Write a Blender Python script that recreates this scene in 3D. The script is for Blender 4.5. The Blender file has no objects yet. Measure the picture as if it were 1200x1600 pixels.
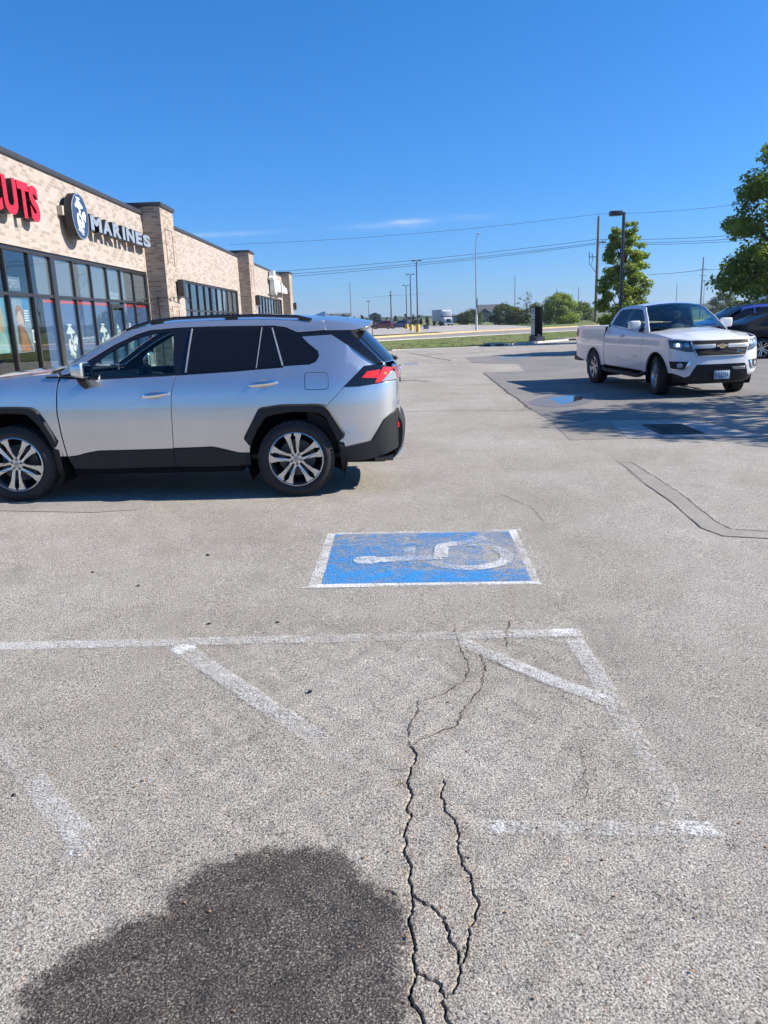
# A parking lot in front of a strip of shops, built from scratch.
SKY_STRENGTH = .096
EXPOSURE = .95
# thin cloud streaks: direction (x/y, z/y), half width, half height, amount
CLOUDS = [(.044, .1138, .022, .0034, .58), (.008, .1105, .05, .004, .16), (-.1885, .1077, .055, .0028, .26), (.105, .1170, .05, .0035, .14)]
HAZE = .00017
import bpy, bmesh, math, random
import numpy as np
from mathutils import Vector, Matrix
from mathutils.geometry import tessellate_polygon

random.seed(7)
scn = bpy.context.scene
COL = scn.collection
R = math.radians
PI = math.pi

# ---------------------------------------------------------------- scene graph helpers
def link(o, parent=None):
    COL.objects.link(o)
    if parent is not None:
        o.parent = parent
    return o

def thing(name, label, cat, loc=(0, 0, 0), rot=(0, 0, 0), group=None, kind=None):
    o = bpy.data.objects.new(name, None)
    o.empty_display_size = .2
    o.location = loc
    o.rotation_euler = rot
    o['label'] = label
    o['category'] = cat
    if group: o['group'] = group
    if kind: o['kind'] = kind
    return link(o)

def tag(o, label=None, cat=None, group=None, kind=None):
    if label: o['label'] = label
    if cat: o['category'] = cat
    if group: o['group'] = group
    if kind: o['kind'] = kind
    return o

def kids(o):
    return [c for c in bpy.data.objects if c.parent == o]

def copy_tree(o, parent=None):
    c = o.copy()
    COL.objects.link(c)
    if parent is not None: c.parent = parent
    for ch in kids(o):
        copy_tree(ch, c)
    return c

# ---------------------------------------------------------------- mesh buffers
class Buf:
    def __init__(s):
        s.v = []; s.f = []; s.M = Matrix.Identity(4)
    def add(s, vs, fs):
        b = len(s.v)
        s.v += [tuple(s.M @ Vector(p)) for p in vs]
        s.f += [tuple(b + i for i in f) for f in fs]
        return s
    def box(s, x0, x1, y0, y1, z0, z1, bev=0.0):
        if bev <= 0:
            vs = [(x, y, z) for z in (z0, z1) for y in (y0, y1) for x in (x0, x1)]
            return s.add(vs, [(0, 2, 3, 1), (4, 5, 7, 6), (0, 1, 5, 4), (2, 6, 7, 3), (0, 4, 6, 2), (1, 3, 7, 5)])
        bm = bmesh.new()
        bmesh.ops.create_cube(bm, size=1)
        for v in bm.verts:
            v.co = Vector(((x0 + x1) / 2 + v.co.x * (x1 - x0), (y0 + y1) / 2 + v.co.y * (y1 - y0), (z0 + z1) / 2 + v.co.z * (z1 - z0)))
        bmesh.ops.bevel(bm, geom=list(bm.edges), offset=bev, segments=2, affect='EDGES', profile=.5)
        return s.bm(bm)
    def bm(s, bm):
        bm.verts.index_update()
        vs = [v.co.copy() for v in bm.verts]
        fs = [[v.index for v in f.verts] for f in bm.faces]
        bm.free()
        return s.add(vs, fs)
    def tube(s, pts, rad, n=8, cap=True):
        pts = [Vector(p) for p in pts]
        if not hasattr(rad, '__len__'): rad = [rad] * len(pts)
        vs = []; fs = []
        up = None
        for i, p in enumerate(pts):
            d = (pts[min(i + 1, len(pts) - 1)] - pts[max(i - 1, 0)])
            if d.length < 1e-9: d = Vector((0, 0, 1))
            d.normalize()
            if up is None:
                up = Vector((0, 0, 1)) if abs(d.z) < .9 else Vector((1, 0, 0))
            a = d.cross(up)
            if a.length < 1e-6: a = d.orthogonal()
            a.normalize(); b = a.cross(d).normalized(); up = b
            for k in range(n):
                t = 2 * PI * k / n
                vs.append(p + a * math.cos(t) * rad[i] + b * math.sin(t) * rad[i])
        for i in range(len(pts) - 1):
            for k in range(n):
                k2 = (k + 1) % n
                fs.append((i * n + k, i * n + k2, (i + 1) * n + k2, (i + 1) * n + k))
        if cap:
            fs.append(tuple(range(n - 1, -1, -1)))
            fs.append(tuple((len(pts) - 1) * n + k for k in range(n)))
        return s.add(vs, fs)
    def lathe(s, prof, n=32, axis='z', c=(0, 0, 0), close=False):
        vs = []; fs = []
        m = len(prof)
        for k in range(n):
            t = 2 * PI * k / n
            ca, sa = math.cos(t), math.sin(t)
            for (r, h) in prof:
                if axis == 'z': p = (r * ca, r * sa, h)
                elif axis == 'y': p = (r * ca, h, -r * sa)
                else: p = (h, r * ca, r * sa)
                vs.append((p[0] + c[0], p[1] + c[1], p[2] + c[2]))
        rng = m if close else m - 1
        for k in range(n):
            k2 = (k + 1) % n
            for j in range(rng):
                j2 = (j + 1) % m
                fs.append((k * m + j, k2 * m + j, k2 * m + j2, k * m + j2))
        return s.add(vs, fs)
    def prism(s, poly, d0, d1, f):
        """poly of (a, b); f(a, b, d) -> point"""
        n = len(poly)
        vs = [f(a, b, d0) for a, b in poly] + [f(a, b, d1) for a, b in poly]
        tr = tessellate_polygon([[Vector((a, b, 0)) for a, b in poly]])
        fs = [tuple(t) for t in tr] + [tuple(n + i for i in reversed(t)) for t in tr]
        fs += [(i, (i + 1) % n, n + (i + 1) % n, n + i) for i in range(n)]
        return s.add(vs, fs)
    def obj(s, name, m, parent=None, angle=35, smooth=True, fixn=True):
        me = bpy.data.meshes.new(name)
        me.from_pydata(s.v, [], s.f)
        if fixn:
            bm = bmesh.new(); bm.from_mesh(me)
            bmesh.ops.recalc_face_normals(bm, faces=bm.faces)
            bm.to_mesh(me); bm.free()
        me.materials.append(m)
        if smooth:
            me.shade_smooth()
            me.set_sharp_from_angle(angle=R(angle))
        return link(bpy.data.objects.new(name, me), parent)

def inset(poly, d):
    """shrink a simple polygon by d (mitre)"""
    n = len(poly)
    A = sum(poly[i][0] * poly[(i + 1) % n][1] - poly[(i + 1) % n][0] * poly[i][1] for i in range(n))
    s = 1 if A > 0 else -1
    out = []
    for i in range(n):
        p0, p1, p2 = (Vector(poly[i - 1]), Vector(poly[i]), Vector(poly[(i + 1) % n]))
        e1 = (p1 - p0); e2 = (p2 - p1)
        if e1.length < 1e-9 or e2.length < 1e-9:
            out.append(tuple(p1)); continue
        e1.normalize(); e2.normalize()
        n1 = Vector((-e1.y, e1.x)) * s; n2 = Vector((-e2.y, e2.x)) * s
        m = n1 + n2
        k = m.length
        if k < .3: out.append(tuple(p1 + n1 * d)); continue
        m /= k
        out.append(tuple(p1 + m * (d / max(.35, m.dot(n1)))))
    return out

class Sheet:
    """thin shaped panels laid on an analytic surface surf(a, b) -> Vector, with exact normals and a turned-in rim"""
    def __init__(s):
        s.v = []; s.n = []; s.f = []
    def add(s, poly, surf, res=.07, thick=.012, off=0.0, holes=(), sgn=1, bev=.002):
        loops = [[Vector((p[0], p[1], 0)) for p in poly]] + [[Vector((p[0], p[1], 0)) for p in h] for h in holes]
        flat = [p for l in loops for p in l]
        bm = bmesh.new()
        bv = [bm.verts.new(p) for p in flat]
        for t in tessellate_polygon(loops):
            try: bm.faces.new([bv[i] for i in t])
            except ValueError: pass
        rr = res if hasattr(res, '__len__') else (res, res)
        lo = [min(p[i] for p in flat) for i in (0, 1)]; hi = [max(p[i] for p in flat) for i in (0, 1)]
        for i in (0, 1):
            no = Vector((1, 0, 0)) if i == 0 else Vector((0, 1, 0))
            k0 = math.floor(lo[i] / rr[i]); k1 = math.ceil(hi[i] / rr[i])
            for k in range(k0, k1 + 1):
                c = k * rr[i] + rr[i] * .0137
                if lo[i] < c < hi[i]:
                    bmesh.ops.bisect_plane(bm, geom=list(bm.verts) + list(bm.edges) + list(bm.faces), dist=1e-6, plane_co=no * c, plane_no=no)
        bmesh.ops.remove_doubles(bm, verts=list(bm.verts), dist=1e-5)
        bm.verts.index_update()
        e = 1e-3
        P = []; N = []
        for v in bm.verts:
            a, b = v.co.x, v.co.y
            p = Vector(surf(a, b))
            da = Vector(surf(a + e, b)) - Vector(surf(a - e, b)); db = Vector(surf(a, b + e)) - Vector(surf(a, b - e))
            n = da.cross(db) * sgn
            n = n.normalized() if n.length > 1e-12 else Vector((0, 0, 1))
            P.append(p + n * off); N.append(n)
        base = len(s.v)
        s.v += [tuple(p) for p in P]; s.n += [tuple(n) for n in N]
        for f in bm.faces:
            ids = [v.index for v in f.verts]
            g = (P[ids[1]] - P[ids[0]]).cross(P[ids[2]] - P[ids[0]])
            if g.dot(N[ids[0]]) < 0: ids.reverse()
            s.f.append(tuple(base + i for i in ids))
        RG = {}
        if thick > 0:
            acc = {}
            for ed in bm.edges:
                if len(ed.link_faces) != 1: continue
                i, j = ed.verts[0].index, ed.verts[1].index
                f = ed.link_faces[0]
                cen = sum((P[v.index] for v in f.verts), Vector()) / len(f.verts)
                out = (P[j] - P[i]).cross(N[i])
                if out.length < 1e-12: continue
                out.normalize()
                if out.dot((P[i] + P[j]) / 2 - cen) < 0: out = -out
                for q in (i, j): acc.setdefault(q, []).append(out)
            for q, l in acc.items():
                o = sum(l, Vector())
                o = o.normalized() if o.length > 1e-6 else l[0]
                k = 1 / max(.5, o.dot(l[0]))
                RG[q] = (P[q] + o * bev * k - N[q] * bev, o)
            for ed in bm.edges:
                if len(ed.link_faces) != 1: continue
                i, j = ed.verts[0].index, ed.verts[1].index
                f = ed.link_faces[0]
                cen = sum((P[v.index] for v in f.verts), Vector()) / len(f.verts)
                out = (P[j] - P[i]).cross(N[i])
                if out.length < 1e-12: continue
                out.normalize()
                if out.dot((P[i] + P[j]) / 2 - cen) < 0: out = -out
                b = len(s.v)
                if i not in RG or j not in RG: continue
                (ri, oi), (rj, oj) = RG[i], RG[j]
                q = [P[i], P[j], rj, ri]
                ch = bev > .005
                s.v += [tuple(p) for p in q]
                s.n += [tuple((oi * (.8 if ch else .35) + N[i]).normalized()), tuple((oj * (.8 if ch else .35) + N[j]).normalized()), tuple((oj + N[j] * (.9 if ch else .5)).normalized()), tuple((oi + N[i] * (.9 if ch else .5)).normalized())]
                g = (q[1] - q[0]).cross(q[2] - q[0])
                s.f.append((b, b + 1, b + 2, b + 3) if g.dot(out + N[i]) > 0 else (b + 3, b + 2, b + 1, b))
                b = len(s.v)
                q = [ri, rj, rj - N[j] * thick, ri - N[i] * thick]
                s.v += [tuple(p) for p in q]
                s.n += [tuple(out)] * 4
                g = (q[1] - q[0]).cross(q[2] - q[0])
                s.f.append((b, b + 1, b + 2, b + 3) if g.dot(out) > 0 else (b + 3, b + 2, b + 1, b))
        bm.free()
        return s
    def obj(s, name, m, parent=None):
        me = bpy.data.meshes.new(name)
        me.from_pydata(s.v, [], s.f)
        me.materials.append(m)
        me.shade_smooth()
        me.normals_split_custom_set_from_vertices(s.n)
        return link(bpy.data.objects.new(name, me), parent)

def np_mesh(name, verts, quads, m, parent=None, attrs=None, smooth=False):
    me = bpy.data.meshes.new(name)
    verts = np.asarray(verts, dtype=np.float32); quads = np.asarray(quads, dtype=np.int32)
    nf, k = quads.shape
    me.vertices.add(len(verts)); me.vertices.foreach_set('co', verts.ravel())
    me.loops.add(nf * k); me.loops.foreach_set('vertex_index', quads.ravel())
    me.polygons.add(nf)
    me.polygons.foreach_set('loop_start', np.arange(0, nf * k, k, dtype=np.int32))
    if attrs:
        for an, av in attrs.items():
            at = me.attributes.new(an, 'FLOAT', 'POINT')
            at.data.foreach_set('value', np.asarray(av, dtype=np.float32))
    me.update(calc_edges=True); me.validate()
    if smooth: me.shade_smooth()
    me.materials.append(m)
    return link(bpy.data.objects.new(name, me), parent)

def text_geo(txt, size=1.0, depth=.0, offset=0.0, bevel=0.0, res=3):
    """built-in font outline as plain geometry (verts, faces), x right, y up, z towards the reader"""
    cu = bpy.data.curves.new('t', 'FONT')
    cu.body = txt; cu.size = size; cu.extrude = depth / 2; cu.offset = offset; cu.bevel_depth = bevel; cu.resolution_u = res
    ob = bpy.data.objects.new('t', cu); COL.objects.link(ob)
    dg = bpy.context.evaluated_depsgraph_get(); dg.update()
    me = ob.evaluated_get(dg).to_mesh()
    vs = [tuple(v.co) for v in me.vertices]; fs = [tuple(p.vertices) for p in me.polygons]
    ob.evaluated_get(dg).to_mesh_clear()
    bpy.data.objects.remove(ob); bpy.data.curves.remove(cu)
    return vs, fs

def fit_text(buf, txt, f, u0, u1, v0, v1, depth=0, offset=0.0, res=3, slant=0):
    """lay text into the rectangle u0..u1, v0..v1; f(u, v, d) -> point, d outwards"""
    vs, fs = text_geo(txt, 1.0, 0.2 if depth else 0, offset, 0, res)
    xs = [p[0] for p in vs]; ys = [p[1] for p in vs]
    ax, bx, ay, by = min(xs), max(xs), min(ys), max(ys)
    out = []
    for p in vs:
        q = (p[1] - ay) / max(1e-6, by - ay)
        u = u0 + (u1 - u0) * (p[0] - ax) / max(1e-6, bx - ax) + slant * q
        v = v0 + (v1 - v0) * q
        out.append(f(u, v, (p[2] / .2 + .5) * depth if depth else 0))
    return buf.add(out, fs)

# ---------------------------------------------------------------- materials
def nt(name):
    m = bpy.data.materials.new(name); m.use_nodes = True
    t = m.node_tree; b = t.nodes['Principled BSDF']
    return m, t, b

class NB:
    """tiny node builder"""
    def __init__(s, tree): s.t = tree
    def n(s, typ, ins=None, **kw):
        d = s.t.nodes.new(typ)
        for k, v in kw.items(): setattr(d, k, v)
        if ins:
            for k, v in ins.items():
                if isinstance(v, bpy.types.NodeSocket): s.t.links.new(v, d.inputs[k])
                else: d.inputs[k].default_value = v
        return d
    def m(s, op, a, b=None, c=None, clamp=False):
        d = s.t.nodes.new('ShaderNodeMath'); d.operation = op; d.use_clamp = clamp
        for i, v in enumerate((a, b, c)):
            if v is None: continue
            if isinstance(v, bpy.types.NodeSocket): s.t.links.new(v, d.inputs[i])
            else: d.inputs[i].default_value = v
        return d.outputs[0]
    def ramp(s, fac, stops, interp='LINEAR'):
        d = s.t.nodes.new('ShaderNodeValToRGB'); d.color_ramp.interpolation = interp
        el = d.color_ramp.elements
        while len(el) > 1: el.remove(el[-1])
        for i, (p, c) in enumerate(stops):
            e = el[0] if i == 0 else el.new(p)
            e.position = p
            e.color = (c, c, c, 1) if not hasattr(c, '__len__') else (c[0], c[1], c[2], 1)
        s.t.links.new(fac, d.inputs[0])
        return d.outputs[0]
    def mix(s, fac, a, b, typ='MIX'):
        d = s.t.nodes.new('ShaderNodeMix'); d.data_type = 'RGBA'; d.blend_type = typ
        for i, v in ((0, fac), (6, a), (7, b)):
            if isinstance(v, bpy.types.NodeSocket): s.t.links.new(v, d.inputs[i])
            elif i == 0: d.inputs[0].default_value = v
            else: d.inputs[i].default_value = (v[0], v[1], v[2], 1) if hasattr(v, '__len__') else (v, v, v, 1)
        return d.outputs[2]
    def L(s, a, b): s.t.links.new(a, b)

def pbr(name, col, rough=.5, metal=0., spec=.5, var=.0, vscale=3., bump=0., bscale=60., coat=0., emit=0.):
    m, t, b = nt(name); k = NB(t)
    b.inputs['Base Color'].default_value = (*col, 1)
    b.inputs['Roughness'].default_value = rough
    b.inputs['Metallic'].default_value = metal
    b.inputs['Specular IOR Level'].default_value = spec
    b.inputs['Coat Weight'].default_value = coat
    b.inputs['Coat Roughness'].default_value = .04
    tc = None
    if var or bump:
        tc = k.n('ShaderNodeTexCoord').outputs['Object']
    if var:
        nz = k.n('ShaderNodeTexNoise', {'Vector': tc, 'Scale': vscale, 'Detail': 5., 'Roughness': .6}).outputs['Fac']
        f = k.ramp(nz, [(.3, 1 - var), (.7, 1 + var * .6)])
        c = k.mix(1.0, col, f, 'MULTIPLY'); k.L(c, b.inputs['Base Color'])
        r = k.m('MULTIPLY_ADD', nz, .25 * var * 2, rough - .12 * var * 2, clamp=True); k.L(r, b.inputs['Roughness'])
    if bump:
        nz = k.n('ShaderNodeTexNoise', {'Vector': tc, 'Scale': bscale, 'Detail': 4.}).outputs['Fac']
        bp = k.n('ShaderNodeBump', {'Height': nz, 'Strength': bump, 'Distance': .01}); k.L(bp.outputs[0], b.inputs['Normal'])
    if emit:
        b.inputs['Emission Color'].default_value = (*col, 1); b.inputs['Emission Strength'].default_value = emit
    return m

def carpaint(name, col, metal=.0, rough=.35, coat=1.0):
    m, t, b = nt(name); k = NB(t)
    tc = k.n('ShaderNodeTexCoord').outputs['Object']
    b.inputs['Metallic'].default_value = metal; b.inputs['Roughness'].default_value = rough
    b.inputs['Coat Weight'].default_value = coat; b.inputs['Coat Roughness'].default_value = .025; b.inputs['Coat IOR'].default_value = 1.5
    nz = k.n('ShaderNodeTexNoise', {'Vector': tc, 'Scale': 2.2, 'Detail': 6., 'Roughness': .65}).outputs['Fac']
    dirt = k.ramp(nz, [(.35, .96), (.7, 1.02)])
    c = k.mix(1.0, col, dirt, 'MULTIPLY')
    # thin road dust on the lowest body
    z = k.n('ShaderNodeSeparateXYZ', {0: tc}).outputs[2]
    nz2 = k.n('ShaderNodeTexNoise', {'Vector': tc, 'Scale': 9., 'Detail': 5.}).outputs['Fac']
    lo = k.m('MULTIPLY', k.ramp(z, [(.30, .14), (.55, 0.)]), nz2)
    c = k.mix(lo, c, (.30, .27, .23)); k.L(c, b.inputs['Base Color'])
    k.L(k.m('MULTIPLY_ADD', lo, .5, rough), b.inputs['Roughness'])
    wv = k.n('ShaderNodeTexNoise', {'Vector': tc, 'Scale': 2.6, 'Detail': 2.}).outputs['Fac']
    wb = k.n('ShaderNodeBump', {'Height': wv, 'Strength': .10, 'Distance': .02}); k.L(wb.outputs[0], b.inputs['Normal']); k.L(wb.outputs[0], b.inputs['Coat Normal'])
    if metal > .3:
        fl = k.n('ShaderNodeTexVoronoi', {'Vector': tc, 'Scale': 900.})
        nm = k.n('ShaderNodeBump', {'Height': fl.outputs['Distance'], 'Strength': .06, 'Distance': .001, 'Normal': wb.outputs[0]}); k.L(nm.outputs[0], b.inputs['Normal'])
    return m

def glass(name, tint=(.75, .85, .82), ior=1.5, dark=0.0, rough=0.0):
    """single-sheet pane: fresnel mirror over a tinted clear sheet (dark > 0 mixes in an opaque smoked layer)"""
    m = bpy.data.materials.new(name); m.use_nodes = True
    t = m.node_tree; t.nodes.clear(); k = NB(t)
    out = k.n('ShaderNodeOutputMaterial')
    tc = k.n('ShaderNodeTexCoord').outputs['Object']
    nz = k.n('ShaderNodeTexNoise', {'Vector': tc, 'Scale': 1.3, 'Detail': 2.}).outputs['Fac']
    bp = k.n('ShaderNodeBump', {'Height': nz, 'Strength': .05, 'Distance': .02})
    bk = k.n('ShaderNodeNewGeometry').outputs['Backfacing']
    fr = k.n('ShaderNodeFresnel', {'IOR': k.m('MULTIPLY_ADD', bk, 1 / ior - ior, ior), 'Normal': bp.outputs[0]})
    tr = k.n('ShaderNodeBsdfTransparent', {'Color': (*tint, 1)})
    gl = k.n('ShaderNodeBsdfGlossy', {'Color': (1, 1, 1, 1), 'Roughness': rough, 'Normal': bp.outputs[0]})
    base = tr.outputs[0]
    if dark:
        df = k.n('ShaderNodeBsdfDiffuse', {'Color': (.012, .014, .018, 1)})
        base = k.n('ShaderNodeMixShader', {0: dark, 1: tr.outputs[0], 2: df.outputs[0]}).outputs[0]
    mx = k.n('ShaderNodeMixShader', {0: fr.outputs[0], 1: base, 2: gl.outputs[0]})
    k.L(mx.outputs[0], out.inputs[0])
    return m

def lens(name, col, rough=.08):
    m = pbr(name, col, rough=rough, spec=.6, coat=1.0)
    return m
# ---------------------------------------------------------------- terrain height
HY = ([25, 60, 110, 260, 500], [0, -.12, -.35, -.6, -.7])
def hz(x, y):
    return -0.015 * min(4.5, max(-7., x)) + float(np.interp(y, *HY))
def hz_np(x, y):
    return -0.015 * np.clip(x, -7., 4.5) + np.interp(y, *HY)
KX = [-7., 4.5]; KY = HY[0]

def drape(name, poly, m, dz, extra=None, parent=None, thick=0.0):
    bm = bmesh.new()
    vs = [bm.verts.new((p[0], p[1], 0)) for p in poly]
    for t in tessellate_polygon([[Vector((p[0], p[1], 0)) for p in poly]]):
        bm.faces.new([vs[i] for i in t])
    cuts = [(Vector((1, 0, 0)), c) for c in KX] + [(Vector((0, 1, 0)), c) for c in KY]
    if extra:
        xs = [p[0] for p in poly]; ys = [p[1] for p in poly]
        for c in np.arange(min(xs) + extra, max(xs), extra): cuts.append((Vector((1, 0, 0)), float(c)))
        for c in np.arange(min(ys) + extra, max(ys), extra): cuts.append((Vector((0, 1, 0)), float(c)))
    for no, c in cuts:
        bmesh.ops.bisect_plane(bm, geom=list(bm.verts) + list(bm.edges) + list(bm.faces), dist=1e-6, plane_co=no * c, plane_no=no)
    for v in bm.verts: v.co.z = hz(v.co.x, v.co.y) + dz
    bmesh.ops.recalc_face_normals(bm, faces=bm.faces)
    for f in bm.faces:
        if f.normal.z < 0: f.normal_flip()
    me = bpy.data.meshes.new(name); bm.to_mesh(me); bm.free()
    me.materials.append(m)
    return link(bpy.data.objects.new(name, me), parent)

def resample(pl, n, dens=None):
    P = [Vector((p[0], p[1], 0)) for p in pl]
    L = [0]
    for i in range(1, len(P)): L.append(L[-1] + (P[i] - P[i - 1]).length)
    ts = np.linspace(0, 1, n)
    return [(float(np.interp(t * L[-1], L, [p.x for p in P])), float(np.interp(t * L[-1], L, [p.y for p in P]))) for t in ts]

def at_x(pl, xs):
    X = [p[0] for p in pl]; Y = [p[1] for p in pl]
    return [(float(x), float(np.interp(x, X, Y))) for x in xs]

def band(name, pa, pb, m, dz, rows=2, jit=0.0, rnd=None):
    """strip of ground between two polylines sampled at the same x"""
    vs = []; fs = []
    n = len(pa)
    for i in range(n):
        for j in range(rows + 1):
            t = j / rows
            x = pa[i][0] * (1 - t) + pb[i][0] * t; y = pa[i][1] * (1 - t) + pb[i][1] * t
            z = hz(x, y) + dz
            if jit and 0 < j < rows: z += rnd.uniform(-jit, jit)
            vs.append((x, y, z))
    w = rows + 1
    for i in range(n - 1):
        for j in range(rows):
            fs.append((i * w + j, (i + 1) * w + j, (i + 1) * w + j + 1, i * w + j + 1))
    return np_mesh(name, vs, fs, m, smooth=True)

# ---------------------------------------------------------------- ground materials
def asphalt(name, tone=1.17, warm=(1.085, .978, .80), cell=112., near=True, contrast=1.45, stain=True):
    m, t, b = nt(name); k = NB(t)
    pos = k.n('ShaderNodeNewGeometry').outputs['Position']
    # aggregate: small stones of random tone in dark binder, gap shade painted in
    wv = k.n('ShaderNodeTexNoise', {'Vector': pos, 'Scale': 60., 'Detail': 2.})
    wp = k.n('ShaderNodeVectorMath', {0: pos, 1: k.n('ShaderNodeVectorMath', {0: wv.outputs['Color'], 'Scale': .006}, operation='SCALE').outputs[0]}, operation='ADD').outputs[0]
    v1 = k.n('ShaderNodeTexVoronoi', {'Vector': wp, 'Scale': cell, 'Randomness': 1.})
    v2 = k.n('ShaderNodeTexVoronoi', {'Vector': wp, 'Scale': cell * .47, 'Randomness': 1.})
    r1 = k.n('ShaderNodeSeparateColor', {0: v1.outputs['Color']}).outputs[0]
    r2 = k.n('ShaderNodeSeparateColor', {0: v2.outputs['Color']})
    g = tone
    lo, hi = 1 - .62 * contrast, 1 + .75 * contrast
    nf = k.n('ShaderNodeTexNoise', {'Vector': pos, 'Scale': cell * 1.45, 'Detail': 3., 'Roughness': .68}).outputs['Fac']
    q = contrast
    st = k.ramp(nf, [(.36, .26 * g * (1 - .70 * q)), (.44, .26 * g * (1 - .28 * q)), (.52, .27 * g), (.60, .27 * g * (1 + .36 * q)), (.68, .27 * g * (1 + .80 * q))])
    sv = k.ramp(r1, [(0., .20 * g), (.5, .27 * g), (1., .36 * g)])
    st = k.mix(.30, st, sv)
    st2 = k.ramp(r2.outputs[1], [(0., .20 * g), (.5, .31 * g), (1., .46 * g)])
    big = k.m('MULTIPLY', k.m('GREATER_THAN', r2.outputs[0], .80), k.ramp(v2.outputs['Distance'], [(.30, .75), (.45, 0.)]))
    dist1 = k.m('MULTIPLY_ADD', nf, -1.6, k.m('MULTIPLY', v1.outputs['Distance'], .45))
    st = k.mix(big, st, st2)
    n5 = k.n('ShaderNodeTexNoise', {'Vector': pos, 'Scale': cell * .95, 'Detail': 2., 'Roughness': .65}).outputs['Fac']
    pit_shade = k.ramp(n5, [(.34, .28), (.46, 1.0)])  # dark specks: shadow between the stones put into the colour
    c = k.mix(.8 * contrast, st, k.mix(1.0, st, pit_shade, 'MULTIPLY'))
    hue = k.ramp(r2.outputs[2], [(0., (1.03, .99, .95)), (.5, (1, 1, 1)), (.95, (.98, .995, 1.02)), (1., (1.14, .95, .82))])
    c = k.mix(.55, c, k.mix(1.0, c, hue, 'MULTIPLY'))
    # broad weathering
    n1 = k.n('ShaderNodeTexNoise', {'Vector': pos, 'Scale': .55, 'Detail': 5., 'Roughness': .62}).outputs['Fac']
    n2 = k.n('ShaderNodeTexNoise', {'Vector': pos, 'Scale': 4.5, 'Detail': 5., 'Roughness': .7}).outputs['Fac']
    c = k.mix(1.0, c, k.ramp(n1, [(.3, .84), (.7, 1.20)]), 'MULTIPLY')
    c = k.mix(1.0, c, k.ramp(n2, [(.3, .91), (.7, 1.08)]), 'MULTIPLY')
    tint = k.mix(k.ramp(n1, [(.35, 0.), (.65, 1.)]), warm, (1.06, .975, .85))
    c = k.mix(1.0, c, tint, 'MULTIPLY')
    # oil drips and old scuffs
    n3 = k.n('ShaderNodeTexNoise', {'Vector': pos, 'Scale': 1.7, 'Detail': 3.}).outputs['Fac']
    c = k.mix(k.ramp(n3, [(.60, 0.), (.74, .42)]), c, k.mix(1.0, c, .62, 'MULTIPLY'))
    rough = .78
    bump = k.m('MULTIPLY_ADD', dist1, -1.0, 0.0)
    bump2 = k.m('MULTIPLY', n2, .5)
    h = k.m('ADD', bump, bump2)
    if near:
        wa = k.n('ShaderNodeAttribute', attribute_name='wet').outputs['Fac']
        wn = k.n('ShaderNodeTexNoise', {'Vector': pos, 'Scale': 14., 'Detail': 6., 'Roughness': .7}).outputs['Fac']
        wn2 = k.n('ShaderNodeTexNoise', {'Vector': pos, 'Scale': 42., 'Detail': 4., 'Roughness': .75}).outputs['Fac']
        ws = k.m('ADD', k.m('ADD', wa, k.m('MULTIPLY_ADD', wn, .75, -.375)), k.m('MULTIPLY_ADD', wn2, .9, -.45))
        wet = k.ramp(ws, [(.32, 0.), (.64, 1.)])
        inner = k.m('MULTIPLY', k.ramp(n2, [(.3, .75), (.7, 1.15)]), k.ramp(nf, [(.40, .17), (.56, .26), (.66, .60)]))
        wetc = k.mix(1.0, k.mix(1.0, c, inner, 'MULTIPLY'), (1.0, .94, .92), 'MULTIPLY')
        c = k.mix(wet, c, wetc)
        ca = k.n('ShaderNodeAttribute', attribute_name='crack').outputs['Fac']
        cr = k.ramp(k.m('ADD', ca, k.m('MULTIPLY_ADD', wn, .5, -.25)), [(.35, 0.), (.75, 1.)])
        c = k.mix(cr, c, (.032, .028, .024))
        da = k.n('ShaderNodeAttribute', attribute_name='dirt').outputs['Fac']
        dm = k.m('MULTIPLY', da, k.ramp(wn, [(.35, 0.), (.7, .75)]))
        c = k.mix(dm, c, k.mix(1.0, c, (.74, .62, .50), 'MULTIPLY'))
        rr = k.m('MULTIPLY_ADD', wet, -.26, rough, clamp=True); k.L(rr, b.inputs['Roughness'])
    else:
        b.inputs['Roughness'].default_value = rough
    b.inputs['Specular IOR Level'].default_value = .35
    bp = k.n('ShaderNodeBump', {'Height': h, 'Strength': .9 if near else .6, 'Distance': .0042})
    k.L(bp.outputs[0], b.inputs['Normal'])
    k.L(c, b.inputs['Base Color'])
    return m

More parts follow.
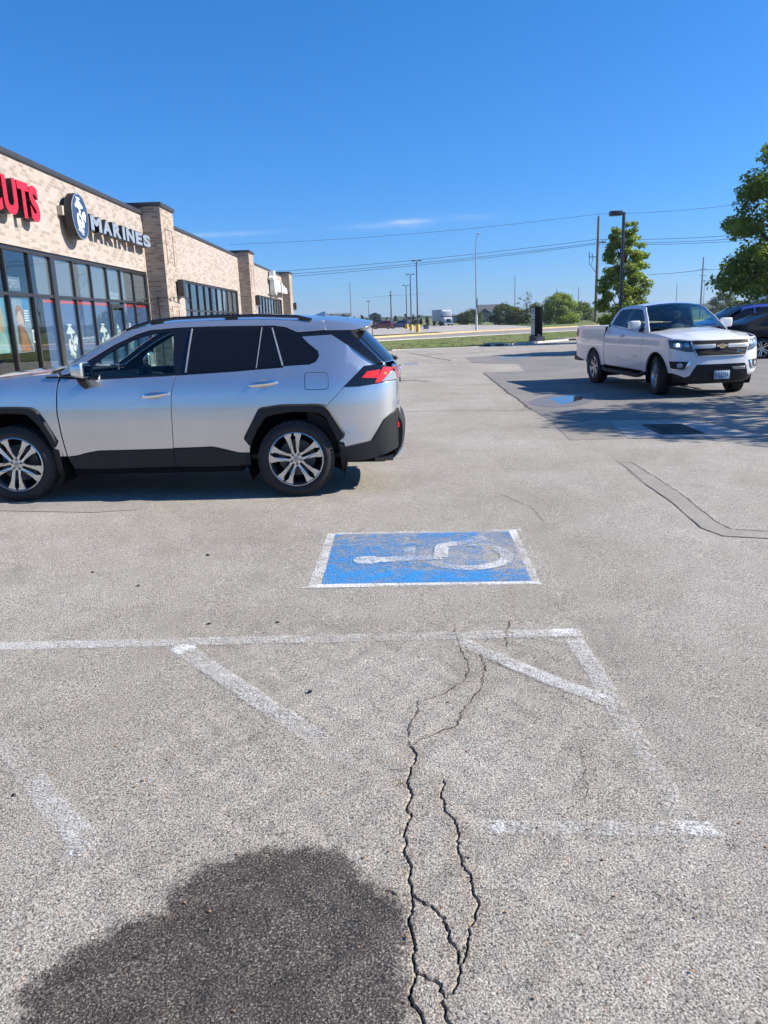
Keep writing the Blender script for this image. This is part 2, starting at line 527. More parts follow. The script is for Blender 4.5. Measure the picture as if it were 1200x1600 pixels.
def paint(name, col, cell=112., op=.9):
    """road paint worn off down to the stones; 'keep' says how much is left"""
    m = bpy.data.materials.new(name); m.use_nodes = True
    t = m.node_tree; k = NB(t)
    b = t.nodes['Principled BSDF']; out = [n for n in t.nodes if n.type == 'OUTPUT_MATERIAL'][0]
    pos = k.n('ShaderNodeNewGeometry').outputs['Position']
    keep = k.n('ShaderNodeAttribute', attribute_name='keep').outputs['Fac']
    v1 = k.n('ShaderNodeTexVoronoi', {'Vector': pos, 'Scale': cell * .8})
    r1 = k.n('ShaderNodeSeparateColor', {0: v1.outputs['Color']}).outputs[0]
    ve = k.n('ShaderNodeTexVoronoi', {'Vector': pos, 'Scale': 26.}, feature='DISTANCE_TO_EDGE').outputs['Distance']
    crk = k.ramp(ve, [(.0, .5), (.045, 0.)])
    n1 = k.n('ShaderNodeTexNoise', {'Vector': pos, 'Scale': 9., 'Detail': 6., 'Roughness': .7}).outputs['Fac']
    n2 = k.n('ShaderNodeTexNoise', {'Vector': pos, 'Scale': 45., 'Detail': 3., 'Roughness': .7}).outputs['Fac']
    n3 = k.n('ShaderNodeTexNoise', {'Vector': pos, 'Scale': cell * 1.1, 'Detail': 3., 'Roughness': .7}).outputs['Fac']
    lvl = k.m('ADD', k.m('MULTIPLY', n3, .95), k.m('ADD', k.m('MULTIPLY', n1, .45), k.m('ADD', k.m('MULTIPLY', n2, .30), k.m('MULTIPLY', crk, .30))))
    # lvl runs about .55 .. 1.15 round .86: paint stays where lvl is below the threshold
    th = k.m('MULTIPLY_ADD', keep, .62, .555)
    a = k.m('MULTIPLY', k.ramp(k.m('SUBTRACT', th, lvl), [(.0, 0.), (.26, 1.)]), op)
    c = k.mix(1.0, col, k.ramp(n2, [(.3, .84), (.7, 1.06)]), 'MULTIPLY')
    c = k.mix(k.ramp(n1, [(.5, 0.), (.8, .3)]), c, (.42, .40, .37))
    k.L(c, b.inputs['Base Color']); b.inputs['Roughness'].default_value = .7
    bp = k.n('ShaderNodeBump', {'Height': k.m('MULTIPLY_ADD', v1.outputs['Distance'], -1., 1.), 'Strength': .5, 'Distance': .004}); k.L(bp.outputs[0], b.inputs['Normal'])
    tr = k.n('ShaderNodeBsdfTransparent')
    mx = k.n('ShaderNodeMixShader', {0: a, 1: tr.outputs[0], 2: b.outputs[0]})
    k.L(mx.outputs[0], out.inputs[0])
    return m

def concrete(name, col=(.42, .40, .36), var=.18):
    m, t, b = nt(name); k = NB(t)
    pos = k.n('ShaderNodeNewGeometry').outputs['Position']
    n1 = k.n('ShaderNodeTexNoise', {'Vector': pos, 'Scale': 1.1, 'Detail': 7., 'Roughness': .65}).outputs['Fac']
    n2 = k.n('ShaderNodeTexNoise', {'Vector': pos, 'Scale': 40., 'Detail': 4., 'Roughness': .7}).outputs['Fac']
    c = k.mix(1.0, col, k.ramp(n1, [(.3, 1 - var), (.7, 1 + var)]), 'MULTIPLY')
    c = k.mix(1.0, c, k.ramp(n2, [(.3, .86), (.7, 1.1)]), 'MULTIPLY')
    k.L(c, b.inputs['Base Color']); b.inputs['Roughness'].default_value = .85
    bp = k.n('ShaderNodeBump', {'Height': n2, 'Strength': .4, 'Distance': .004}); k.L(bp.outputs[0], b.inputs['Normal'])
    return m

def grassmat(name, a=(.075, .115, .030), c2=(.20, .175, .075), sc=.35, dry=.5):
    m, t, b = nt(name); k = NB(t)
    pos = k.n('ShaderNodeNewGeometry').outputs['Position']
    n1 = k.n('ShaderNodeTexNoise', {'Vector': pos, 'Scale': sc, 'Detail': 6., 'Roughness': .65}).outputs['Fac']
    n2 = k.n('ShaderNodeTexNoise', {'Vector': pos, 'Scale': sc * 14, 'Detail': 5., 'Roughness': .75}).outputs['Fac']
    f = k.ramp(k.m('ADD', k.m('MULTIPLY', n1, .65), k.m('MULTIPLY', n2, .35)), [(.62 - dry * .35, 0.), (.78 - dry * .25, 1.)])
    c = k.mix(f, a, c2)
    c = k.mix(1.0, c, k.ramp(n2, [(.3, .72), (.7, 1.25)]), 'MULTIPLY')
    k.L(c, b.inputs['Base Color']); b.inputs['Roughness'].default_value = .9; b.inputs['Specular IOR Level'].default_value = .1
    bp = k.n('ShaderNodeBump', {'Height': n2, 'Strength': .8, 'Distance': .08}); k.L(bp.outputs[0], b.inputs['Normal'])
    return m

M_ASPH = asphalt('old_asphalt')
M_ASPH2 = asphalt('patched_asphalt', tone=.74, warm=(1.03, .975, .92), near=False, contrast=.7)
M_ASPH3 = asphalt('crack_repair', tone=.93, near=False, contrast=.75)
M_ROAD = asphalt('road_asphalt', tone=.92, warm=(1.12, .95, .84), near=False, contrast=.6)
M_LOT2 = asphalt('far_lot_asphalt', tone=1.3, warm=(1.08, .97, .86), near=False, contrast=.5)
M_WHITE = paint('worn_white_paint', (.70, .69, .66), op=.74)
M_WHITEB = paint('white_paint_remains', (.76, .755, .73), op=.88)
M_BLUE = paint('worn_blue_paint', (.022, .255, .62), op=.95)
M_YEL = pbr('yellow_kerb_paint', (.62, .43, .20), rough=.75, var=.2, vscale=.8)
M_CONC = concrete('concrete')
M_CONC3 = concrete('stained_concrete', (.33, .315, .29))
M_CONC2 = concrete('pale_concrete', (.50, .47, .42))
M_GRASS = grassmat('grass_strip', a=(.115, .165, .045), c2=(.27, .24, .12), dry=.50)
M_FIELD = grassmat('field', a=(.12, .165, .055), c2=(.24, .20, .095), sc=.022, dry=.5)

# ---------------------------------------------------------------- cracks, wet patch (plan coordinates in metres)
CR1 = [(0.073, 2.725), (0.088, 2.664), (0.07, 2.569), (0.049, 2.491), (0.06, 2.416), (0.046, 2.33), (0.047, 2.269), (0.029, 2.201), (0.033, 2.136), (0.026, 2.109), (0.038, 2.04), (0.039, 1.982), (0.044, 1.92), (0.044, 1.875), (0.036, 1.805), (0.035, 1.764), (0.043, 1.725), (0.039, 1.694), (0.047, 1.651), (0.041, 1.622), (0.025, 1.583), (0.026, 1.547), (0.043, 1.528), (0.053, 1.502), (0.055, 1.477), (.06, 1.38)]
CR2 = [(0.179, 2.492), (0.175, 2.379), (0.174, 2.305), (0.196, 2.268), (0.208, 2.214), (0.195, 2.13), (0.204, 2.081), (0.208, 2.034), (0.221, 1.993), (0.223, 1.937), (0.232, 1.884), (0.222, 1.827), (0.204, 1.786), (0.191, 1.74), (0.172, 1.706), (0.167, 1.684), (0.155, 1.66), (0.157, 1.636), (0.143, 1.591), (0.13, 1.577), (0.11, 1.564), (0.106, 1.537), (0.107, 1.501), (0.112, 1.475), (.115, 1.38)]
CRACKS = [  # polyline, half width, strength
    (CR1, .0030, 1.0), (CR2, .0024, 1.0),
    ([(0.004, 2.475), (0.035, 2.486), (0.049, 2.491)], .0026, .9),
    ([(0.045, 1.912), (0.067, 1.889), (0.101, 1.866), (0.117, 1.833), (0.13, 1.795), (0.137, 1.761), (0.142, 1.725), (0.155, 1.709), (0.173, 1.709)], .0028, 1.0),
    ([(0.155, 1.709), (0.147, 1.697), (0.156, 1.669)], .003, 1.0),
    ([(0.047, 1.639), (0.067, 1.624), (0.086, 1.612), (0.098, 1.586), (0.11, 1.564)], .0026, 1.0),
    ([(-0.03, 1.93), (0.009, 1.913), (0.039, 1.912)], .0024, .9),
    ([(0.204, 2.081), (0.227, 2.076)], .0035, 1.),
    ([(0.082, 2.723), (0.065, 2.772), (0.075, 2.871), (0.107, 2.976), (0.126, 3.089), (0.185, 3.116), (0.246, 3.159), (0.327, 3.249), (0.385, 3.363), (0.386, 3.505), (0.367, 3.7), (0.362, 3.913)], .0040, .62),
    ([(0.076, 2.735), (0.136, 2.781), (0.218, 2.84), (0.275, 2.876), (0.307, 2.996), (0.387, 3.137), (0.433, 3.261), (0.463, 3.429), (0.459, 3.577), (0.501, 3.537), (0.548, 3.425)], .0038, .62),
    ([(0.609, 3.647), (0.633, 3.855), (0.706, 4.082), (0.757, 4.448), (.83, 4.75), (.86, 5.1)], .005, .6),
    ([(0.741, 2.72), (0.726, 2.542), (0.66, 2.311), (0.62, 2.145)], .0016, .4),
]
WET = [(-1.2, 1.3), (-0.934, 1.427), (-0.919, 1.546), (-0.973, 1.613), (-0.944, 1.641), (-0.892, 1.696), (-0.862, 1.754), (-0.816, 1.798), (-0.75, 1.843), (-0.676, 1.872), (-0.67, 1.955), (-0.628, 2.022), (-0.579, 2.07), (-0.503, 2.09), (-0.418, 2.132), (-0.326, 2.137), (-0.243, 2.127), (-0.181, 2.117), (-0.128, 2.048), (-0.096, 1.964), (-0.049, 1.936), (-0.002, 1.883), (0.024, 1.833), (0.016, 1.74), (0.0, 1.656), (0.008, 1.577), (0.011, 1.486), (0.022, 1.404), (.03, 1.2), (-.6, 1.1)]

rng = np.random.default_rng(11)
def jag(pl, step=.011, amp=.0032):
    n = max(2, int(sum(math.dist(pl[i], pl[i + 1]) for i in range(len(pl) - 1)) / step))
    q = resample(pl, n)
    wob = np.interp(np.arange(n), np.arange(0, n + 4, 4), rng.normal(0, amp * 1.0, len(np.arange(0, n + 4, 4))))
    return [(x + rng.normal(0, amp) + wob[i], y + rng.normal(0, amp)) for i, (x, y) in enumerate(q)]

def seg_dist(X, Y, pl, best=None):
    for (ax, ay), (bx, by) in zip(pl[:-1], pl[1:]):
        dx, dy = bx - ax, by - ay
        L2 = dx * dx + dy * dy + 1e-12
        t = np.clip(((X - ax) * dx + (Y - ay) * dy) / L2, 0, 1)
        d = np.hypot(X - ax - t * dx, Y - ay - t * dy)
        best = d if best is None else np.minimum(best, d)
    return best

def inside(X, Y, pl):
    c = np.zeros(X.shape, bool)
    n = len(pl)
    for i in range(n):
        x1, y1 = pl[i]; x2, y2 = pl[(i + 1) % n]
        k = ((y1 > Y) != (y2 > Y)) & (X < (x2 - x1) * (Y - y1) / (y2 - y1 + 1e-12) + x1)
        c ^= k
    return c

def axis_lines(segs):
    out = []
    for a, b, st in segs:
        n = max(1, int(round((b - a) / st)))
        out += list(np.linspace(a, b, n, endpoint=False))
    out.append(segs[-1][1])
    return np.array(out)

gx = axis_lines([(-40, -10, 10), (-10, -7, 1), (-7, -1.6, .6), (-1.6, -.9, .05), (-.9, -.06, .015), (-.06, .27, .0026), (.27, .7, .007), (.7, 1.1, .03), (1.1, 4.5, .34), (4.5, 10, 1.1), (10, 70, 10)])
gy = axis_lines([(-12, 0, 2), (0, 1.3, .13), (1.3, 2.3, .0036), (2.3, 3.0, .0065), (3.0, 4.0, .014), (4.0, 5.4, .05), (5.4, 9, .4), (9, 25, 2), (25, 60, 5), (60, 80, 5)])
GX, GY = np.meshgrid(gx, gy, indexing='ij')
GZ = hz_np(GX, GY)
crack = np.zeros(GX.shape); dirt = np.zeros(GX.shape); depth = np.zeros(GX.shape)
near = (GX > -.3) & (GX < 1.2) & (GY > 1.2) & (GY < 5.4)
nx, ny = GX[near], GY[near]
for pl, w, s in CRACKS:
    d = seg_dist(nx, ny, jag(pl))
    ww = w * (.35 + 1.35 * rng.random(d.shape) * (.6 + .4 * np.sin(nx * 90 + ny * 130)))
    if s >= .9: crack[near] = np.maximum(crack[near], s * np.clip(1.45 - d / ww, 0, 1))
    if s >= .9: depth[near] = np.maximum(depth[near], s * .016 * np.clip(1.2 - d / (w * 1.3), 0, 1))
    dirt[near] = np.maximum(dirt[near], s * np.exp(-(d / .035) ** 2))
wn = (GX > -2) & (GX < .4) & (GY > .8) & (GY < 2.6)
dw = seg_dist(GX[wn], GY[wn], WET + WET[:1])
sd = np.where(inside(GX[wn], GY[wn], WET), dw, -dw)
wet = np.zeros(GX.shape); wet[wn] = np.clip(.5 + sd / .13, 0, 1)
far_near = (GY > 1.2) & (GY < 4.0) & (GX > -1.0) & (GX < 1.1)
und = .0016 * (np.sin(GX * 31 + 3 * np.sin(GY * 17)) + np.sin(GY * 27 + 2 * np.sin(GX * 23)))
GZ2 = GZ - depth - .0035 * far_near + np.where(far_near, und, 0)
nxn, nyn = GX.shape
idx = np.arange(nxn * nyn).reshape(nxn, nyn)
quads = np.stack([idx[:-1, :-1], idx[1:, :-1], idx[1:, 1:], idx[:-1, 1:]], -1).reshape(-1, 4)
lot = np_mesh('parking_lot', np.stack([GX, GY, GZ2], -1).reshape(-1, 3), quads, M_ASPH,
              attrs={'wet': wet.ravel(), 'crack': crack.ravel(), 'dirt': dirt.ravel()}, smooth=True)
tag(lot, 'weathered grey asphalt of the parking lot with cracks and a dark wet patch', kind='structure')

# far ground out to the horizon
rad = [0, 60, 110, 180, 260, 380, 500, 900, 1400, 1950]
vs = [(0, 0, -.06)]; fs = []
S = 96
for r in rad[1:]:
    for i in range(S):
        a = 2 * PI * i / S
        x, y = r * math.sin(a), r * math.cos(a)
        vs.append((x, y, hz(x, max(y, 0)) - .06 - (.25 if abs(y) < 40 and r < 70 else 0)))
tri = [(0, 1 + (i + 1) % S, 1 + i) for i in range(S)]
for j in range(len(rad) - 2):
    for i in range(S):
        a = 1 + j * S + i; b = 1 + j * S + (i + 1) % S
        fs.append((a, b, b + S, a + S))
me = bpy.data.meshes.new('ground'); me.from_pydata(vs, [], tri + fs); me.materials.append(M_FIELD); me.shade_smooth()
gr = link(bpy.data.objects.new('ground', me)); tag(gr, 'flat fields of mown and dry grass reaching the horizon', kind='structure')
bm = bmesh.new(); bm.from_mesh(me)
for f in bm.faces:
    if f.normal.z < 0: f.normal_flip()
bm.to_mesh(me); bm.free()

# newer pavement, patches and repairs lying on the old asphalt
o = drape('pavement_patch', [(3.714, 34.02), (3.48, 29.26), (4.95, 27.69), (4.49, 23.98), (3.18, 23.78), (2.886, 17.75), (2.729, 13.92), (2.738, 12.14), (2.85, 12.02), (3.5, 12.4), (4.95, 12.3), (9., 13.5), (20., 16.), (40., 20.), (40., 36.), (20., 35.), (9., 34.2)], M_ASPH2, .004)
tag(o, 'darker newer asphalt of the driving lane under the white pickup', kind='structure')
o = drape('pavement_patch', [(2.70, 11.95), (3.42, 11.97), (3.32, 10.36), (2.55, 10.30)], M_ASPH3, .004); tag(o, 'grey square asphalt patch left of the drain collar', kind='structure')
o = drape('drain_collar', [(3.62, 12.24), (4.97, 12.13), (5.2, 10.2), (3.36, 10.33)], M_CONC3, .0045); tag(o, 'pale concrete collar set round the iron storm drain', kind='structure')
o = drape('pavement_patch', [(2.84, 8.64), (2.70, 8.70), (2.69, 8.3), (2.60, 7.4), (2.579, 6.67), (2.485, 5.80), (2.555, 5.56), (2.85, 5.47), (3.6, 5.42), (3.6, 5.60), (2.941, 5.66), (2.704, 5.73), (2.678, 5.99), (2.766, 6.78), (2.809, 7.63)], M_ASPH3, .004)
tag(o, 'narrow darker repair strip over an old crack', kind='structure')
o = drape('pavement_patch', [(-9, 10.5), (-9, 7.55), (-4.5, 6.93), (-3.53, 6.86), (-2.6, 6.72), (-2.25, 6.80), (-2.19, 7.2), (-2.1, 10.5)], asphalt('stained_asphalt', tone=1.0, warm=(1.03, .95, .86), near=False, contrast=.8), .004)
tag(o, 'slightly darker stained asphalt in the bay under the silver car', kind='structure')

# thin dark crack lines farther off: ragged ribbons lying on the surface
M_CRK = pbr('crack_fill', (.075, .068, .06), rough=.95)
M_CRK3 = pbr('old_seam', (.12, .11, .10), rough=.95, var=.3, vscale=9)
M_CRK2 = pbr('crack_soil', (.085, .07, .055), rough=.95, var=.3, vscale=30)
def crack_line(pl, w, lab, stp=.06, m=None, dz=.0065):
    q = jag(pl, stp, w * .5 if stp > .03 else .0038); vs = []; fs = []
    for i, (x, y) in enumerate(q):
        a = Vector(q[min(i + 1, len(q) - 1)]) - Vector(q[max(i - 1, 0)]); nn = Vector((-a.y, a.x)).normalized()
        ww = w * rng.uniform(.25, 1.)
        for s in (-1, 1):
            vs.append((x + nn.x * ww * s, y + nn.y * ww * s, hz(x, y) + dz))
    for i in range(len(q) - 1): fs.append((2 * i, 2 * i + 2, 2 * i + 3, 2 * i + 1))
    o = np_mesh('crack', vs, fs, m or M_CRK); tag(o, lab, kind='structure')
crack_line([(2.838, 8.638), (2.809, 7.631), (2.766, 6.776), (2.678, 5.986), (2.704, 5.731), (2.941, 5.657), (3.5, 5.6)], .008, 'ragged dark crack along the repair strip', .05, M_CRK3)
crack_line([(2.672, 8.342), (2.6, 7.403), (2.579, 6.666), (2.485, 5.805), (2.555, 5.561), (2.849, 5.469)], .004, 'fine crack along the near edge of the repair strip', .05, M_CRK3)
crack_line([(1.10, 7.2), (1.189, 6.917), (1.306, 6.606), (1.312, 6.095)], .004, 'short crack beyond the blue parking symbol')
crack_line([(4.97, 12.13), (5.05, 11.3), (5.2, 10.2), (5.6, 10.0), (6.4, 9.9)], .022, 'dark joint at the right side of the drain collar')
crack_line([(3.62, 12.24), (4.97, 12.13)], .014, 'dark joint at the far side of the drain collar')
crack_line([(3.36, 10.33), (5.2, 10.2)], .012, 'joint at the near side of the drain collar')
crack_line([(.3, 13.9), (1.1, 14.0), (2.3, 13.8), (2.75, 13.9)], .02, 'crack running across the lane toward the puddle')
crack_line([(.25, 21.), (.9, 21.3), (1.35, 20.7)], .05, 'dark ragged seam beyond the silver car bumper')
crack_line([(.2, 17.4), (1.0, 17.6), (2.0, 17.2)], .012, 'fine crack beyond the silver car bumper')
crack_line([(1.6, 40.), (2.4, 34.), (2.9, 31.)], .05, 'dark seam in the far asphalt')
crack_line([(1.2, 31.), (3.6, 29.4)], .03, 'seam crossing the far asphalt')
crack_line([(3.48, 29.26), (6.6, 29.5), (12., 30.)], .05, 'dark joint in the far lane')
crack_line([(2.74, 13.9), (2.88, 17.75), (3.18, 23.78)], .03, 'joint along the edge of the darker lane')
for pl, w, s in CRACKS:
    if s < .9: crack_line(pl, w * 1.0, 'fine jagged branching crack in the near asphalt', .016, M_CRK2, -.0005 if pl[0][1] < 4 else .002)

# puddle with a damp margin
o = drape('damp_patch', [(2.874, 14.98), (2.95, 14.4), (3.2, 14.15), (3.6, 14.25), (4.0, 14.75), (4.4, 15.6), (4.53, 16.47), (3.94, 16.6), (3.248, 15.91)], pbr('damp_asphalt', (.155, .145, .135), rough=.5, var=.2, vscale=6), .0075)
tag(o, 'damp dark margin round the puddle', kind='structure')
M_WATER = pbr('water', (.03, .045, .06), rough=.015, spec=.9)
pud = resample([(3.053, 15.067), (3.08, 14.601), (3.43, 14.537), (3.711, 14.943), (4.045, 15.365), (4.206, 15.984), (4.01, 16.161), (3.631, 15.965), (3.297, 15.511), (3.053, 15.067)], 40)[:-1]
pud = [(x + rng.normal(0, .02), y + rng.normal(0, .02)) for x, y in pud]
o = drape('puddle', pud, M_WATER, .011); tag(o, 'small puddle mirroring the sky in front of the white pickup', kind='structure')
for v in o.data.vertices: v.co.z = -.0440
for p2 in ([(4.9, 31.5), (6.3, 32.2), (6.2, 32.9), (5.0, 32.3)],):
    o = drape('puddle', p2, M_WATER, .011); tag(o, 'thin sheet of water lying in the far lane', kind='structure')

# ---------------------------------------------------------------- painted markings
def stripe(pl, w, keeps, lab, m=None, dz=.004, ragged=.6, seg=.018):
    n = max(2, int(sum(math.dist(pl[i], pl[i + 1]) for i in range(len(pl) - 1)) / seg))
    q = resample(pl, n); vs = []; fs = []; kp = []
    for i, (x, y) in enumerate(q):
        a = Vector(q[min(i + 1, n - 1)]) - Vector(q[max(i - 1, 0)]); nn = Vector((-a.y, a.x)).normalized()
        kk = float(np.interp(i / (n - 1), [c[0] for c in keeps], [c[1] for c in keeps]))
        kk -= .28 * max(0., 1 - min(i, n - 1 - i) * seg / (.35 * w))
        for s, e in ((-1., -ragged), (-.62, 0), (0, 0.03), (.62, 0), (1., -ragged)):
            vs.append((x + nn.x * w * .56 * s, y + nn.y * w * .56 * s, hz(x, y) + dz)); kp.append(max(-.5, kk + e))
    for i in range(n - 1):
        for j in range(4): fs.append((5 * i + j, 5 * i + 5 + j, 5 * i + 6 + j, 5 * i + 1 + j))
    o = np_mesh('painted_line', vs, fs, m or M_WHITE, attrs={'keep': kp}); tag(o, lab, kind='structure'); return o
stripe([(-4.5, 3.77), (-2.2, 3.775), (.86, 3.80)], .125, [(0, .70), (.3, .74), (.55, .70), (.75, .60), (.86, .50), (.93, .62), (1, .7)], 'worn white line along the far side of the hatched aisle')
stripe([(.84, 3.80), (1.03, 3.80)], .13, [(0, .80), (1, .74)], 'bright white corner of the hatched aisle', M_WHITEB)
stripe([(-1.10, 3.74), (-1.02, 3.64)], .14, [(0, .92), (1, .85)], 'brighter start of the left diagonal stripe', M_WHITEB)
stripe([(-1.04, 3.66), (-.809, 3.385), (-.534, 3.06), (-.31, 2.80), (-.12, 2.58)], .13, [(0, .62), (.35, .66), (.55, .60), (.75, .58), (.85, .50), (1, .40)], 'worn left diagonal stripe of the hatched aisle')
stripe([(.36, 3.74), (.596, 3.437), (.744, 3.259), (.90, 3.10)], .115, [(0, .70), (.2, .60), (.4, .70), (1, .74)], 'worn right diagonal stripe of the hatched aisle')
stripe([(.88, 3.12), (.945, 3.05)], .12, [(0, .80), (1, .78)], 'bright end of the right diagonal stripe', M_WHITEB)
stripe([(.965, 3.74), (.973, 3.335), (.97, 2.886), (.967, 2.533), (.968, 2.17)], .12, [(0, .74), (.25, .60), (.45, .55), (.75, .49), (1, .50)], 'faded right edge line of the hatched aisle')
stripe([(.28, 2.215), (.40, 2.205)], .10, [(0, .66), (1, .58)], 'bright patch on the near edge line of the aisle', M_WHITEB)
stripe([(.90, 2.19), (1.08, 2.17)], .10, [(0, .68), (1, .60)], 'bright corner on the near edge line of the aisle', M_WHITEB)
stripe([(-1.076, 2.163), (-.452, 2.155), (-.037, 2.16), (.305, 2.21), (.95, 2.18)], .10, [(0, .4), (.3, .25), (.6, .2), (.7, .52), (.8, .52), (1, .52)], 'faded near edge line of the hatched aisle')
stripe([(-1.71, 2.946), (-1.405, 2.623), (-1.168, 2.34), (-1.02, 2.19)], .12, [(0, .46), (.5, .56), (.9, .62), (1, .7)], 'faded diagonal stripe at the left of the aisle')
stripe([(-1.04, 2.19), (-.96, 2.10)], .13, [(0, .68), (1, .58)], 'bright end of the faded left stripe', M_WHITEB)
stripe([(-3.2, 6.66), (-2.25, 6.63)], .07, [(0, .35), (1, .25)], 'faint old white line beside the silver car')
stripe([(1.05, 27.7), (1.6, 28.1)], .16, [(0, .6), (1, .6)], 'worn white mark on the far asphalt')

# the blue accessible bay symbol
def quad_sheet(name, c, m, dz, n, keepf, lab):
    vs = []; fs = []; kp = []
    nu, nv = n
    for i in range(nu + 1):
        for j in range(nv + 1):
            u, v = i / nu, j / nv
            x = (c[0][0] * (1 - u) + c[1][0] * u) * (1 - v) + (c[3][0] * (1 - u) + c[2][0] * u) * v
            y = (c[0][1] * (1 - u) + c[1][1] * u) * (1 - v) + (c[3][1] * (1 - u) + c[2][1] * u) * v
            vs.append((x, y, hz(x, y) + dz)); kp.append(keepf(u, v))
    for i in range(nu):
        for j in range(nv):
            a = i * (nv + 1) + j; fs.append((a, a + nv + 1, a + nv + 2, a + 1))
    return np_mesh(name, vs, fs, m, attrs={'keep': kp})
sym = thing('parking_symbol', 'worn blue and white wheelchair parking symbol painted on the asphalt', 'parking symbol')
BL, BR, TR, TL = (-.414, 4.655), (.925, 4.627), (.975, 5.807), (-.389, 5.817)
def bk(u, v):
    d = math.hypot((u - .66) / .42, (v - .5) / .45)
    k = .71 - .20 * max(0, 1 - d)
    if v > .75 and .0 < u < .5: k -= .10
    if u > .82: k -= .14
    if v < .22: k += .12
    return k
p = quad_sheet('blue_panel', (BL, BR, TR, TL), M_BLUE, .006, (26, 22), bk, ''); p.parent = sym
def frame_strip(c, kf, nm='white_border'):
    q = quad_sheet(nm, c, M_WHITEB, .0045, (20, 4), kf, ''); q.parent = sym
oBL, oBR, oTR, oTL = (-.555, 4.59), (1.015, 4.555), (1.085, 5.90), (-.485, 5.885)
frame_strip((oBL, oBR, BR, BL), lambda u, v: .80 - .25 * (u > .25) * (v < .4) + .05)
frame_strip((TL, TR, oTR, oTL), lambda u, v: .66 - .25 * (v > .6) - (.22 if .55 < u < .9 else 0))
frame_strip((oBL, BL, TL, oTL), lambda u, v: .70 - .25 * (u < .4) + .1 * (v > .9))
frame_strip((BR, oBR, oTR, TR), lambda u, v: .62 - .32 * (u > .55) + (.35 if v > .9 else 0))
# wheelchair figure: drawn upright, then turned so that its head points to the shops
def isa(x, y):
    return (.875 - y * .91, 4.76 + x * .92)
def seg2(buf, pts, w, n=10):
    q = resample(pts, n)
    L = []; Rr = []
    for i, (x, y) in enumerate(q):
        a = Vector(q[min(i + 1, n - 1)]) - Vector(q[max(i - 1, 0)]); nn = Vector((-a.y, a.x)).normalized() * w / 2
        L.append((x + nn.x, y + nn.y)); Rr.append((x - nn.x, y - nn.y))
    for i in range(n - 1): buf.append([L[i], L[i + 1], Rr[i + 1], Rr[i]])
polys = []
cx, cy = .40, 1.10
circ = [(cx + .10 * math.cos(a), cy + .11 * math.sin(a)) for a in np.linspace(0, 2 * PI, 17)]
for i in range(16): polys.append([circ[i], circ[i + 1], (cx, cy)])
seg2(polys, [(.40, 1.0), (.44, .52)], .12); seg2(polys, [(.44, .78), (.72, .76)], .09); seg2(polys, [(.44, .54), (.74, .50), (.90, .16), (1.0, .20)], .11, 16)
seg2(polys, [(.47 + .31 * math.cos(a), .33 + .31 * math.sin(a)) for a in np.linspace(R(115), R(350), 24)], .10, 24)
vs = []; tr3 = []
for pl in polys:
    b = len(vs)
    for x, y in pl:
        X, Y = isa(x, y); vs.append((X, Y, hz(X, Y) + .0095))
    for i in range(1, len(pl) - 1): tr3.append((b, b + i, b + i + 1))
def kf(v):
    return .74 if v[0] < .1 else ((.68 if v[1] < 5.1 else .65) - .13 * math.sin(v[0] * 9 + v[1] * 6))
np_mesh('wheelchair_figure', vs, tr3, M_WHITEB, parent=sym, attrs={'keep': [kf(v) for v in vs]})

o = drape('painted_mark', [(.95, 28.2), (1.5, 28.9), (1.5, 30.5), (.9, 30.)], M_BLUE, .005); tag(o, 'another worn blue bay symbol far off beyond the silver car', kind='structure')
at = o.data.attributes.new('keep', 'FLOAT', 'POINT'); at.data.foreach_set('value', [.55] * len(o.data.vertices))

# ---------------------------------------------------------------- storm drain grate
gr0 = thing('storm_drain', 'black iron storm drain grate set in the pale concrete collar', 'storm drain', (4.235, 11.11, hz(4.235, 11.11) + .004), (0, R(.86), R(-3)))
M_IRON = pbr('cast_iron', (.045, .043, .042), rough=.6, metal=.6, var=.3, vscale=12)
b = Buf()
b.box(-.30, .30, -.47, -.42, 0, .014, .003); b.box(-.30, .30, .42, .47, 0, .014, .003); b.box(-.30, -.25, -.419, .419, 0, .013, .003); b.box(.25, .30, -.419, .419, 0, .013, .003)
b.obj('frame', M_IRON, gr0)
b = Buf()
for i in range(17): b.box(-.249, .249, -.405 + i * .05, -.375 + i * .05, .001, .011, .003)
b.box(-.02, .02, -.418, .418, .0005, .0095)
b.obj('bars', M_IRON, gr0)
Buf().box(-.249, .249, -.419, .419, -.003, .0008).obj('pit_shade', pbr('pit_shade_black', (.008, .008, .008), rough=1), gr0)  # flat black sheet; the shade of the hole is its colour

# loose pebbles and bits of leaf
b = Buf()
def pebble(x, y, r, fl=.6):
    bm = bmesh.new(); bmesh.ops.create_icosphere(bm, subdivisions=1, radius=r)
    for v in bm.verts: v.co = Vector((v.co.x * rng.uniform(.8, 1.25), v.co.y * rng.uniform(.8, 1.2), v.co.z * fl)) + Vector((x, y, hz(x, y) + r * fl * .5))
    b.bm(bm)
for x, y, r in ((-.364, 3.196, .012), (-1.368, 2.447, .009), (-1.001, 4.033, .011), (-.617, 4.031, .011), (-1.288, 5.34, .016), (-2.0, 5.0, .012), (-1.6, 4.7, .012)): pebble(x, y, r)
o = b.obj('pebbles', pbr('dark_pebble', (.035, .03, .028), rough=.8)); tag(o, 'dark pebbles scattered on the asphalt', 'pebbles', kind='stuff')
b = Buf()
for x, y, r in ((.631, 1.889, .008), (-.11, 1.722, .007), (.024, 1.754, .010), (-.62, 1.9, .008), (.75, 1.62, .008), (.5, 1.75, .007), (1.15, 1.6, .006), (.33, 1.55, .007)): pebble(x, y, r * .6, .5)
for i in range(30): pebble(rng.uniform(-1.2, 1.2), rng.uniform(1.45, 3.2), rng.uniform(.003, .006))
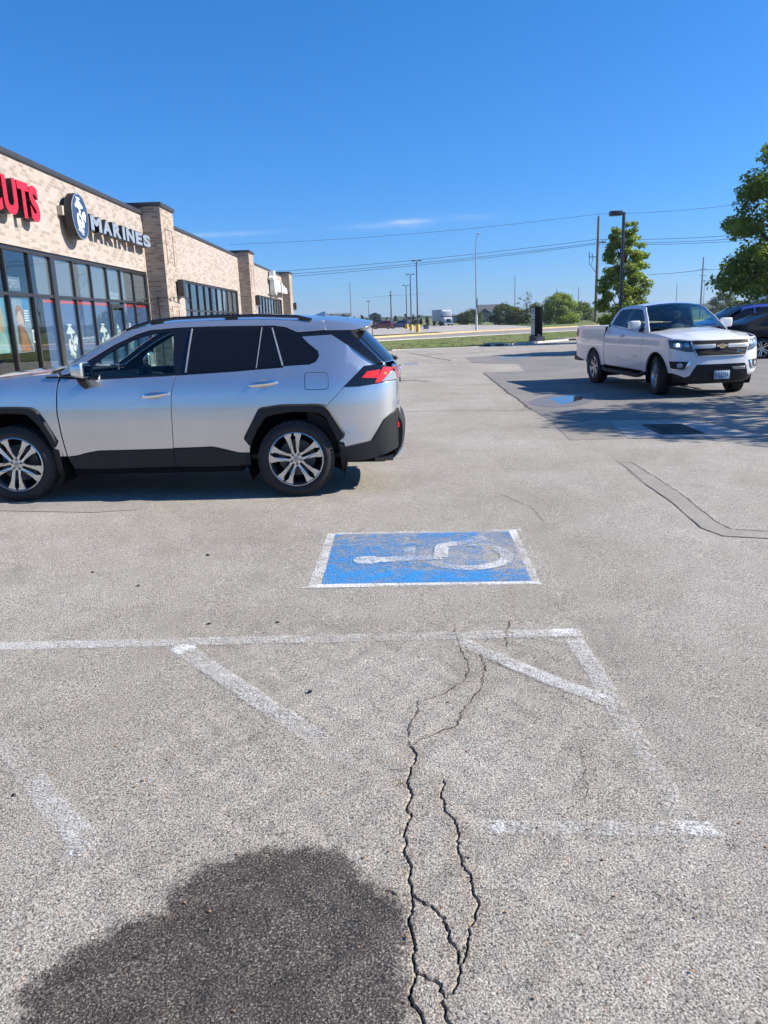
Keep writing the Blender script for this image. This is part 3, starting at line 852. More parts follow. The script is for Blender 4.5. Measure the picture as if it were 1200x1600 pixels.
o = b.obj('pebbles', pbr('tan_pebble', (.36, .22, .12), rough=.8, var=.4, vscale=3)); tag(o, 'tan pebbles scattered on the asphalt near the camera', 'pebbles', kind='stuff')

# ---------------------------------------------------------------- grass strip, street, far lot
xs = np.concatenate([np.linspace(-24, -1, 12), np.linspace(-.6, 30, 90), np.linspace(32, 120, 30)])
NG = [(-25, 84), (-6.5, 74), (-4, 60), (-1, 46), (.7, 43.4), (1.22, 44.0), (4.05, 45.3), (6.4, 46.2), (7.9, 46.9), (9.64, 48.25), (11.77, 51.), (13.9, 53.5), (19.4, 58.3), (60, 88), (200, 190)]
GRL = [(-25, 95), (-7, 82), (-4, 72), (-.3, 62), (3.23, 67), (9.45, 72.9), (20.45, 81.2), (28.85, 86.6), (70, 118), (260, 262)]
RF = [(-25, 120), (-7, 100), (-3, 82), (-.67, 77.7), (4.33, 89.3), (13.1, 101), (28.6, 113.6), (40.75, 122.5), (90, 160), (300, 322)]
pNG, pGR, pRF = at_x(NG, xs), at_x(GRL, xs), at_x(RF, xs)
rr = random.Random(3)
def shift(pl, d):
    return [(x, y + d) for x, y in pl]
# kerb of the lot, low and pale
def kerb(name, pl, w, h, m, lab, base=-.02):
    b = Buf(); vs = []; fs = []
    for x, y in pl:
        z = hz(x, y) + base
        vs += [(x, y, z), (x, y + .02, z + h - base), (x, y + w, z + h - base), (x, y + w + .02, z)]
    for i in range(len(pl) - 1):
        for j in range(3): fs.append((4 * i + j, 4 * i + 4 + j, 4 * i + 5 + j, 4 * i + 1 + j))
    b.add(vs, fs); o = b.obj(name, m, angle=30); tag(o, lab, kind='structure'); return o
kerb('kerb', [p for p in pNG if p[0] > 6.5], .45, .11, M_CONC2, 'pale concrete kerb between the lot and the grass')
kerb('kerb', [p for p in pNG if p[0] <= 6.6], .22, .05, M_CONC, 'low worn kerb at the edge of the grass')
g = band('grass', shift(pNG, .2), shift(pGR, .1), M_GRASS, .075, rows=10, jit=.015, rnd=rr)
tag(g, 'strip of mown green and dry grass between lot and street', 'grass', kind='stuff')
# short blades so that the strip has a rough nap
V = []; Q = []
for i in range(15000):
    x = rr.uniform(-1., 34.); f = rr.random() ** 1.3
    y0 = float(np.interp(x, *zip(*NG))) + .3; y1 = float(np.interp(x, *zip(*GRL)))
    y = y0 + (y1 - y0) * f; z = hz(x, y) + .05
    a = rr.uniform(0, PI); h = rr.uniform(.02, .06); w = rr.uniform(.04, .10)
    dx, dy = math.cos(a) * w, math.sin(a) * w; lx, ly = rr.uniform(-.05, .05), rr.uniform(-.05, .05)
    k = len(V); V += [(x - dx, y - dy, z), (x + dx, y + dy, z), (x + lx, y + ly, z + h)]; Q.append((k, k + 1, k + 2))
o = np_mesh('grass', V, Q, M_GRASS); tag(o, 'short tufts standing in the grass strip beside the street', 'grass', kind='stuff')
band_o = band('street', shift(pGR, .9), shift(pRF, -.5), M_ROAD, .03, rows=6); tag(band_o, 'brownish asphalt street beyond the grass strip', kind='structure')
kerb('kerb', shift(pGR, .05), 1.0, .12, M_CONC2, 'pale concrete gutter on the near side of the street')
kerb('kerb', shift(pRF, -.6), 1.1, .17, M_YEL, 'kerb painted yellow on the far side of the street')
o = drape('far_parking_lot', [(-6, 99), (-.9, 97.5), (.8, 100.1), (3.0, 102.5), (4.4, 108.4), (8.2, 112.), (9.5, 98.6), (13.1, 102.2), (19.3, 107.3), (23.9, 112.), (25.5, 127.2), (27.1, 159.3), (26.3, 180.4), (22.5, 213.6), (18.2, 224.6), (9.3, 230), (1.8, 222.8), (-14, 200), (-16, 120)], M_LOT2, .02)
tag(o, 'pale asphalt of the big parking lot across the street', kind='structure')
# ---------------------------------------------------------------- shared car materials
M_SILVER = carpaint('silver_paint', (.66, .665, .675), metal=.80, rough=.23)
M_TRWHITE = carpaint('white_paint', (.72, .725, .73), metal=0., rough=.35)
M_CLAD = pbr('black_cladding', (.021, .0215, .023), rough=.55, spec=.32, var=.15, vscale=6, bump=.15, bscale=700)
M_GLOSSB = pbr('gloss_black', (.010, .010, .012), rough=.08, spec=.5, coat=.6)
M_DARK = pbr('dark_trim', (.014, .014, .016), rough=.7)
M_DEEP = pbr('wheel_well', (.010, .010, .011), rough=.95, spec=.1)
M_CHROME = pbr('chrome', (.82, .83, .85), rough=.08, metal=1.)
M_SATIN = pbr('satin_metal', (.55, .56, .58), rough=.28, metal=1.)
M_ALLOY = pbr('alloy', (.66, .65, .64), rough=.24, metal=.9)
M_ALLOYD = pbr('alloy_dark', (.10, .10, .105), rough=.35, metal=.8)
M_TYRE = pbr('tyre_rubber', (.028, .027, .027), rough=.72, var=.25, vscale=7, bump=.2, bscale=90, spec=.35)
M_DISC = pbr('brake_steel', (.10, .10, .10), rough=.5, metal=1.)
M_GLASS = glass('car_glass', (.62, .80, .78), 1.5)
M_PRIV = glass('privacy_glass', (.10, .11, .12), 1.42, dark=.72)
M_WIND = glass('windshield_glass', (.62, .78, .78), 1.9)
M_RED = lens('red_lens', (.62, .015, .02), .1)
M_REDL = pbr('sunlit_red_lens', (.85, .03, .02), rough=.12, coat=1.)  # brighter copy of the red lens; sunlight put into its colour
M_AMBER = pbr('amber_lens', (.9, .30, .04), rough=.15, coat=1.)
M_CLEAR = pbr('clear_lens', (.36, .37, .38), rough=.2, metal=.2, coat=1.)
M_STRIP = pbr('bright_trim', (.50, .50, .50), rough=.45, metal=.7)
M_MIRROR = pbr('mirror', (.9, .9, .9), rough=.01, metal=1.)
M_SEAT = pbr('seat_cloth', (.045, .043, .042), rough=.85, var=.2)
M_GOLD = pbr('gold_badge', (.70, .48, .14), rough=.25, metal=.9)

def arcpts(cx, cz, r, a0, a1, n):
    return [(cx + r * math.cos(R(a0 + (a1 - a0) * i / (n - 1))), cz + r * math.sin(R(a0 + (a1 - a0) * i / (n - 1)))) for i in range(n)]

# ---------------------------------------------------------------- wheels: outer face towards +y, hub at the origin
def wheel_mesh(kind, Rt, W, rim, parent=None):
    h = W / 2
    b = Buf()
    prof = [(rim - .012, h - .03), (rim + .004, h - .008), (rim + .012, h + .004), ((rim + Rt) / 2 - .01, h + .014), (Rt - .045, h + .008), (Rt - .020, h - .008), (Rt - .006, h - .026)]
    tread = []
    g = 5
    for i in range(g):
        y0 = h - .034 - (W - .068) * i / g; y1 = h - .034 - (W - .068) * (i + 1) / g
        tread += [(Rt - .009, y0), (Rt, y0 - .004), (Rt, y1 + .010), (Rt - .009, y1 + .006)]
    prof = prof + tread + [(r, -y) for r, y in reversed(prof)]
    b.lathe(prof, 56, 'y')
    # shoulder blocks
    for k in range(60):
        a = 2 * PI * k / 60
        b.M = Matrix.Rotation(a, 4, 'Y')
        b.box(Rt - .022, Rt - .003, h - .024, h - .002, -.011, .011)
    b.M = Matrix.Identity(4)
    w = b.obj('wheel', M_TYRE, parent, angle=28)
    # barrel and back
    b = Buf()
    b.lathe([(rim + .006, h - .004), (rim - .004, h + .001), (rim - .012, h - .010), (rim - .018, h - .06), (rim - .03, -h + .03), (rim, -h + .01)], 48, 'y')
    b.obj('rim_barrel', M_ALLOY if kind != 'dark' else M_ALLOYD, w)
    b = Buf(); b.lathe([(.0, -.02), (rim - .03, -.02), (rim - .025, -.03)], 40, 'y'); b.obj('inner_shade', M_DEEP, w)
    b = Buf(); b.lathe([(.05, -.005), (rim * .68, -.005), (rim * .68, -.018), (.05, -.018)], 40, 'y', close=True)
    b.box(rim * .36, rim * .66, -.018, .030, -.06, .06, .008); b.obj('brake_disc', M_DISC, w)
    # spokes
    b = Buf()
    face = h - .014
    n = {'twin': 5, 'six': 6, 'multi': 5}[kind]
    P3 = lambda ang: (lambda r, t, d: (r * math.cos(ang) - t * math.sin(ang), d - (.014 if r < .10 else 0), r * math.sin(ang) + t * math.cos(ang)))
    for k in range(n):
        a = 2 * PI * k / n + R(20)
        q = rim / .256
        if kind == 'twin':
            for s in (1, -1):
                poly = [(.050 * q, .010 * s), (.085 * q, .015 * s), (.218 * q, .023 * s), (.230 * q, .012 * s), (.247 * q, .012 * s), (.247 * q, .088 * s), (.228 * q, .082 * s), (.17 * q, .056 * s), (.10 * q, .040 * s), (.050 * q, .036 * s)]
                b.prism(poly, face - .045, face, P3(a))
        elif kind == 'six':
            for s in (1, -1):
                poly = [(.04 * q, .004 * s), (.14 * q, .006 * s), (.248 * q, .012 * s), (.248 * q, .060 * s), (.20 * q, .034 * s), (.04 * q, .028 * s)]
                b.prism(poly, face - .04, face, P3(a))
        else:
            for s in (1, -1):
                poly = [(.04 * q, .010 * s), (.248 * q, .028 * s), (.248 * q, .056 * s), (.04 * q, .030 * s)]
                b.prism(poly, face - .035, face, P3(a))
    b.lathe([(.0, face - .012), (.052, face - .012), (.058, face - .02), (.058, face - .05)], 32, 'y')
    b.obj('spokes', M_ALLOY, w, angle=25)
    b = Buf(); b.lathe([(.0, face - .005), (.024, face - .006), (.029, face - .012)], 24, 'y'); b.obj('hub_cap', M_SATIN, w)
    b = Buf()
    # oval badge on the cap
    for rx, rz in ((.019, .012), (.007, .012)):
        b.tube([(rx * math.cos(t), face - .0045, rz * math.sin(t)) for t in np.linspace(0, 2 * PI, 20)], .0016, 5)
    b.tube([(-.010, face - .0045, .007), (.010, face - .0045, .007)], .0016, 5)
    for k in range(5):
        a = 2 * PI * k / 5 + R(20 + 36)
        b.M = Matrix.Translation((.044 * math.cos(a), 0, .044 * math.sin(a)))
        b.lathe([(.0, face - .001), (.008, face - .003), (.010, face - .014)], 8, 'y')
    b.M = Matrix.Identity(4)
    b.obj('lug_nuts', M_ALLOYD, w)
    return w

def place_wheels(root, proto, hubs, steer=0.0, z=0.0, spin=()):
    out = []
    for i, (x, y) in enumerate(hubs):
        w = proto if i == 0 else copy_tree(proto, root)
        w.parent = root
        w.location = (x, y, z)
        e = Matrix.Rotation(R(steer) if x > 1 else 0, 4, 'Z') @ Matrix.Rotation(0 if y > 0 else PI, 4, 'Z') @ Matrix.Rotation(R(spin[i] if i < len(spin) else 17 * i), 4, 'Y')
        w.rotation_euler = e.to_euler()
        out.append(w)
    return out

def smooth_table(K, V, lo, hi, n=400, s=6):
    xs = np.linspace(lo, hi, n); ys = np.interp(xs, K, V)
    k = np.exp(-.5 * (np.arange(-3 * s, 3 * s + 1) / s) ** 2); k /= k.sum()
    yp = np.concatenate([2 * ys[0] - ys[3 * s:0:-1], ys, 2 * ys[-1] - ys[-2:-3 * s - 2:-1]])
    return xs, np.convolve(yp, k, 'valid')

def tab(K, V, lo, hi, s=6):
    X, Y = smooth_table(K, V, lo, hi, 400, s)
    return lambda q: float(np.interp(q, X, Y))

def person_seated(name, label, loc, rotz, shirt, reach):
    """driver: one continuous skinned body (pelvis root) + head + hair; arms forward to the wheel"""
    root = thing(name, label, 'person', loc, (0, 0, rotz))
    V = [(0, 0, .10), (-.06, 0, .32), (-.09, 0, .52), (-.08, 0, .60), (-.05, 0, .68),
         (-.08, .19, .50), (.12, .26, .30), reach[0],
         (-.08, -.19, .50), (.12, -.26, .30), reach[1],
         (.40, .11, .12), (.62, .12, -.20), (.40, -.11, .12), (.62, -.12, -.20)]
    E = [(0, 1), (1, 2), (2, 3), (3, 4), (2, 5), (5, 6), (6, 7), (2, 8), (8, 9), (9, 10), (0, 11), (11, 12), (0, 13), (13, 14)]
    rad = [.15, .14, .12, .06, .055, .075, .05, .036, .075, .05, .036, .085, .06, .085, .06]
    me = bpy.data.meshes.new('body'); me.from_pydata(V, E, [])
    ob = bpy.data.objects.new('body', me); COL.objects.link(ob)
    sk = ob.modifiers.new('s', 'SKIN'); ob.modifiers.new('u', 'SUBSURF').levels = 1
    for i, v in enumerate(me.skin_vertices[0].data): v.radius = (rad[i], rad[i] * (1.1 if i < 3 else 1))
    me.skin_vertices[0].data[0].use_root = True
    dg = bpy.context.evaluated_depsgraph_get(); dg.update()
    nm = bpy.data.meshes.new_from_object(ob.evaluated_get(dg)); nm.materials.clear(); nm.materials.append(shirt); nm.shade_smooth()
    bpy.data.objects.remove(ob)
    link(bpy.data.objects.new('body', nm), root)
    skin = pbr('skin', (.46, .28, .20), rough=.5)
    b = Buf()
    bm = bmesh.new(); bmesh.ops.create_uvsphere(bm, u_segments=20, v_segments=14, radius=1)
    for v in bm.verts:
        x, y, z = v.co
        k = 1 - .22 * max(0, -z)
        v.co = Vector((-.03 + x * .098 * k + (.018 if x > .85 and -.25 < z < .15 and abs(y) < .25 else 0), y * .076 * k, .80 + z * .125))
    b.bm(bm)
    for s in (1, -1):
        b.box(-.045, -.01, .072 * s - .008, .072 * s + .008, .775, .83, .006)
        p = reach[0] if s > 0 else reach[1]
        for i in range(4):   # fingers curled over the rim of the wheel
            o = (i - 1.5) * .018
            b.tube([(p[0] - .02, p[1] + o, p[2]), (p[0] + .05, p[1] + o, p[2] + .03), (p[0] + .08, p[1] + o, p[2] + .005), (p[0] + .065, p[1] + o, p[2] - .02)], [.010, .0095, .008, .006], 6)
        b.tube([(p[0] - .01, p[1] - .035 * s, p[2]), (p[0] + .03, p[1] - .06 * s, p[2] + .012), (p[0] + .055, p[1] - .062 * s, p[2] + .01)], [.011, .010, .007], 6)
    b.obj('head', skin, root)
    b = Buf(); bm = bmesh.new(); bmesh.ops.create_uvsphere(bm, u_segments=18, v_segments=12, radius=1)
    for v in list(bm.verts):
        if v.co.z < -.1 and v.co.x > -.2 or v.co.z < -.45 or (v.co.x > .62 and v.co.z < .45): bm.verts.remove(v)
    for v in bm.verts: v.co = Vector((-.036 + v.co.x * .105, v.co.y * .084, .808 + v.co.z * .132))
    b.bm(bm); b.obj('hair', pbr('hair', (.03, .02, .014), rough=.6), root)
    return root

# =====================================================================================  SILVER SUV
SX = tab([.15, .22, .30, .45, .60, .75, .88, 1.0, 1.07, 1.13, 1.18, 1.30, 1.50, 1.60, 1.66, 1.72],
         [.78, .82, .870, .890, .904, .911, .907, .895, .883, .866, .845, .795, .70, .645, .59, .50], .1, 1.8)
def sw(x, z):
    b = SX(z)
    t = min(1.3, max(0, (-.28 - x) / .65)); b *= 1 - .19 * t ** 2.3
    t = min(1.2, max(0, (x - 2.6) / .9)); b *= 1 - .20 * t ** 2.3
    t = min(1.1, max(0, (-.78 - x) / .19)); b *= 1 - .11 * t ** 2.4
    return b
sO = Vector((-0.814, 8.117, 0.012))
th = math.atan(.015)
fw = Vector((-math.cos(th), 0, math.sin(th))); up = Vector((math.sin(th), 0, math.cos(th))); lf = up.cross(fw)
srot = Matrix((fw, lf, up)).transposed().to_euler()
suv = thing('suv', 'silver suv with black wheel arch cladding parked nose toward the shops', 'car', sO, srot)

arch_f_out = [(2.304, .518), (2.273, .526), (2.245, .576), (2.332, .762), (2.396, .87), (2.451, .902), (2.582, .91), (2.70, .912), (2.82, .910), (2.94, .902), (2.995, .87), (3.06, .762), (3.135, .60), (3.13, .52)]
arch_f_in = [(3.06, .52), (3.04, .629), (2.975, .747), (2.91, .814), (2.875, .838), (2.70, .852), (2.51, .840), (2.477, .814), (2.412, .747), (2.346, .629)]
arch_r_out = [(.444, .500), (.496, .557), (.477, .604), (.341, .843), (.304, .861), (.127, .885), (-.214, .884), (-.287, .871), (-.326, .834), (-.463, .602), (-.452, .565), (-.404, .529)]
arch_r_in = [(-.386, .548), (-.292, .757), (-.238, .795), (-.137, .815), (.03, .815), (.197, .794), (.281, .768), (.362, .658), (.438, .503)]
fdoor = [(2.172, 1.165), (2.198, 1.10), (2.21, 1.0), (2.218, .842), (2.203, .643), (2.177, .425), (2.083, .437), (1.98, .462), (1.877, .479), (1.168, .484), (1.161, .60), (1.156, .722), (1.150, .952), (1.136, 1.048), (1.106, 1.168), (1.423, 1.158), (1.75, 1.148), (1.898, 1.144), (2.08, 1.155)]
rdoor = [(1.106, 1.168), (1.136, 1.048), (1.150, .952), (1.156, .722), (1.161, .60), (1.168, .49), (.794, .496), (.72, .48), (.556, .434), (.446, .43), (.438, .503), (.362, .658), (.281, .768), (.197, .794), (.128, .804), (.122, .885), (.089, 1.039), (.068, 1.127), (.093, 1.221), (.359, 1.207), (.552, 1.193), (1.011, 1.172)]
fclad = [(2.177, .425), (2.083, .437), (1.98, .462), (1.877, .479), (1.168, .484), (1.158, .31), (1.9, .30), (2.13, .31)]
rclad = [(1.168, .49), (.794, .496), (.72, .48), (.556, .434), (.446, .43), (.448, .31), (.8, .30), (1.158, .31)]
fender = [(2.20, 1.205), (2.30, 1.203), (2.42, 1.191), (2.74, 1.158), (3.0, 1.118), (3.22, 1.06), (3.36, .98), (3.44, .88), (3.44, .62), (3.40, .45), (3.06, .45), (3.06, .52)] + arch_f_in[1:] + [(2.304, .518), (2.25, .43), (2.183, .43), (2.209, .643), (2.224, .842), (2.216, 1.0), (2.204, 1.10), (2.178, 1.175)]
quarter = [(.128, .804), (.128, .885), (.095, 1.039), (.074, 1.127), (.098, 1.230), (-.148, 1.241), (-.207, 1.264), (-.240, 1.316), (-.228, 1.364), (-.134, 1.438), (-.078, 1.494), (-.16, 1.498), (-.32, 1.388), (-.48, 1.275), (-.473, 1.15), (-.466, 1.037), (-.383, .952), (-.300, .868), (-.238, .795), (-.137, .815), (.03, .815)]
quarter2 = [(-.16, 1.498), (-.32, 1.388), (-.48, 1.275), (-.473, 1.15), (-.466, 1.037), (-.658, 1.218), (-.746, 1.224), (-.811, 1.222), (-.701, 1.285), (-.353, 1.507)]
bcover = [(-.466, 1.037), (-.383, .952), (-.300, .868), (-.292, .757), (-.386, .548), (-.404, .529), (-.453, .466), (-.710, .513), (-.752, .575), (-.834, .708), (-.906, .759), (-.968, .80), (-.966, .95), (-.960, 1.076), (-.881, 1.067), (-.606, 1.037)]
def facet(x, z):
    a = max(0, (x + .16) * -.575 + (z - 1.498) * .818); c = max(0, (x + .48) * -1.0 + (z - 1.275) * -.05)
    return .34 * a * c / (a + c + 1e-6)
tail = [(-.466, 1.037), (-.658, 1.216), (-.746, 1.222), (-.834, 1.218), (-.934, 1.192), (-.962, 1.078), (-.881, 1.069), (-.606, 1.039)]
red1 = [(-.632, 1.109), (-.681, 1.163), (-.804, 1.177), (-.778, 1.103)]
red2 = [(-.752, 1.061), (-.834, 1.199), (-.934, 1.190), (-.913, 1.160), (-.882, 1.134), (-.801, 1.063)]
clearp = [(-.815, 1.068), (-.889, 1.138), (-.920, 1.160), (-.945, 1.15), (-.960, 1.08), (-.881, 1.073)]
bside = [(-.453, .466), (-.710, .513), (-.752, .575), (-.834, .708), (-.906, .759), (-.970, .80), (-.985, .72), (-.985, .50), (-.955, .42), (-.848, .381), (-.646, .335), (-.440, .338), (-.404, .50)]
blackp = [(-.037, 1.534), (-.306, 1.547), (-.539, 1.551), (-.557, 1.506), (-.69, 1.375), (-.821, 1.25), (-.811, 1.226), (-.701, 1.289), (-.353, 1.511), (-.078, 1.498)]
spoilp = [(-.289, 1.642), (-.50, 1.612), (-.690, 1.572), (-.557, 1.551), (-.306, 1.552)]
cant = [(2.171, 1.222), (1.925, 1.379), (1.702, 1.510), (1.543, 1.586), (1.368, 1.628), (1.089, 1.649), (.717, 1.660), (.342, 1.662), (-.109, 1.643), (-.287, 1.634), (-.304, 1.552), (-.037, 1.537), (-.018, 1.542), (.075, 1.584), (.188, 1.602), (.71, 1.605), (1.082, 1.600), (1.359, 1.581), (1.473, 1.548), (1.682, 1.456), (1.905, 1.326), (2.104, 1.197), (2.16, 1.19)]
dlo = [(2.10, 1.194), (1.905, 1.323), (1.682, 1.453), (1.473, 1.545), (1.359, 1.578), (1.082, 1.597), (.71, 1.602), (.188, 1.599), (.075, 1.581), (-.018, 1.538), (-.078, 1.494), (-.134, 1.438), (-.228, 1.364), (-.240, 1.316), (-.207, 1.264), (-.148, 1.241), (.098, 1.226), (.359, 1.209), (.552, 1.195), (1.011, 1.174), (1.106, 1.170), (1.423, 1.160), (1.75, 1.150), (1.898, 1.146), (2.08, 1.157), (2.16, 1.185)]
fglass = [(1.885, 1.166), (1.885, 1.262), (1.818, 1.330), (1.690, 1.406), (1.50, 1.506), (1.342, 1.553), (1.177, 1.566), (1.132, 1.568), (1.118, 1.190), (1.423, 1.178), (1.75, 1.169)]
rglass = [(.986, 1.192), (.948, 1.578), (.31, 1.578), (.357, 1.216)]
rq1 = [(.335, 1.219), (.122, 1.234), (.218, 1.576), (.288, 1.577)]
rqg = [(.086, 1.240), (.188, 1.574), (.113, 1.566), (-.015, 1.520), (-.126, 1.430), (-.216, 1.357), (-.228, 1.316), (-.200, 1.274), (-.146, 1.249)]
fuelp = [(-.12, 1.171), (-.30, 1.169), (-.322, 1.145), (-.322, 1.035), (-.30, 1.013), (-.12, 1.013), (-.10, 1.035), (-.10, 1.15)]

def sside(s, extra=0.0):
    return lambda x, z: Vector((x, s * (sw(x, z) + extra), z))
def side_sheet(s, name, polys, m, parent, off=0., thick=.014, res=(.05, .035), gap=0., holes=(), extra=0.0, bev=.0025):
    sh = Sheet()
    for p in polys:
        sh.add(inset(p, gap + bev) if gap > 0 else p, sside(s, extra), res, thick, off, holes, sgn=-s, bev=bev if thick > .008 else .0005)
    return sh.obj(name, m, parent)

def handle(parent, x0, z0, x1, z1, s):
    b = Buf()
    n = 9
    pts = []; rr = []
    for i in range(n):
        t = i / (n - 1); x = x0 + (x1 - x0) * t; z = z0 + (z1 - z0) * t
        pts.append((x, s * (sw(x, z) + .006 + .032 * math.sin(PI * t) ** .6), z)); rr.append(.013 + .012 * math.sin(PI * t) ** .5)
    b.tube(pts, rr, 8)
    h = b.obj('handle', M_CHROME, parent)
    xm, zm = (x0 + x1) / 2, (z0 + z1) / 2
    cup = [(xm + .055 * math.cos(a), zm + .04 * math.sin(a)) for a in np.linspace(0, 2 * PI, 20)[:-1]]
    side_sheet(s, 'handle_recess_shade', [cup], M_STRIP, h, off=.0012, thick=.001)  # flat darker ellipse; shade of the cup put into its colour
    return h

for s in (1, -1):
    d1 = side_sheet(s, 'door', [fdoor], M_SILVER, suv, gap=.0025)
    side_sheet(s, 'lower_trim', [fclad], M_CLAD, d1, off=.006, thick=.03, gap=.002)
    side_sheet(s, 'window', [fglass], M_GLASS, d1, off=-.003, thick=0, gap=-.004)
    handle(d1, 1.425, .982, 1.165, 1.008, s)
    d2 = side_sheet(s, 'door', [rdoor], M_SILVER, suv, gap=.0025)
    side_sheet(s, 'lower_trim', [rclad], M_CLAD, d2, off=.006, thick=.03, gap=.002)
    side_sheet(s, 'window', [rglass], M_PRIV, d2, off=.003, thick=.003)
    side_sheet(s, 'window', [rq1], M_PRIV, d2, off=.003, thick=.003)
    handle(d2, .418, 1.066, .155, 1.090, s)
    for cs in ([(1.001, 1.191), (1.013, 1.191), (.965, 1.583), (.953, 1.583)], [(.346, 1.217), (.352, 1.217), (.304, 1.583), (.298, 1.583)], [(.098, 1.236), (.110, 1.235), (.209, 1.578), (.198, 1.579)]):
        side_sheet(s, 'chrome_strip', [cs], M_STRIP, d2, off=.006, thick=.004)
    side_sheet(s, 'fender', [fender], M_SILVER, suv, gap=.002)
    qs = Sheet(); qs.add(quarter, sside(s), (.035, .035), .014, 0., sgn=-s, bev=.0005)
    qs.add(quarter2, lambda x, z, s=s: Vector((x, s * (sw(x, z) - facet(x, z)), z)), (.03, .03), .014, 0., sgn=-s, bev=.0005)
    q = qs.obj('quarter_panel', M_SILVER, suv)
    side_sheet(s, 'bumper_cover', [bcover], M_SILVER, suv, gap=.003, res=(.03, .03))
    side_sheet(s, 'quarter_window', [rqg], M_PRIV, q, off=.003, thick=.003)
    if s > 0:
        side_sheet(s, 'fuel_door_gap', [fuelp], M_DARK, q, off=.0006, thick=0)
        side_sheet(s, 'fuel_door', [fuelp], M_SILVER, q, off=.0016, thick=.001, gap=.0028)
    side_sheet(s, 'window_frame', [dlo], M_GLOSSB, suv, off=-.005, thick=.015, holes=[fglass])
    side_sheet(s, 'roof_side', [cant], M_SILVER, suv, gap=.001)
    side_sheet(s, 'rear_pillar', [blackp], M_GLOSSB, suv, off=-.002, thick=.02, gap=.001)
    side_sheet(s, 'wheel_arch', [inset(arch_f_out + arch_f_in, .014)], M_CLAD, suv, off=.026, thick=.05, bev=.016)
    side_sheet(s, 'wheel_arch', [inset(arch_r_out + arch_r_in, .014)], M_CLAD, suv, off=.026, thick=.05, bev=.016)
    t = side_sheet(s, 'tail_light', [tail], M_GLOSSB, suv, off=.004, thick=.03, res=(.03, .03))
    for rp in (red1, red2): side_sheet(s, 'red_lens', [rp], M_REDL, t, off=.009, thick=.006, res=(.03, .03))
    side_sheet(s, 'amber_lens', [[(-.835, 1.150), (-.86, 1.150), (-.865, 1.135), (-.845, 1.13)]], M_AMBER, t, off=.0115, thick=.003)
    side_sheet(s, 'clear_lens', [clearp], M_CLEAR, t, off=.008, thick=.006, res=(.03, .03))
    side_sheet(s, 'bumper_side', [bside], M_CLAD, suv, off=.014, thick=.05, res=(.035, .035))
    side_sheet(s, 'reflector', [[(-.985, .66), (-.955, .67), (-.955, .62), (-.985, .60)]], M_RED, suv, off=.020, thick=.006)
    # dark backing inside the panels
    inner = [(2.17, 1.12), (2.17, .40), (2.30, .42), (2.30, .52)] + [p for p in reversed(arch_f_in[1:])] + [(3.06, .45), (3.38, .47), (3.40, .86), (3.2, 1.0), (2.74, 1.10), (2.42, 1.14)]
    side_sheet(s, 'inner_trim', [inner], M_DEEP, suv, off=-.03, thick=0)
    inner = [(2.17, 1.14), (1.1, 1.16), (.1, 1.215), (-.2, 1.22), (-.24, 1.31), (-.08, 1.48), (-.35, 1.49), (-.8, 1.2), (-.95, 1.1), (-.95, .5), (-.60, .40), (-.42, .50)] + arch_r_in + [(.46, .36), (2.15, .36)]
    side_sheet(s, 'inner_trim', [inner], M_DEEP, suv, off=-.03, thick=0)
    # wheel wells
    for cx in (0.0, 2.685):
        b = Buf()
        A = arcpts(cx, .36, .475, -25, 205, 24)
        vs = []; fs = []
        for (x, z) in A: vs += [(x, s * .895, z), (x, s * .50, z)]
        for i in range(len(A) - 1): fs.append((2 * i, 2 * i + 1, 2 * i + 3, 2 * i + 2))
        b.add(vs, fs)
        c = len(b.v); b.v.append((cx, s * .50, .36)); b.f += [(c - len(vs) + 2 * i + 1, c - len(vs) + 2 * i + 3, c) for i in range(len(A) - 1)]
        b.obj('wheel_well', M_DEEP, suv)
    # mud flaps
    side_sheet(s, 'mud_flap', [[(-.400, .525), (-.452, .510), (-.478, .292), (-.430, .212)]], M_CLAD, suv, off=.004, thick=.10)
    side_sheet(s, 'mud_flap', [[(2.304, .520), (2.250, .492), (2.235, .225), (2.290, .205)]], M_CLAD, suv, off=.004, thick=.10)
    # door mirror
    b = Buf()
    b.tube([(1.935, s * .86, 1.10), (1.93, s * .95, 1.135), (1.92, s * 1.0, 1.18)], [.045, .045, .05], 10)
    mb = b.obj('mirror', M_CLAD, suv)
    b = Buf(); bm = bmesh.new(); bmesh.ops.create_cube(bm, size=1)
    bmesh.ops.bevel(bm, geom=list(bm.edges), offset=.22, segments=4, affect='EDGES', profile=.5)
    for v in bm.verts:
        k = 1 - .35 * (v.co.x + .5)
        v.co = Vector((1.915 + v.co.x * .13, s * (1.045 + v.co.y * .23 * k), 1.245 + v.co.z * .155 * k))
    b.bm(bm); b.obj('mirror_cap', M_SILVER, mb)
    Buf().box(1.846, 1.849, s * 1.045 - .085, s * 1.045 + .085, 1.185, 1.305).obj('mirror_glass', M_MIRROR, mb)
    # roof rail
    b = Buf()
    RL = [(1.58, 1.583), (1.48, 1.622), (1.35, 1.658), (1.13, 1.684), (.79, 1.694), (.35, 1.696), (-.03, 1.679), (-.17, 1.650)]
    b.tube([(x, s * (sw(x, z - .03) - .012), z) for x, z in RL], [.010] + [.015] * 6 + [.010], 8)
    for x, z0, z1 in ((1.30, 1.61, 1.66), (.6, 1.64, 1.69), (-.1, 1.62, 1.66)): b.box(x - .06, x + .06, s * (sw(x, z1) - .0) - .014, s * sw(x, z1) + .014, z0, z1)
    b.obj('roof_rail', M_GLOSSB, suv)

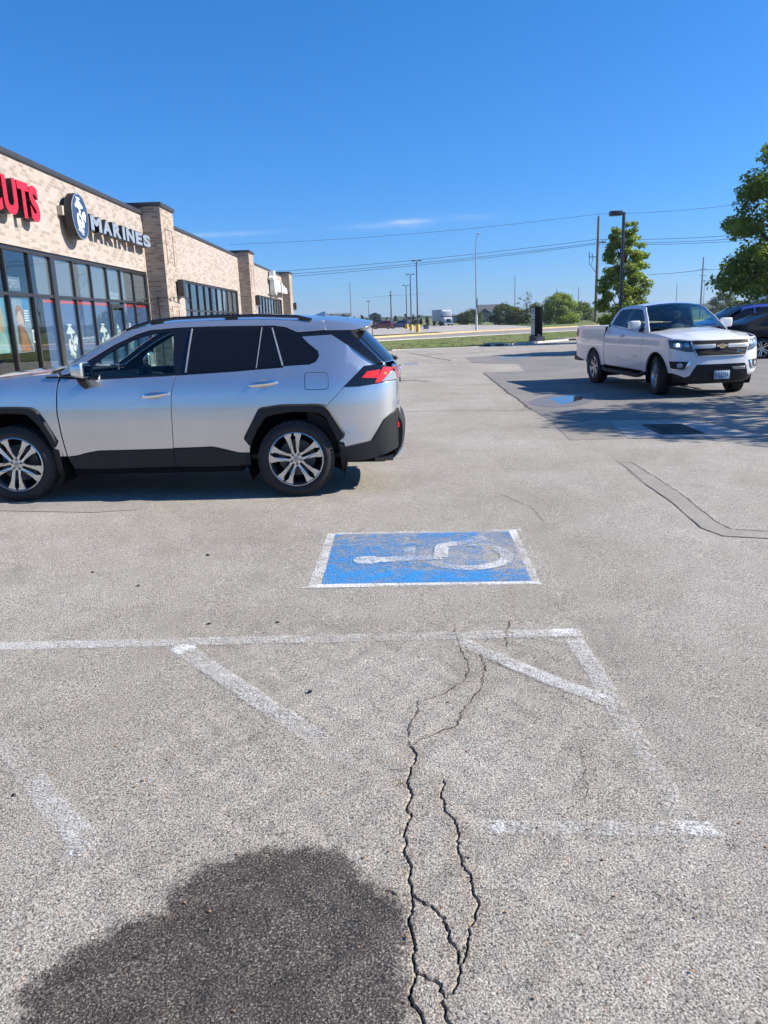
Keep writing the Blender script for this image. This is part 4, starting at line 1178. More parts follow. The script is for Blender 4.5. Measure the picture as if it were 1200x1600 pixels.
# roof, windscreen and bonnet: surfaces spanned between the two roof sides
zc = tab([-.70, -.50, -.287, -.109, .342, .717, 1.089, 1.368, 1.543, 1.702, 1.925, 2.171, 2.4], [1.570, 1.612, 1.634, 1.643, 1.662, 1.660, 1.649, 1.628, 1.586, 1.510, 1.379, 1.222, 1.06], -.75, 2.45, 4)
def stop(x, b):
    w = sw(x, zc(x)) - .004
    q = 1 - b * b
    bulge = .15 * min(1, max(0, (x - .95) / 1.0)) * q - .05 * min(1, max(0, (-.2 - x) / .4)) * q
    return Vector((x + bulge, b * w, zc(x) + .052 * q * min(1., max(.35, (2.6 - x) / 1.2))))
sh = Sheet(); sh.add([(1.40, -1), (1.40, 1), (-.287, 1), (-.287, -1)], stop, (.1, .12), .01)
roof = sh.obj('roof', M_SILVER, suv)
sh = Sheet(); sh.add([(1.41, -.97), (1.41, .97), (2.14, .97), (2.14, -.97)], stop, (.1, .12), .006)
sh.obj('windshield', M_WIND, suv)
sh = Sheet(); sh.add([(-.292, -1), (-.292, 1), (-.69, 1), (-.69, -1)], stop, (.06, .12), .035)
sp = sh.obj('roof_spoiler', M_SILVER, suv)
for s in (1, -1): side_sheet(s, 'spoiler_side', [spoilp], M_SILVER, sp, thick=.02)
b = Buf(); b.prism([(-.10, .0), (-.24, .052), (-.262, .052), (-.262, .0)], -.022, .022, lambda a, z, d: (a, d * (1.2 - z * 14), 1.675 + z)); b.obj('antenna', M_SILVER, roof)
zh = tab([2.1, 2.2, 2.42, 2.74, 3.0, 3.22, 3.36, 3.46], [1.21, 1.205, 1.191, 1.158, 1.118, 1.06, .98, .90], 2.05, 3.5, 4)
def shood(x, b):
    q = 1 - b * b
    return Vector((x + .16 * q, b * (sw(x, zh(x)) - .006), zh(x) + .035 * q + .012 * max(0, 1 - abs(abs(b) - .62) / .12)))
sh = Sheet(); sh.add([(2.27, -1), (2.27, 1), (3.40, 1), (3.40, -1)], shood, (.08, .06), .02); sh.obj('hood', M_SILVER, suv)
def scowl(x, b):
    return Vector((x + .14 * (1 - b * b), b * .86, 1.195 - .015 * b * b))
sh = Sheet(); sh.add([(2.06, -1), (2.06, 1), (2.30, 1), (2.30, -1)], scowl, (.1, .1), .01); sh.obj('cowl', M_CLAD, suv)
# front end
xf = tab([.25, .40, .60, .85, .95, 1.05], [3.50, 3.60, 3.62, 3.58, 3.54, 3.46], .2, 1.1)
def sfront(b, z): return Vector((xf(z) - .20 * abs(b) ** 3, b * (sw(3.42, z) + .005), z))
fb = Sheet().add([(-1, .28), (1, .28), (1, .98), (.6, 1.0), (-.6, 1.0), (-1, .98)], sfront, (.08, .06), .02, sgn=1).obj('front_bumper', M_SILVER, suv)
Sheet().add([(-.62, .86), (.62, .86), (.50, .50), (-.50, .50)], sfront, (.1, .08), .02, off=.008, sgn=1).obj('grille', M_CLAD, suv)
Sheet().add([(-.8, .42), (.8, .42), (.7, .28), (-.7, .28)], sfront, (.1, .08), .02, off=.012, sgn=1).obj('lower_grille', M_CLAD, suv)
for s in (1, -1):
    Sheet().add([(s * .66, .93), (s * 1.0, .97), (s * 1.0, .86), (s * .70, .80)], sfront, (.08, .05), .02, off=.01, sgn=1).obj('headlight', M_CLEAR, suv)

# tail gate, rear window, bumper
xr = tab([.26, .33, .40, .50, .63, .69, .72, .80, 1.0, 1.126, 1.217, 1.28, 1.415, 1.51, 1.56], [-.90, -.985, -1.025, -1.045, -1.05, -1.036, -1.01, -1.008, -1.009, -1.006, -.985, -.925, -.80, -.70, -.65], .22, 1.6, 4)
def xedge(z):
    return float(np.interp(z, [1.19, 1.25, 1.375, 1.506, 1.556], [-.942, -.826, -.694, -.562, -.535]))
def yer(z):
    return sw(-.964, z) + .002 if z < 1.2 else sw(xedge(z), z) - .004
def srear(b, z):
    lip = .043 if z < 1.19 else xedge(z) - xr(z)
    return Vector((xr(z) + lip * abs(b) ** 2.5, b * yer(z), z))
tg = Sheet().add([(-1, .79), (-.75, .715), (.75, .715), (1, .79), (1, 1.075), (1, 1.243), (-1, 1.243), (-1, 1.075)], srear, (.09, .04), .02, sgn=-1).obj('tailgate', M_SILVER, suv)
Sheet().add([(-1, 1.245), (1, 1.245), (1, 1.555), (-1, 1.555)], srear, (.1, .05), .01, sgn=-1, off=-.003).obj('window_surround', M_GLOSSB, tg)
Sheet().add([(-.90, 1.258), (.90, 1.258), (.88, 1.53), (-.88, 1.53)], srear, (.1, .05), .004, sgn=-1, off=.002).obj('rear_window', M_PRIV, tg)
for s in (1, -1):
    Sheet().add([(s * .50, 1.085), (s * .90, 1.080), (s * .92, 1.165), (s * .55, 1.185)], srear, (.08, .04), .01, sgn=-1, off=.002).obj('rear_lens', M_RED, tg)
Sheet().add([(-.36, 1.02), (.36, 1.02), (.36, 1.06), (-.36, 1.06)], srear, (.1, .05), .02, sgn=-1, off=.010).obj('plate_bar', M_CLAD, tg)
bmp = Sheet().add([(-1, .42), (1, .42), (1, .80), (.75, .712), (-.75, .712), (-1, .80)], srear, (.08, .04), .04, sgn=-1, off=.012).obj('rear_bumper', M_CLAD, suv)
Sheet().add([(-.8, .29), (.8, .29), (.74, .42), (-.74, .42)], srear, (.08, .04), .03, sgn=-1, off=.018).obj('skid_strip', M_SATIN, bmp)
Sheet().add([(-.93, .28), (.93, .28), (1, .43), (-1, .43)], srear, (.08, .04), .03, sgn=-1, off=.005).obj('bumper_base', M_CLAD, bmp)
b = Buf()
for t in np.linspace(0, 2 * PI, 25)[:-1]: pass
for rx, rz in ((.075, .05), (.028, .05)):
    b.tube([(xr(1.12) - .010, rx * math.cos(t), 1.13 + rz * math.sin(t)) for t in np.linspace(0, 2 * PI, 26)], .006, 6)
b.tube([(xr(1.14) - .010, .05 * math.cos(t), 1.152 + .022 * math.sin(t)) for t in np.linspace(0, 2 * PI, 22)], .005, 6)
b.obj('emblem', M_CHROME, tg)
b = Buf(); fit_text(b, 'XLE', lambda u, v, d: (xr(.84) - .004 - d + .043 * (u / .62) ** 2.5, u, v), .60, .47, .83, .865, .004, .01); b.obj('badge', M_CHROME, tg)
b = Buf(); b.tube([(-.965, .0, 1.245), (-.93, -.12, 1.27), (-.86, -.40, 1.30)], [.016, .011, .008], 6); b.tube([(-.985, 0, 1.235), (-.955, 0, 1.262)], .02, 8); b.obj('wiper', M_CLAD, tg)
for s in (1, -1):
    b = Buf(); b.lathe([(.032, .05), (.036, .05), (.036, -.13), (.030, -.13)], 16, 'x', (-.79, s * .60, .315), close=True); b.obj('exhaust_tip', M_DISC, suv)

# underbody, cabin
b = Buf(); b.box(-.86, 3.30, -.47, .47, .24, .44, .03); b.box(.52, 2.16, -.84, .84, .24, .36, .03); b.box(-.90, -.48, -.60, .60, .32, .50, .03)
b.obj('underbody', M_DEEP, suv)
b = Buf(); b.box(-.80, 2.2, -.80, .80, .36, .40); b.box(-.82, -.10, -.74, .74, .41, 1.02); b.box(2.02, 2.20, -.80, .80, .40, 1.10)
b.obj('cabin_floor', M_DARK, suv)
b = Buf()
b.prism([(1.62, .62), (1.60, 1.02), (1.68, 1.10), (1.95, 1.13), (2.25, 1.14), (2.25, .62)], -.80, .80, lambda a, z, d: (a, d, z))
b.box(1.60, 1.66, -.14, .14, 1.08, 1.22, .01)
b.box(1.655, 1.90, .22, .56, 1.08, 1.15, .03)
b.obj('dashboard', M_DARK, suv)
b = Buf(); b.M = Matrix.Translation((1.50, .38, 1.00)) @ Matrix.Rotation(R(-62), 4, 'Y')
b.tube([(.185 * math.cos(t), .185 * math.sin(t), 0) for t in np.linspace(0, 2 * PI, 33)], .015, 8); b.box(-.06, .06, -.05, .05, -.03, .01, .015); b.box(-.02, .02, -.18, .18, -.008, .008)
b.tube([(0, 0, -.02), (0, 0, -.3)], .03, 8)
b.obj('steering_wheel', M_GLOSSB, suv)
for y in (.38, -.38):
    b = Buf()
    b.box(.62, 1.16, y - .26, y + .26, .48, .66, .06)
    b.M = Matrix.Translation((.68, y, .62)) @ Matrix.Rotation(R(-20), 4, 'Y'); b.box(-.08, .08, -.25, .25, 0, .62, .06); b.box(-.05, .05, -.13, .13, .66, .86, .045); b.M = Matrix.Identity(4)
    b.obj('seat', M_SEAT, suv)
b = Buf(); b.box(-.30, .25, -.66, .66, .50, .66, .06); b.M = Matrix.Translation((-.24, 0, .62)) @ Matrix.Rotation(R(-20), 4, 'Y'); b.box(-.08, .08, -.66, .66, 0, .62, .06)
b.M = Matrix.Identity(4); b.obj('rear_seat', M_SEAT, suv)
Sheet().add([(1.38, -.95), (1.38, .95), (-.28, .95), (-.28, -.95)], stop, (.15, .2), 0, off=-.03).obj('headliner', M_DARK, suv)

wp = wheel_mesh('twin', .364, .235, .256, suv)
place_wheels(suv, wp, [(0.008, .800), (2.67, .800), (0.008, -.800), (2.67, -.800)], z=.364, spin=(8, 33, 0, 50))
# =====================================================================================  WHITE PICKUP
TXc = tab([.25, .35, .50, .70, .95, 1.08, 1.18, 1.27, 1.34, 1.50, 1.70, 1.80, 1.86], [.84, .88, .905, .925, .932, .928, .91, .87, .84, .775, .69, .62, .52], .2, 1.9)
TXb = tab([.25, .40, .60, .90, 1.15, 1.30, 1.38], [.86, .90, .925, .932, .928, .915, .90], .2, 1.45)
def tw(x, z):
    b = TXb(z) if x < .615 else TXc(z)
    t = min(1.2, max(0, (x - 3.2) / .95)); b *= 1 - .13 * t ** 2.2
    t = min(1.2, max(0, (-.7 - x) / .55)); b *= 1 - .035 * t ** 2
    return b
tf = Vector((.117, -.993, 0)).normalized()
truck = thing('pickup_truck', 'white crew cab pickup truck with headlights on and front wheels turned', 'pickup truck', (6.196, 19.294, -.068), (0, 0, math.atan2(tf.y, tf.x)))
def tside(s): return lambda x, z: Vector((x, s * tw(x, z), z))
def tsheet(s, name, polys, m, parent, off=0., thick=.014, res=(.06, .05), gap=0., holes=()):
    sh = Sheet()
    for p in polys: sh.add(inset(p, gap) if gap else p, tside(s), res, thick, off, holes, sgn=-s)
    return sh.obj(name, m, parent)
RA = arcpts(0, .40, .485, 172, 8, 20)      # rear arch, rear to front over the top
FA = arcpts(3.26, .40, .49, 8, 172, 20)     # front arch, front to rear over the top
bed = [(-1.19, .62), (-1.215, .95), (-1.20, 1.375), (.605, 1.355), (.605, .47), (.47, .46)] + list(reversed(RA[1:-1])) + [(-.50, .50), (-.60, .52)]
tfender = [(2.60, 1.238), (2.74, 1.245), (3.1, 1.225), (3.5, 1.19), (3.80, 1.146), (3.82, .47), (3.76, .465)] + FA + [(2.79, .44), (2.60, .44)]
tr_door = [(.62, .50), (.62, 1.375), (.80, 1.365), (1.42, 1.315), (1.43, 1.0), (1.43, .47), (.7, .48)]
tf_door = [(1.43, .47), (1.43, 1.0), (1.42, 1.315), (2.0, 1.275), (2.58, 1.236), (2.595, 1.0), (2.595, .455)]
cab = [(.625, 1.380), (.70, 1.50), (.80, 1.665), (.90, 1.745), (1.02, 1.790), (1.5, 1.812), (1.95, 1.800), (2.14, 1.765), (2.45, 1.56), (2.80, 1.275), (2.76, 1.245), (2.60, 1.240), (2.0, 1.28), (1.42, 1.32), (.80, 1.37)]
tw1 = [(.79, 1.420), (.93, 1.680), (1.02, 1.722), (1.50, 1.742), (1.545, 1.735), (1.41, 1.352), (.82, 1.392)]
tw2 = [(1.465, 1.347), (1.60, 1.738), (1.93, 1.730), (2.08, 1.695), (2.28, 1.57), (2.47, 1.425), (2.50, 1.275), (2.0, 1.312)]
for s in (1, -1):
    bd = tsheet(s, 'truck_bed', [bed], M_TRWHITE, truck, gap=.003)
    tsheet(s, 'fender', [tfender], M_TRWHITE, truck, gap=.003)
    dr = tsheet(s, 'door', [tr_door], M_TRWHITE, truck, gap=.005)
    tsheet(s, 'window', [tw1], M_PRIV, dr, off=.002, thick=.003)
    df = tsheet(s, 'door', [tf_door], M_TRWHITE, truck, gap=.005)
    tsheet(s, 'window', [tw2], M_GLASS, df, off=-.003, thick=0)
    for d, hx, hz_ in ((dr, .78, 1.225), (df, 1.60, 1.165)):
        b = Buf(); b.tube([(hx - .10, s * (tw(hx, hz_) + .004), hz_), (hx - .06, s * (tw(hx, hz_) + .03), hz_ + .003), (hx + .06, s * (tw(hx, hz_) + .03), hz_ + .003), (hx + .10, s * (tw(hx, hz_) + .004), hz_)], .014, 8)
        h = b.obj('handle', M_TRWHITE, d)
        cup = [(hx + .07 * math.cos(a), hz_ + .045 * math.sin(a)) for a in np.linspace(0, 2 * PI, 18)[:-1]]
        tsheet(s, 'handle_recess_shade', [cup], pbr('recess_shade_grey', (.5, .5, .5), rough=.4), h, off=.001, thick=0)  # flat grey ellipse on white paint, painted as the recess's shade
    # body side moulding line and window frame
    tsheet(s, 'side_moulding', [[(.64, .735), (1.42, .66), (1.42, .69), (.64, .765)]], M_TRWHITE, dr, off=.010, thick=.009)
    tsheet(s, 'side_moulding', [[(1.44, .658), (2.58, .57), (2.58, .60), (1.44, .688)]], M_TRWHITE, df, off=.010, thick=.009)
    b = Buf(); fit_text(b, 'COLORADO', lambda u, v, d: (u, s * (tw(2.3, .75) + .004 + d), v), 2.30 - .16 * s, 2.30 + .16 * s, .735, .765, .003, .02); b.obj('badge', M_SATIN, df)
    tsheet(s, 'cab_side', [cab], M_TRWHITE, truck, gap=.002, holes=[inset(tw1, -.004), inset(tw2, -.004)], thick=.02)
    tsheet(s, 'window_frame', [[(1.41, 1.352), (1.545, 1.735), (1.60, 1.738), (1.465, 1.347)]], M_GLOSSB, truck, off=.003, thick=.004)
    for nm, A, lo in (('wheel_arch_lip', RA, 0), ('wheel_arch_lip', FA, 0)):
        ring = list(A) + [(p[0] + (q[0] - p[0]) * .035, p[1] + (q[1] - p[1]) * .035) for p, q in zip(reversed(A), [((0 if A is RA else 3.26), .40)] * len(A))]
        tsheet(s, nm, [ring], M_TRWHITE, truck, off=.012, thick=.04)
    # arches
    for cx in (0., 3.26):
        b = Buf()
        A = arcpts(cx, .40, .47, -25, 205, 22); vs = []; fs = []
        for x, z in A: vs += [(x, s * .90, z), (x, s * .42, z)]
        for i in range(len(A) - 1): fs.append((2 * i, 2 * i + 1, 2 * i + 3, 2 * i + 2))
        b.add(vs, fs); c = len(b.v); b.v.append((cx, s * .42, .40)); b.f += [(c - len(vs) + 2 * i + 1, c - len(vs) + 2 * i + 3, c) for i in range(len(A) - 1)]
        b.obj('wheel_well', M_DEEP, truck)
    inner = [(.62, .46), (.62, 1.34), (2.55, 1.20), (3.6, 1.12), (3.76, .5), (3.76, .465)] + FA + [(2.7, .46)]
    tsheet(s, 'inner_trim', [inner], M_DEEP, truck, off=-.03, thick=0)
    # side step
    b = Buf(); b.tube([(.55, s * .80, .50), (.66, s * .93, .40), (.80, s * .955, .375), (2.45, s * .955, .345), (2.58, s * .93, .36), (2.68, s * .80, .46)], .045, 8)
    for x in (1.1, 2.1): b.box(x - .15, x + .15, s * .955 - .05, s * .955 + .05, .385, .405)
    b.obj('side_step', M_CLAD, truck)
    tsheet(s, 'mud_flap', [[(2.70, .52), (2.81, .50), (2.80, .26), (2.71, .27)]], M_CLAD, truck, off=-.02, thick=.02)
    # mirrors
    b = Buf(); b.tube([(2.50, s * .83, 1.30), (2.46, s * .94, 1.30)], [.05, .04], 8); mi = b.obj('mirror', M_CLAD, truck)
    b = Buf(); bm = bmesh.new(); bmesh.ops.create_cube(bm, size=1); bmesh.ops.bevel(bm, geom=list(bm.edges), offset=.2, segments=4, affect='EDGES', profile=.5)
    for v in bm.verts: v.co = Vector((2.44 + v.co.x * .13, s * (1.035 + v.co.y * .24), 1.395 + v.co.z * .19))
    b.bm(bm); b.obj('mirror_cap', M_TRWHITE, mi)
    Buf().box(2.371, 2.374, s * 1.035 - .09, s * 1.035 + .09, 1.32, 1.47).obj('mirror_glass', M_MIRROR, mi)
    tl = Sheet().add([(-1.215, .98), (-1.21, 1.32), (-1.08, 1.30), (-1.10, 1.02)], tside(s), .06, .05, .006, sgn=-s).obj('tail_light', M_RED, truck)

# bed interior, tailgate, rear bumper
b = Buf(); b.box(-1.16, .58, -.88, -.80, .62, 1.352); b.box(-1.16, .58, .80, .88, .62, 1.352); b.box(-1.16, .58, -.799, .799, .60, .68); b.box(.52, .60, -.80, .80, .681, 1.35); b.obj('bed_liner', M_CLAD, truck)
b = Buf(); b.box(-1.215, -1.165, -.74, .74, .64, 1.36, .02); b.obj('tailgate', M_TRWHITE, truck)
b = Buf(); b.box(-1.36, -1.20, -.90, .90, .50, .70, .03); b.box(-1.26, -.9, -.9, -.7, .5, .62, .02); b.box(-1.26, -.9, .7, .9, .5, .62, .02); b.obj('rear_bumper', M_CLAD, truck)

# bonnet, roof and glass
tzc = tab([.62, .80, .90, 1.02, 1.5, 1.95, 2.14, 2.45, 2.80, 3.0], [1.38, 1.665, 1.745, 1.790, 1.812, 1.800, 1.765, 1.56, 1.275, 1.10], .5, 3.05, 4)
def ttop(x, b):
    q = 1 - b * b
    return Vector((x + .22 * min(1, max(0, (x - 1.6) / .9)) * q, b * (tw(max(x, .63), tzc(x)) - .004), tzc(x) + .055 * q * min(1, max(.3, (2.9 - x)))))
Sheet().add([(2.02, -1), (2.02, 1), (.90, 1), (.90, -1)], ttop, (.1, .12), .012).obj('roof', M_TRWHITE, truck)
ws = Sheet().add([(2.05, -.965), (2.05, .965), (2.74, .965), (2.74, -.965)], ttop, (.08, .12), .006).obj('windshield', M_WIND, truck)
Sheet().add([(2.02, -1), (2.02, 1), (2.052, 1), (2.052, -1)], ttop, (.04, .1), .01, off=.001).obj('windshield_trim', M_GLOSSB, ws)
Sheet().add([(.63, -1), (.63, 1), (.902, 1), (.902, -1)], ttop, (.1, .15), .006).obj('rear_window', M_PRIV, truck)
tzh = tab([2.55, 2.74, 3.1, 3.5, 3.8, 3.95, 4.05], [1.242, 1.248, 1.226, 1.190, 1.145, 1.118, 1.08], 2.5, 4.1, 3)
TF = lambda z: float(np.interp(z, [.22, .30, .45, .62, .80, 1.0, 1.10, 1.15], [3.98, 4.06, 4.13, 4.15, 4.13, 4.10, 4.06, 4.00]))
def thood(x, b):
    q = 1 - abs(b) ** 2.2
    w = .925 * (1 - .10 * max(0, (x - 3.0) / 1.0) ** 2)
    dome = .022 * (1 - min(1, max(0, (abs(b) - .50) / .16)))
    xx = x + (.14 * (1 - b * b) if x < 2.9 else .14 * (1 - b * b) * max(0, 1 - (x - 2.9) / .5)) - (.29 * abs(b) ** 4 * max(0, (x - 3.3) / .72) if x > 3.3 else 0)
    return Vector((xx, b * min(w, tw(min(xx, 3.9), tzh(x)) + .0), tzh(x) + .055 * q * min(1, max(.25, (4.1 - x) / .5)) + dome * min(1, max(0, (4.0 - x) / .25))))
Sheet().add([(2.72, -1), (2.72, 1), (4.02, 1), (4.02, -1)], thood, (.06, .05), .02).obj('hood', M_TRWHITE, truck)
Sheet().add([(2.60, -.97), (2.60, .97), (2.74, .97), (2.74, -.97)], lambda x, b: Vector((x + .17 * (1 - b * b), b * .80, 1.235 + .03 * (1 - b * b))), (.1, .1), .01).obj('cowl', M_CLAD, truck)

# front face
def tfront(y, z):
    b = y / .925
    return Vector((TF(z) - .31 * abs(b) ** 4, y * (1 if z > .5 else 1 - .06 * (.5 - z) / .25), z))
def fr(name, polys, m, parent, off, thick=.02, res=(.06, .05), holes=()):
    sh = Sheet()
    for p in polys: sh.add(p, tfront, res, thick, off, holes, sgn=1)
    return sh.obj(name, m, parent)
mir = lambda p: [(-y, z) for y, z in p]
face = fr('front_bumper', [[(-.925, .50), (-.70, .395), (-.62, .42), (-.50, .64), (.50, .64), (.62, .42), (.70, .395), (.925, .50), (.925, 1.135), (.5, 1.118), (-.5, 1.118), (-.925, 1.135)]], M_TRWHITE, truck, 0., .03)
fr('lower_grille', [[(-.70, .40), (-.615, .42), (-.50, .64), (.50, .64), (.615, .42), (.70, .40), (.74, .30), (.66, .245), (-.66, .245), (-.74, .30)]], M_CLAD, truck, -.012, .04)
fr('air_dam', [[(-.90, .42), (-.70, .385), (.70, .385), (.90, .42), (.86, .26), (-.86, .26)]], M_CLAD, truck, -.03, .05)
fr('skid_bar', [[(.22, .575), (.50, .575), (.53, .525), (.28, .525)]], M_SATIN, truck, .006, .03)
gp = [(-.605, 1.092), (-.50, 1.10), (.50, 1.10), (.605, 1.092), (.585, .97), (.49, .785), (-.49, .785), (-.585, .97)]
gr_ = fr('grille', [gp], M_DARK, truck, .006, .03)
fr('grille_border', [gp], M_STRIP, gr_, .016, .012, holes=[inset(gp, .014)])
b = Buf()
for i in range(7):
    z = .81 + .026 * i
    b.tube([(TF(z) - .31 * abs(y / .925) ** 4 + .010, y, z) for y in np.linspace(-.47 - .014 * i, .47 + .014 * i, 16)], .005, 5)
for i in range(3):
    z = 1.03 + .022 * i
    b.tube([(TF(z) - .31 * abs(y / .925) ** 4 + .010, y, z) for y in np.linspace(-.56, .56, 16)], .005, 5)
b.obj('grille_slats', M_CLAD, gr_)
fr('grille_bar', [[(-.585, 1.012), (-.13, 1.012), (-.13, .942), (-.57, .942)], [(.13, 1.012), (.585, 1.012), (.57, .942), (.13, .942)]], M_STRIP, gr_, .020, .014)
bow = [(y * .86, z * .86) for y, z in [(-.135, -.012), (-.115, .030), (-.045, .030), (-.045, .048), (.052, .048), (.052, .030), (.135, .030), (.118, -.012), (.050, -.012), (.050, -.045), (-.052, -.045), (-.052, -.012)]]
em = Buf(); em.prism(bow, 0, .012, lambda a, z, d: (4.122 + d, a, .978 + z)); e_ = em.obj('emblem', M_CHROME, gr_)
em = Buf(); em.prism(inset(bow, .010), .006, .016, lambda a, z, d: (4.122 + d, a, .978 + z)); em.obj('emblem_gold', M_GOLD, e_)
b = Buf(); fit_text(b, 'Z71', lambda u, v, d: (TF(v) + .014 + d - .31 * (u / .925) ** 4, u, v), .30, .42, .855, .900, .004, .02); b.obj('badge', M_SATIN, gr_)
M_HLD = pbr('headlamp_housing', (.07, .072, .078), rough=.35, metal=.2, coat=.8)
M_LAMP = pbr('lit_headlamp', (1.0, .80, .50), rough=.2, emit=2.)
for s in (1, -1):
    hp = [(.560, 1.090), (.500, .872), (.70, .890), (.915, .960), (.924, 1.105), (.75, 1.105)]
    hp = hp if s > 0 else mir(hp)
    hl = fr('headlight', [hp], M_HLD, truck, .006, .03)
    bez = [(.61, 1.078), (.515, .884), (.69, .900), (.70, .915), (.575, .912), (.65, 1.065)]
    fr('headlight_trim', [[(s * y, z) for y, z in bez]], M_ALLOYD, hl, .012, .004)
    for yy, rr_, lit in ((.80, .052, 1), (.665, .040, 0)):
        c = [(s * (yy + rr_ * 1.25 * math.cos(a)), 1.015 + rr_ * math.sin(a)) for a in np.linspace(0, 2 * PI, 22)[:-1]]
        fr('reflector_bowl', [c], M_SATIN, hl, .011, .004)
        if lit and s < 0: fr('bulb', [[(s * yy + rr_ * .5 * math.cos(a), 1.015 + rr_ * .5 * math.sin(a)) for a in np.linspace(0, 2 * PI, 18)[:-1]]], M_LAMP, hl, .016, .004)
    fg = [(.60, .695), (.925, .705), (.90, .56), (.855, .535), (.685, .535)]
    f_ = fr('fog_lamp', [[(s * y, z) for y, z in fg]], M_DARK, truck, .008, .02)
    fr('fog_lamp_trim', [[(s * y, z) for y, z in [(.60, .695), (.645, .695), (.705, .555), (.855, .555), (.895, .575), (.90, .56), (.855, .535), (.685, .535)]]], M_CHROME, f_, .016, .01)
    fr('fog_lens', [[(s * (.775 + .043 * math.cos(a)), .625 + .043 * math.sin(a)) for a in np.linspace(0, 2 * PI, 22)[:-1]]], M_CLEAR, f_, .016, .008)
# number plate
pl = Buf(); pl.box(4.150, 4.165, -.145, .175, .345, .505, .006); plate = pl.obj('number_plate', pbr('plate_blue', (.42, .55, .68), rough=.4), truck)
b = Buf(); fit_text(b, 'E\u00b75329A', lambda u, v, d: (4.166 + d, u, v), -.125, .155, .375, .475, .003, .01); b.obj('plate_number', pbr('plate_ink', (.02, .03, .08), rough=.5), plate)
b = Buf(); b.box(4.10, 4.149, -.16, .19, .33, .52, .006); b.obj('plate_holder', M_CLAD, truck)
# underbody, cabin
b = Buf(); b.box(-1.1, 3.9, -.42, .42, .30, .58, .04); b.box(.55, 2.7, -.80, .80, .34, .50, .03); b.tube([(0, -.7, .39), (0, .7, .39)], .06, 8); b.tube([(3.26, -.7, .36), (3.26, .7, .36)], .045, 8); b.obj('underbody', M_DEEP, truck)
b = Buf(); b.box(.68, 2.7, -.84, .84, .50, .56); b.box(.66, .72, -.84, .84, .56, 1.41); b.prism([(2.20, .9), (2.24, 1.17), (2.55, 1.23), (2.85, 1.22), (2.85, .9)], -.80, .80, lambda a, z, d: (a, d, z)); b.obj('dashboard', M_DARK, truck)
for y in (.38, -.38):
    b = Buf(); b.box(1.25, 1.78, y - .26, y + .26, .66, .82, .06)
    b.M = Matrix.Translation((1.30, y, .78)) @ Matrix.Rotation(R(-16), 4, 'Y'); b.box(-.08, .08, -.25, .25, 0, .64, .06); b.box(-.05, .05, -.13, .13, .67, .88, .05); b.M = Matrix.Identity(4)
    b.obj('seat', pbr('truck_seat', (.10, .095, .09), rough=.85) if y > 0 else M_SEAT, truck)
b = Buf(); b.box(.74, 1.05, -.66, .66, .66, .82, .06); b.box(.72, .86, -.66, .66, .80, 1.36, .05); b.obj('rear_seat', M_SEAT, truck)
b = Buf(); b.M = Matrix.Translation((2.10, .38, 1.15)) @ Matrix.Rotation(R(-65), 4, 'Y'); b.tube([(.19 * math.cos(t), .19 * math.sin(t), 0) for t in np.linspace(0, 2 * PI, 31)], .016, 8); b.box(-.05, .05, -.06, .06, -.02, .01, .01); b.box(-.02, .02, -.18, .18, -.008, .006); b.tube([(0, 0, -.02), (0, 0, -.22)], .03, 8)
b.obj('steering_wheel', M_GLOSSB, truck)
Sheet().add([(2.0, -.95), (2.0, .95), (.92, .95), (.92, -.95)], ttop, (.15, .2), 0, off=-.03).obj('headliner', M_SEAT, truck)
b = Buf(); b.box(2.10, 2.13, -.11, .11, 1.60, 1.67, .01); b.obj('rearview_mirror', M_DARK, truck)
wt_ = wheel_mesh('six', .392, .245, .245, truck)
place_wheels(truck, wt_, [(3.26, .795), (0, .795), (3.26, -.795), (0, -.795)], steer=-13, z=.392, spin=(5, 20, 12, 40))
# the driver
MT = Matrix.LocRotScale(truck.location, truck.rotation_euler.to_quaternion(), None)
person_seated('person', 'person in a dark top at the wheel of the white pickup', MT @ Vector((1.56, .38, .80)), truck.rotation_euler.z, pbr('dark_top', (.05, .055, .07), rough=.9), [(.50, .14, .42), (.50, -.14, .42)])

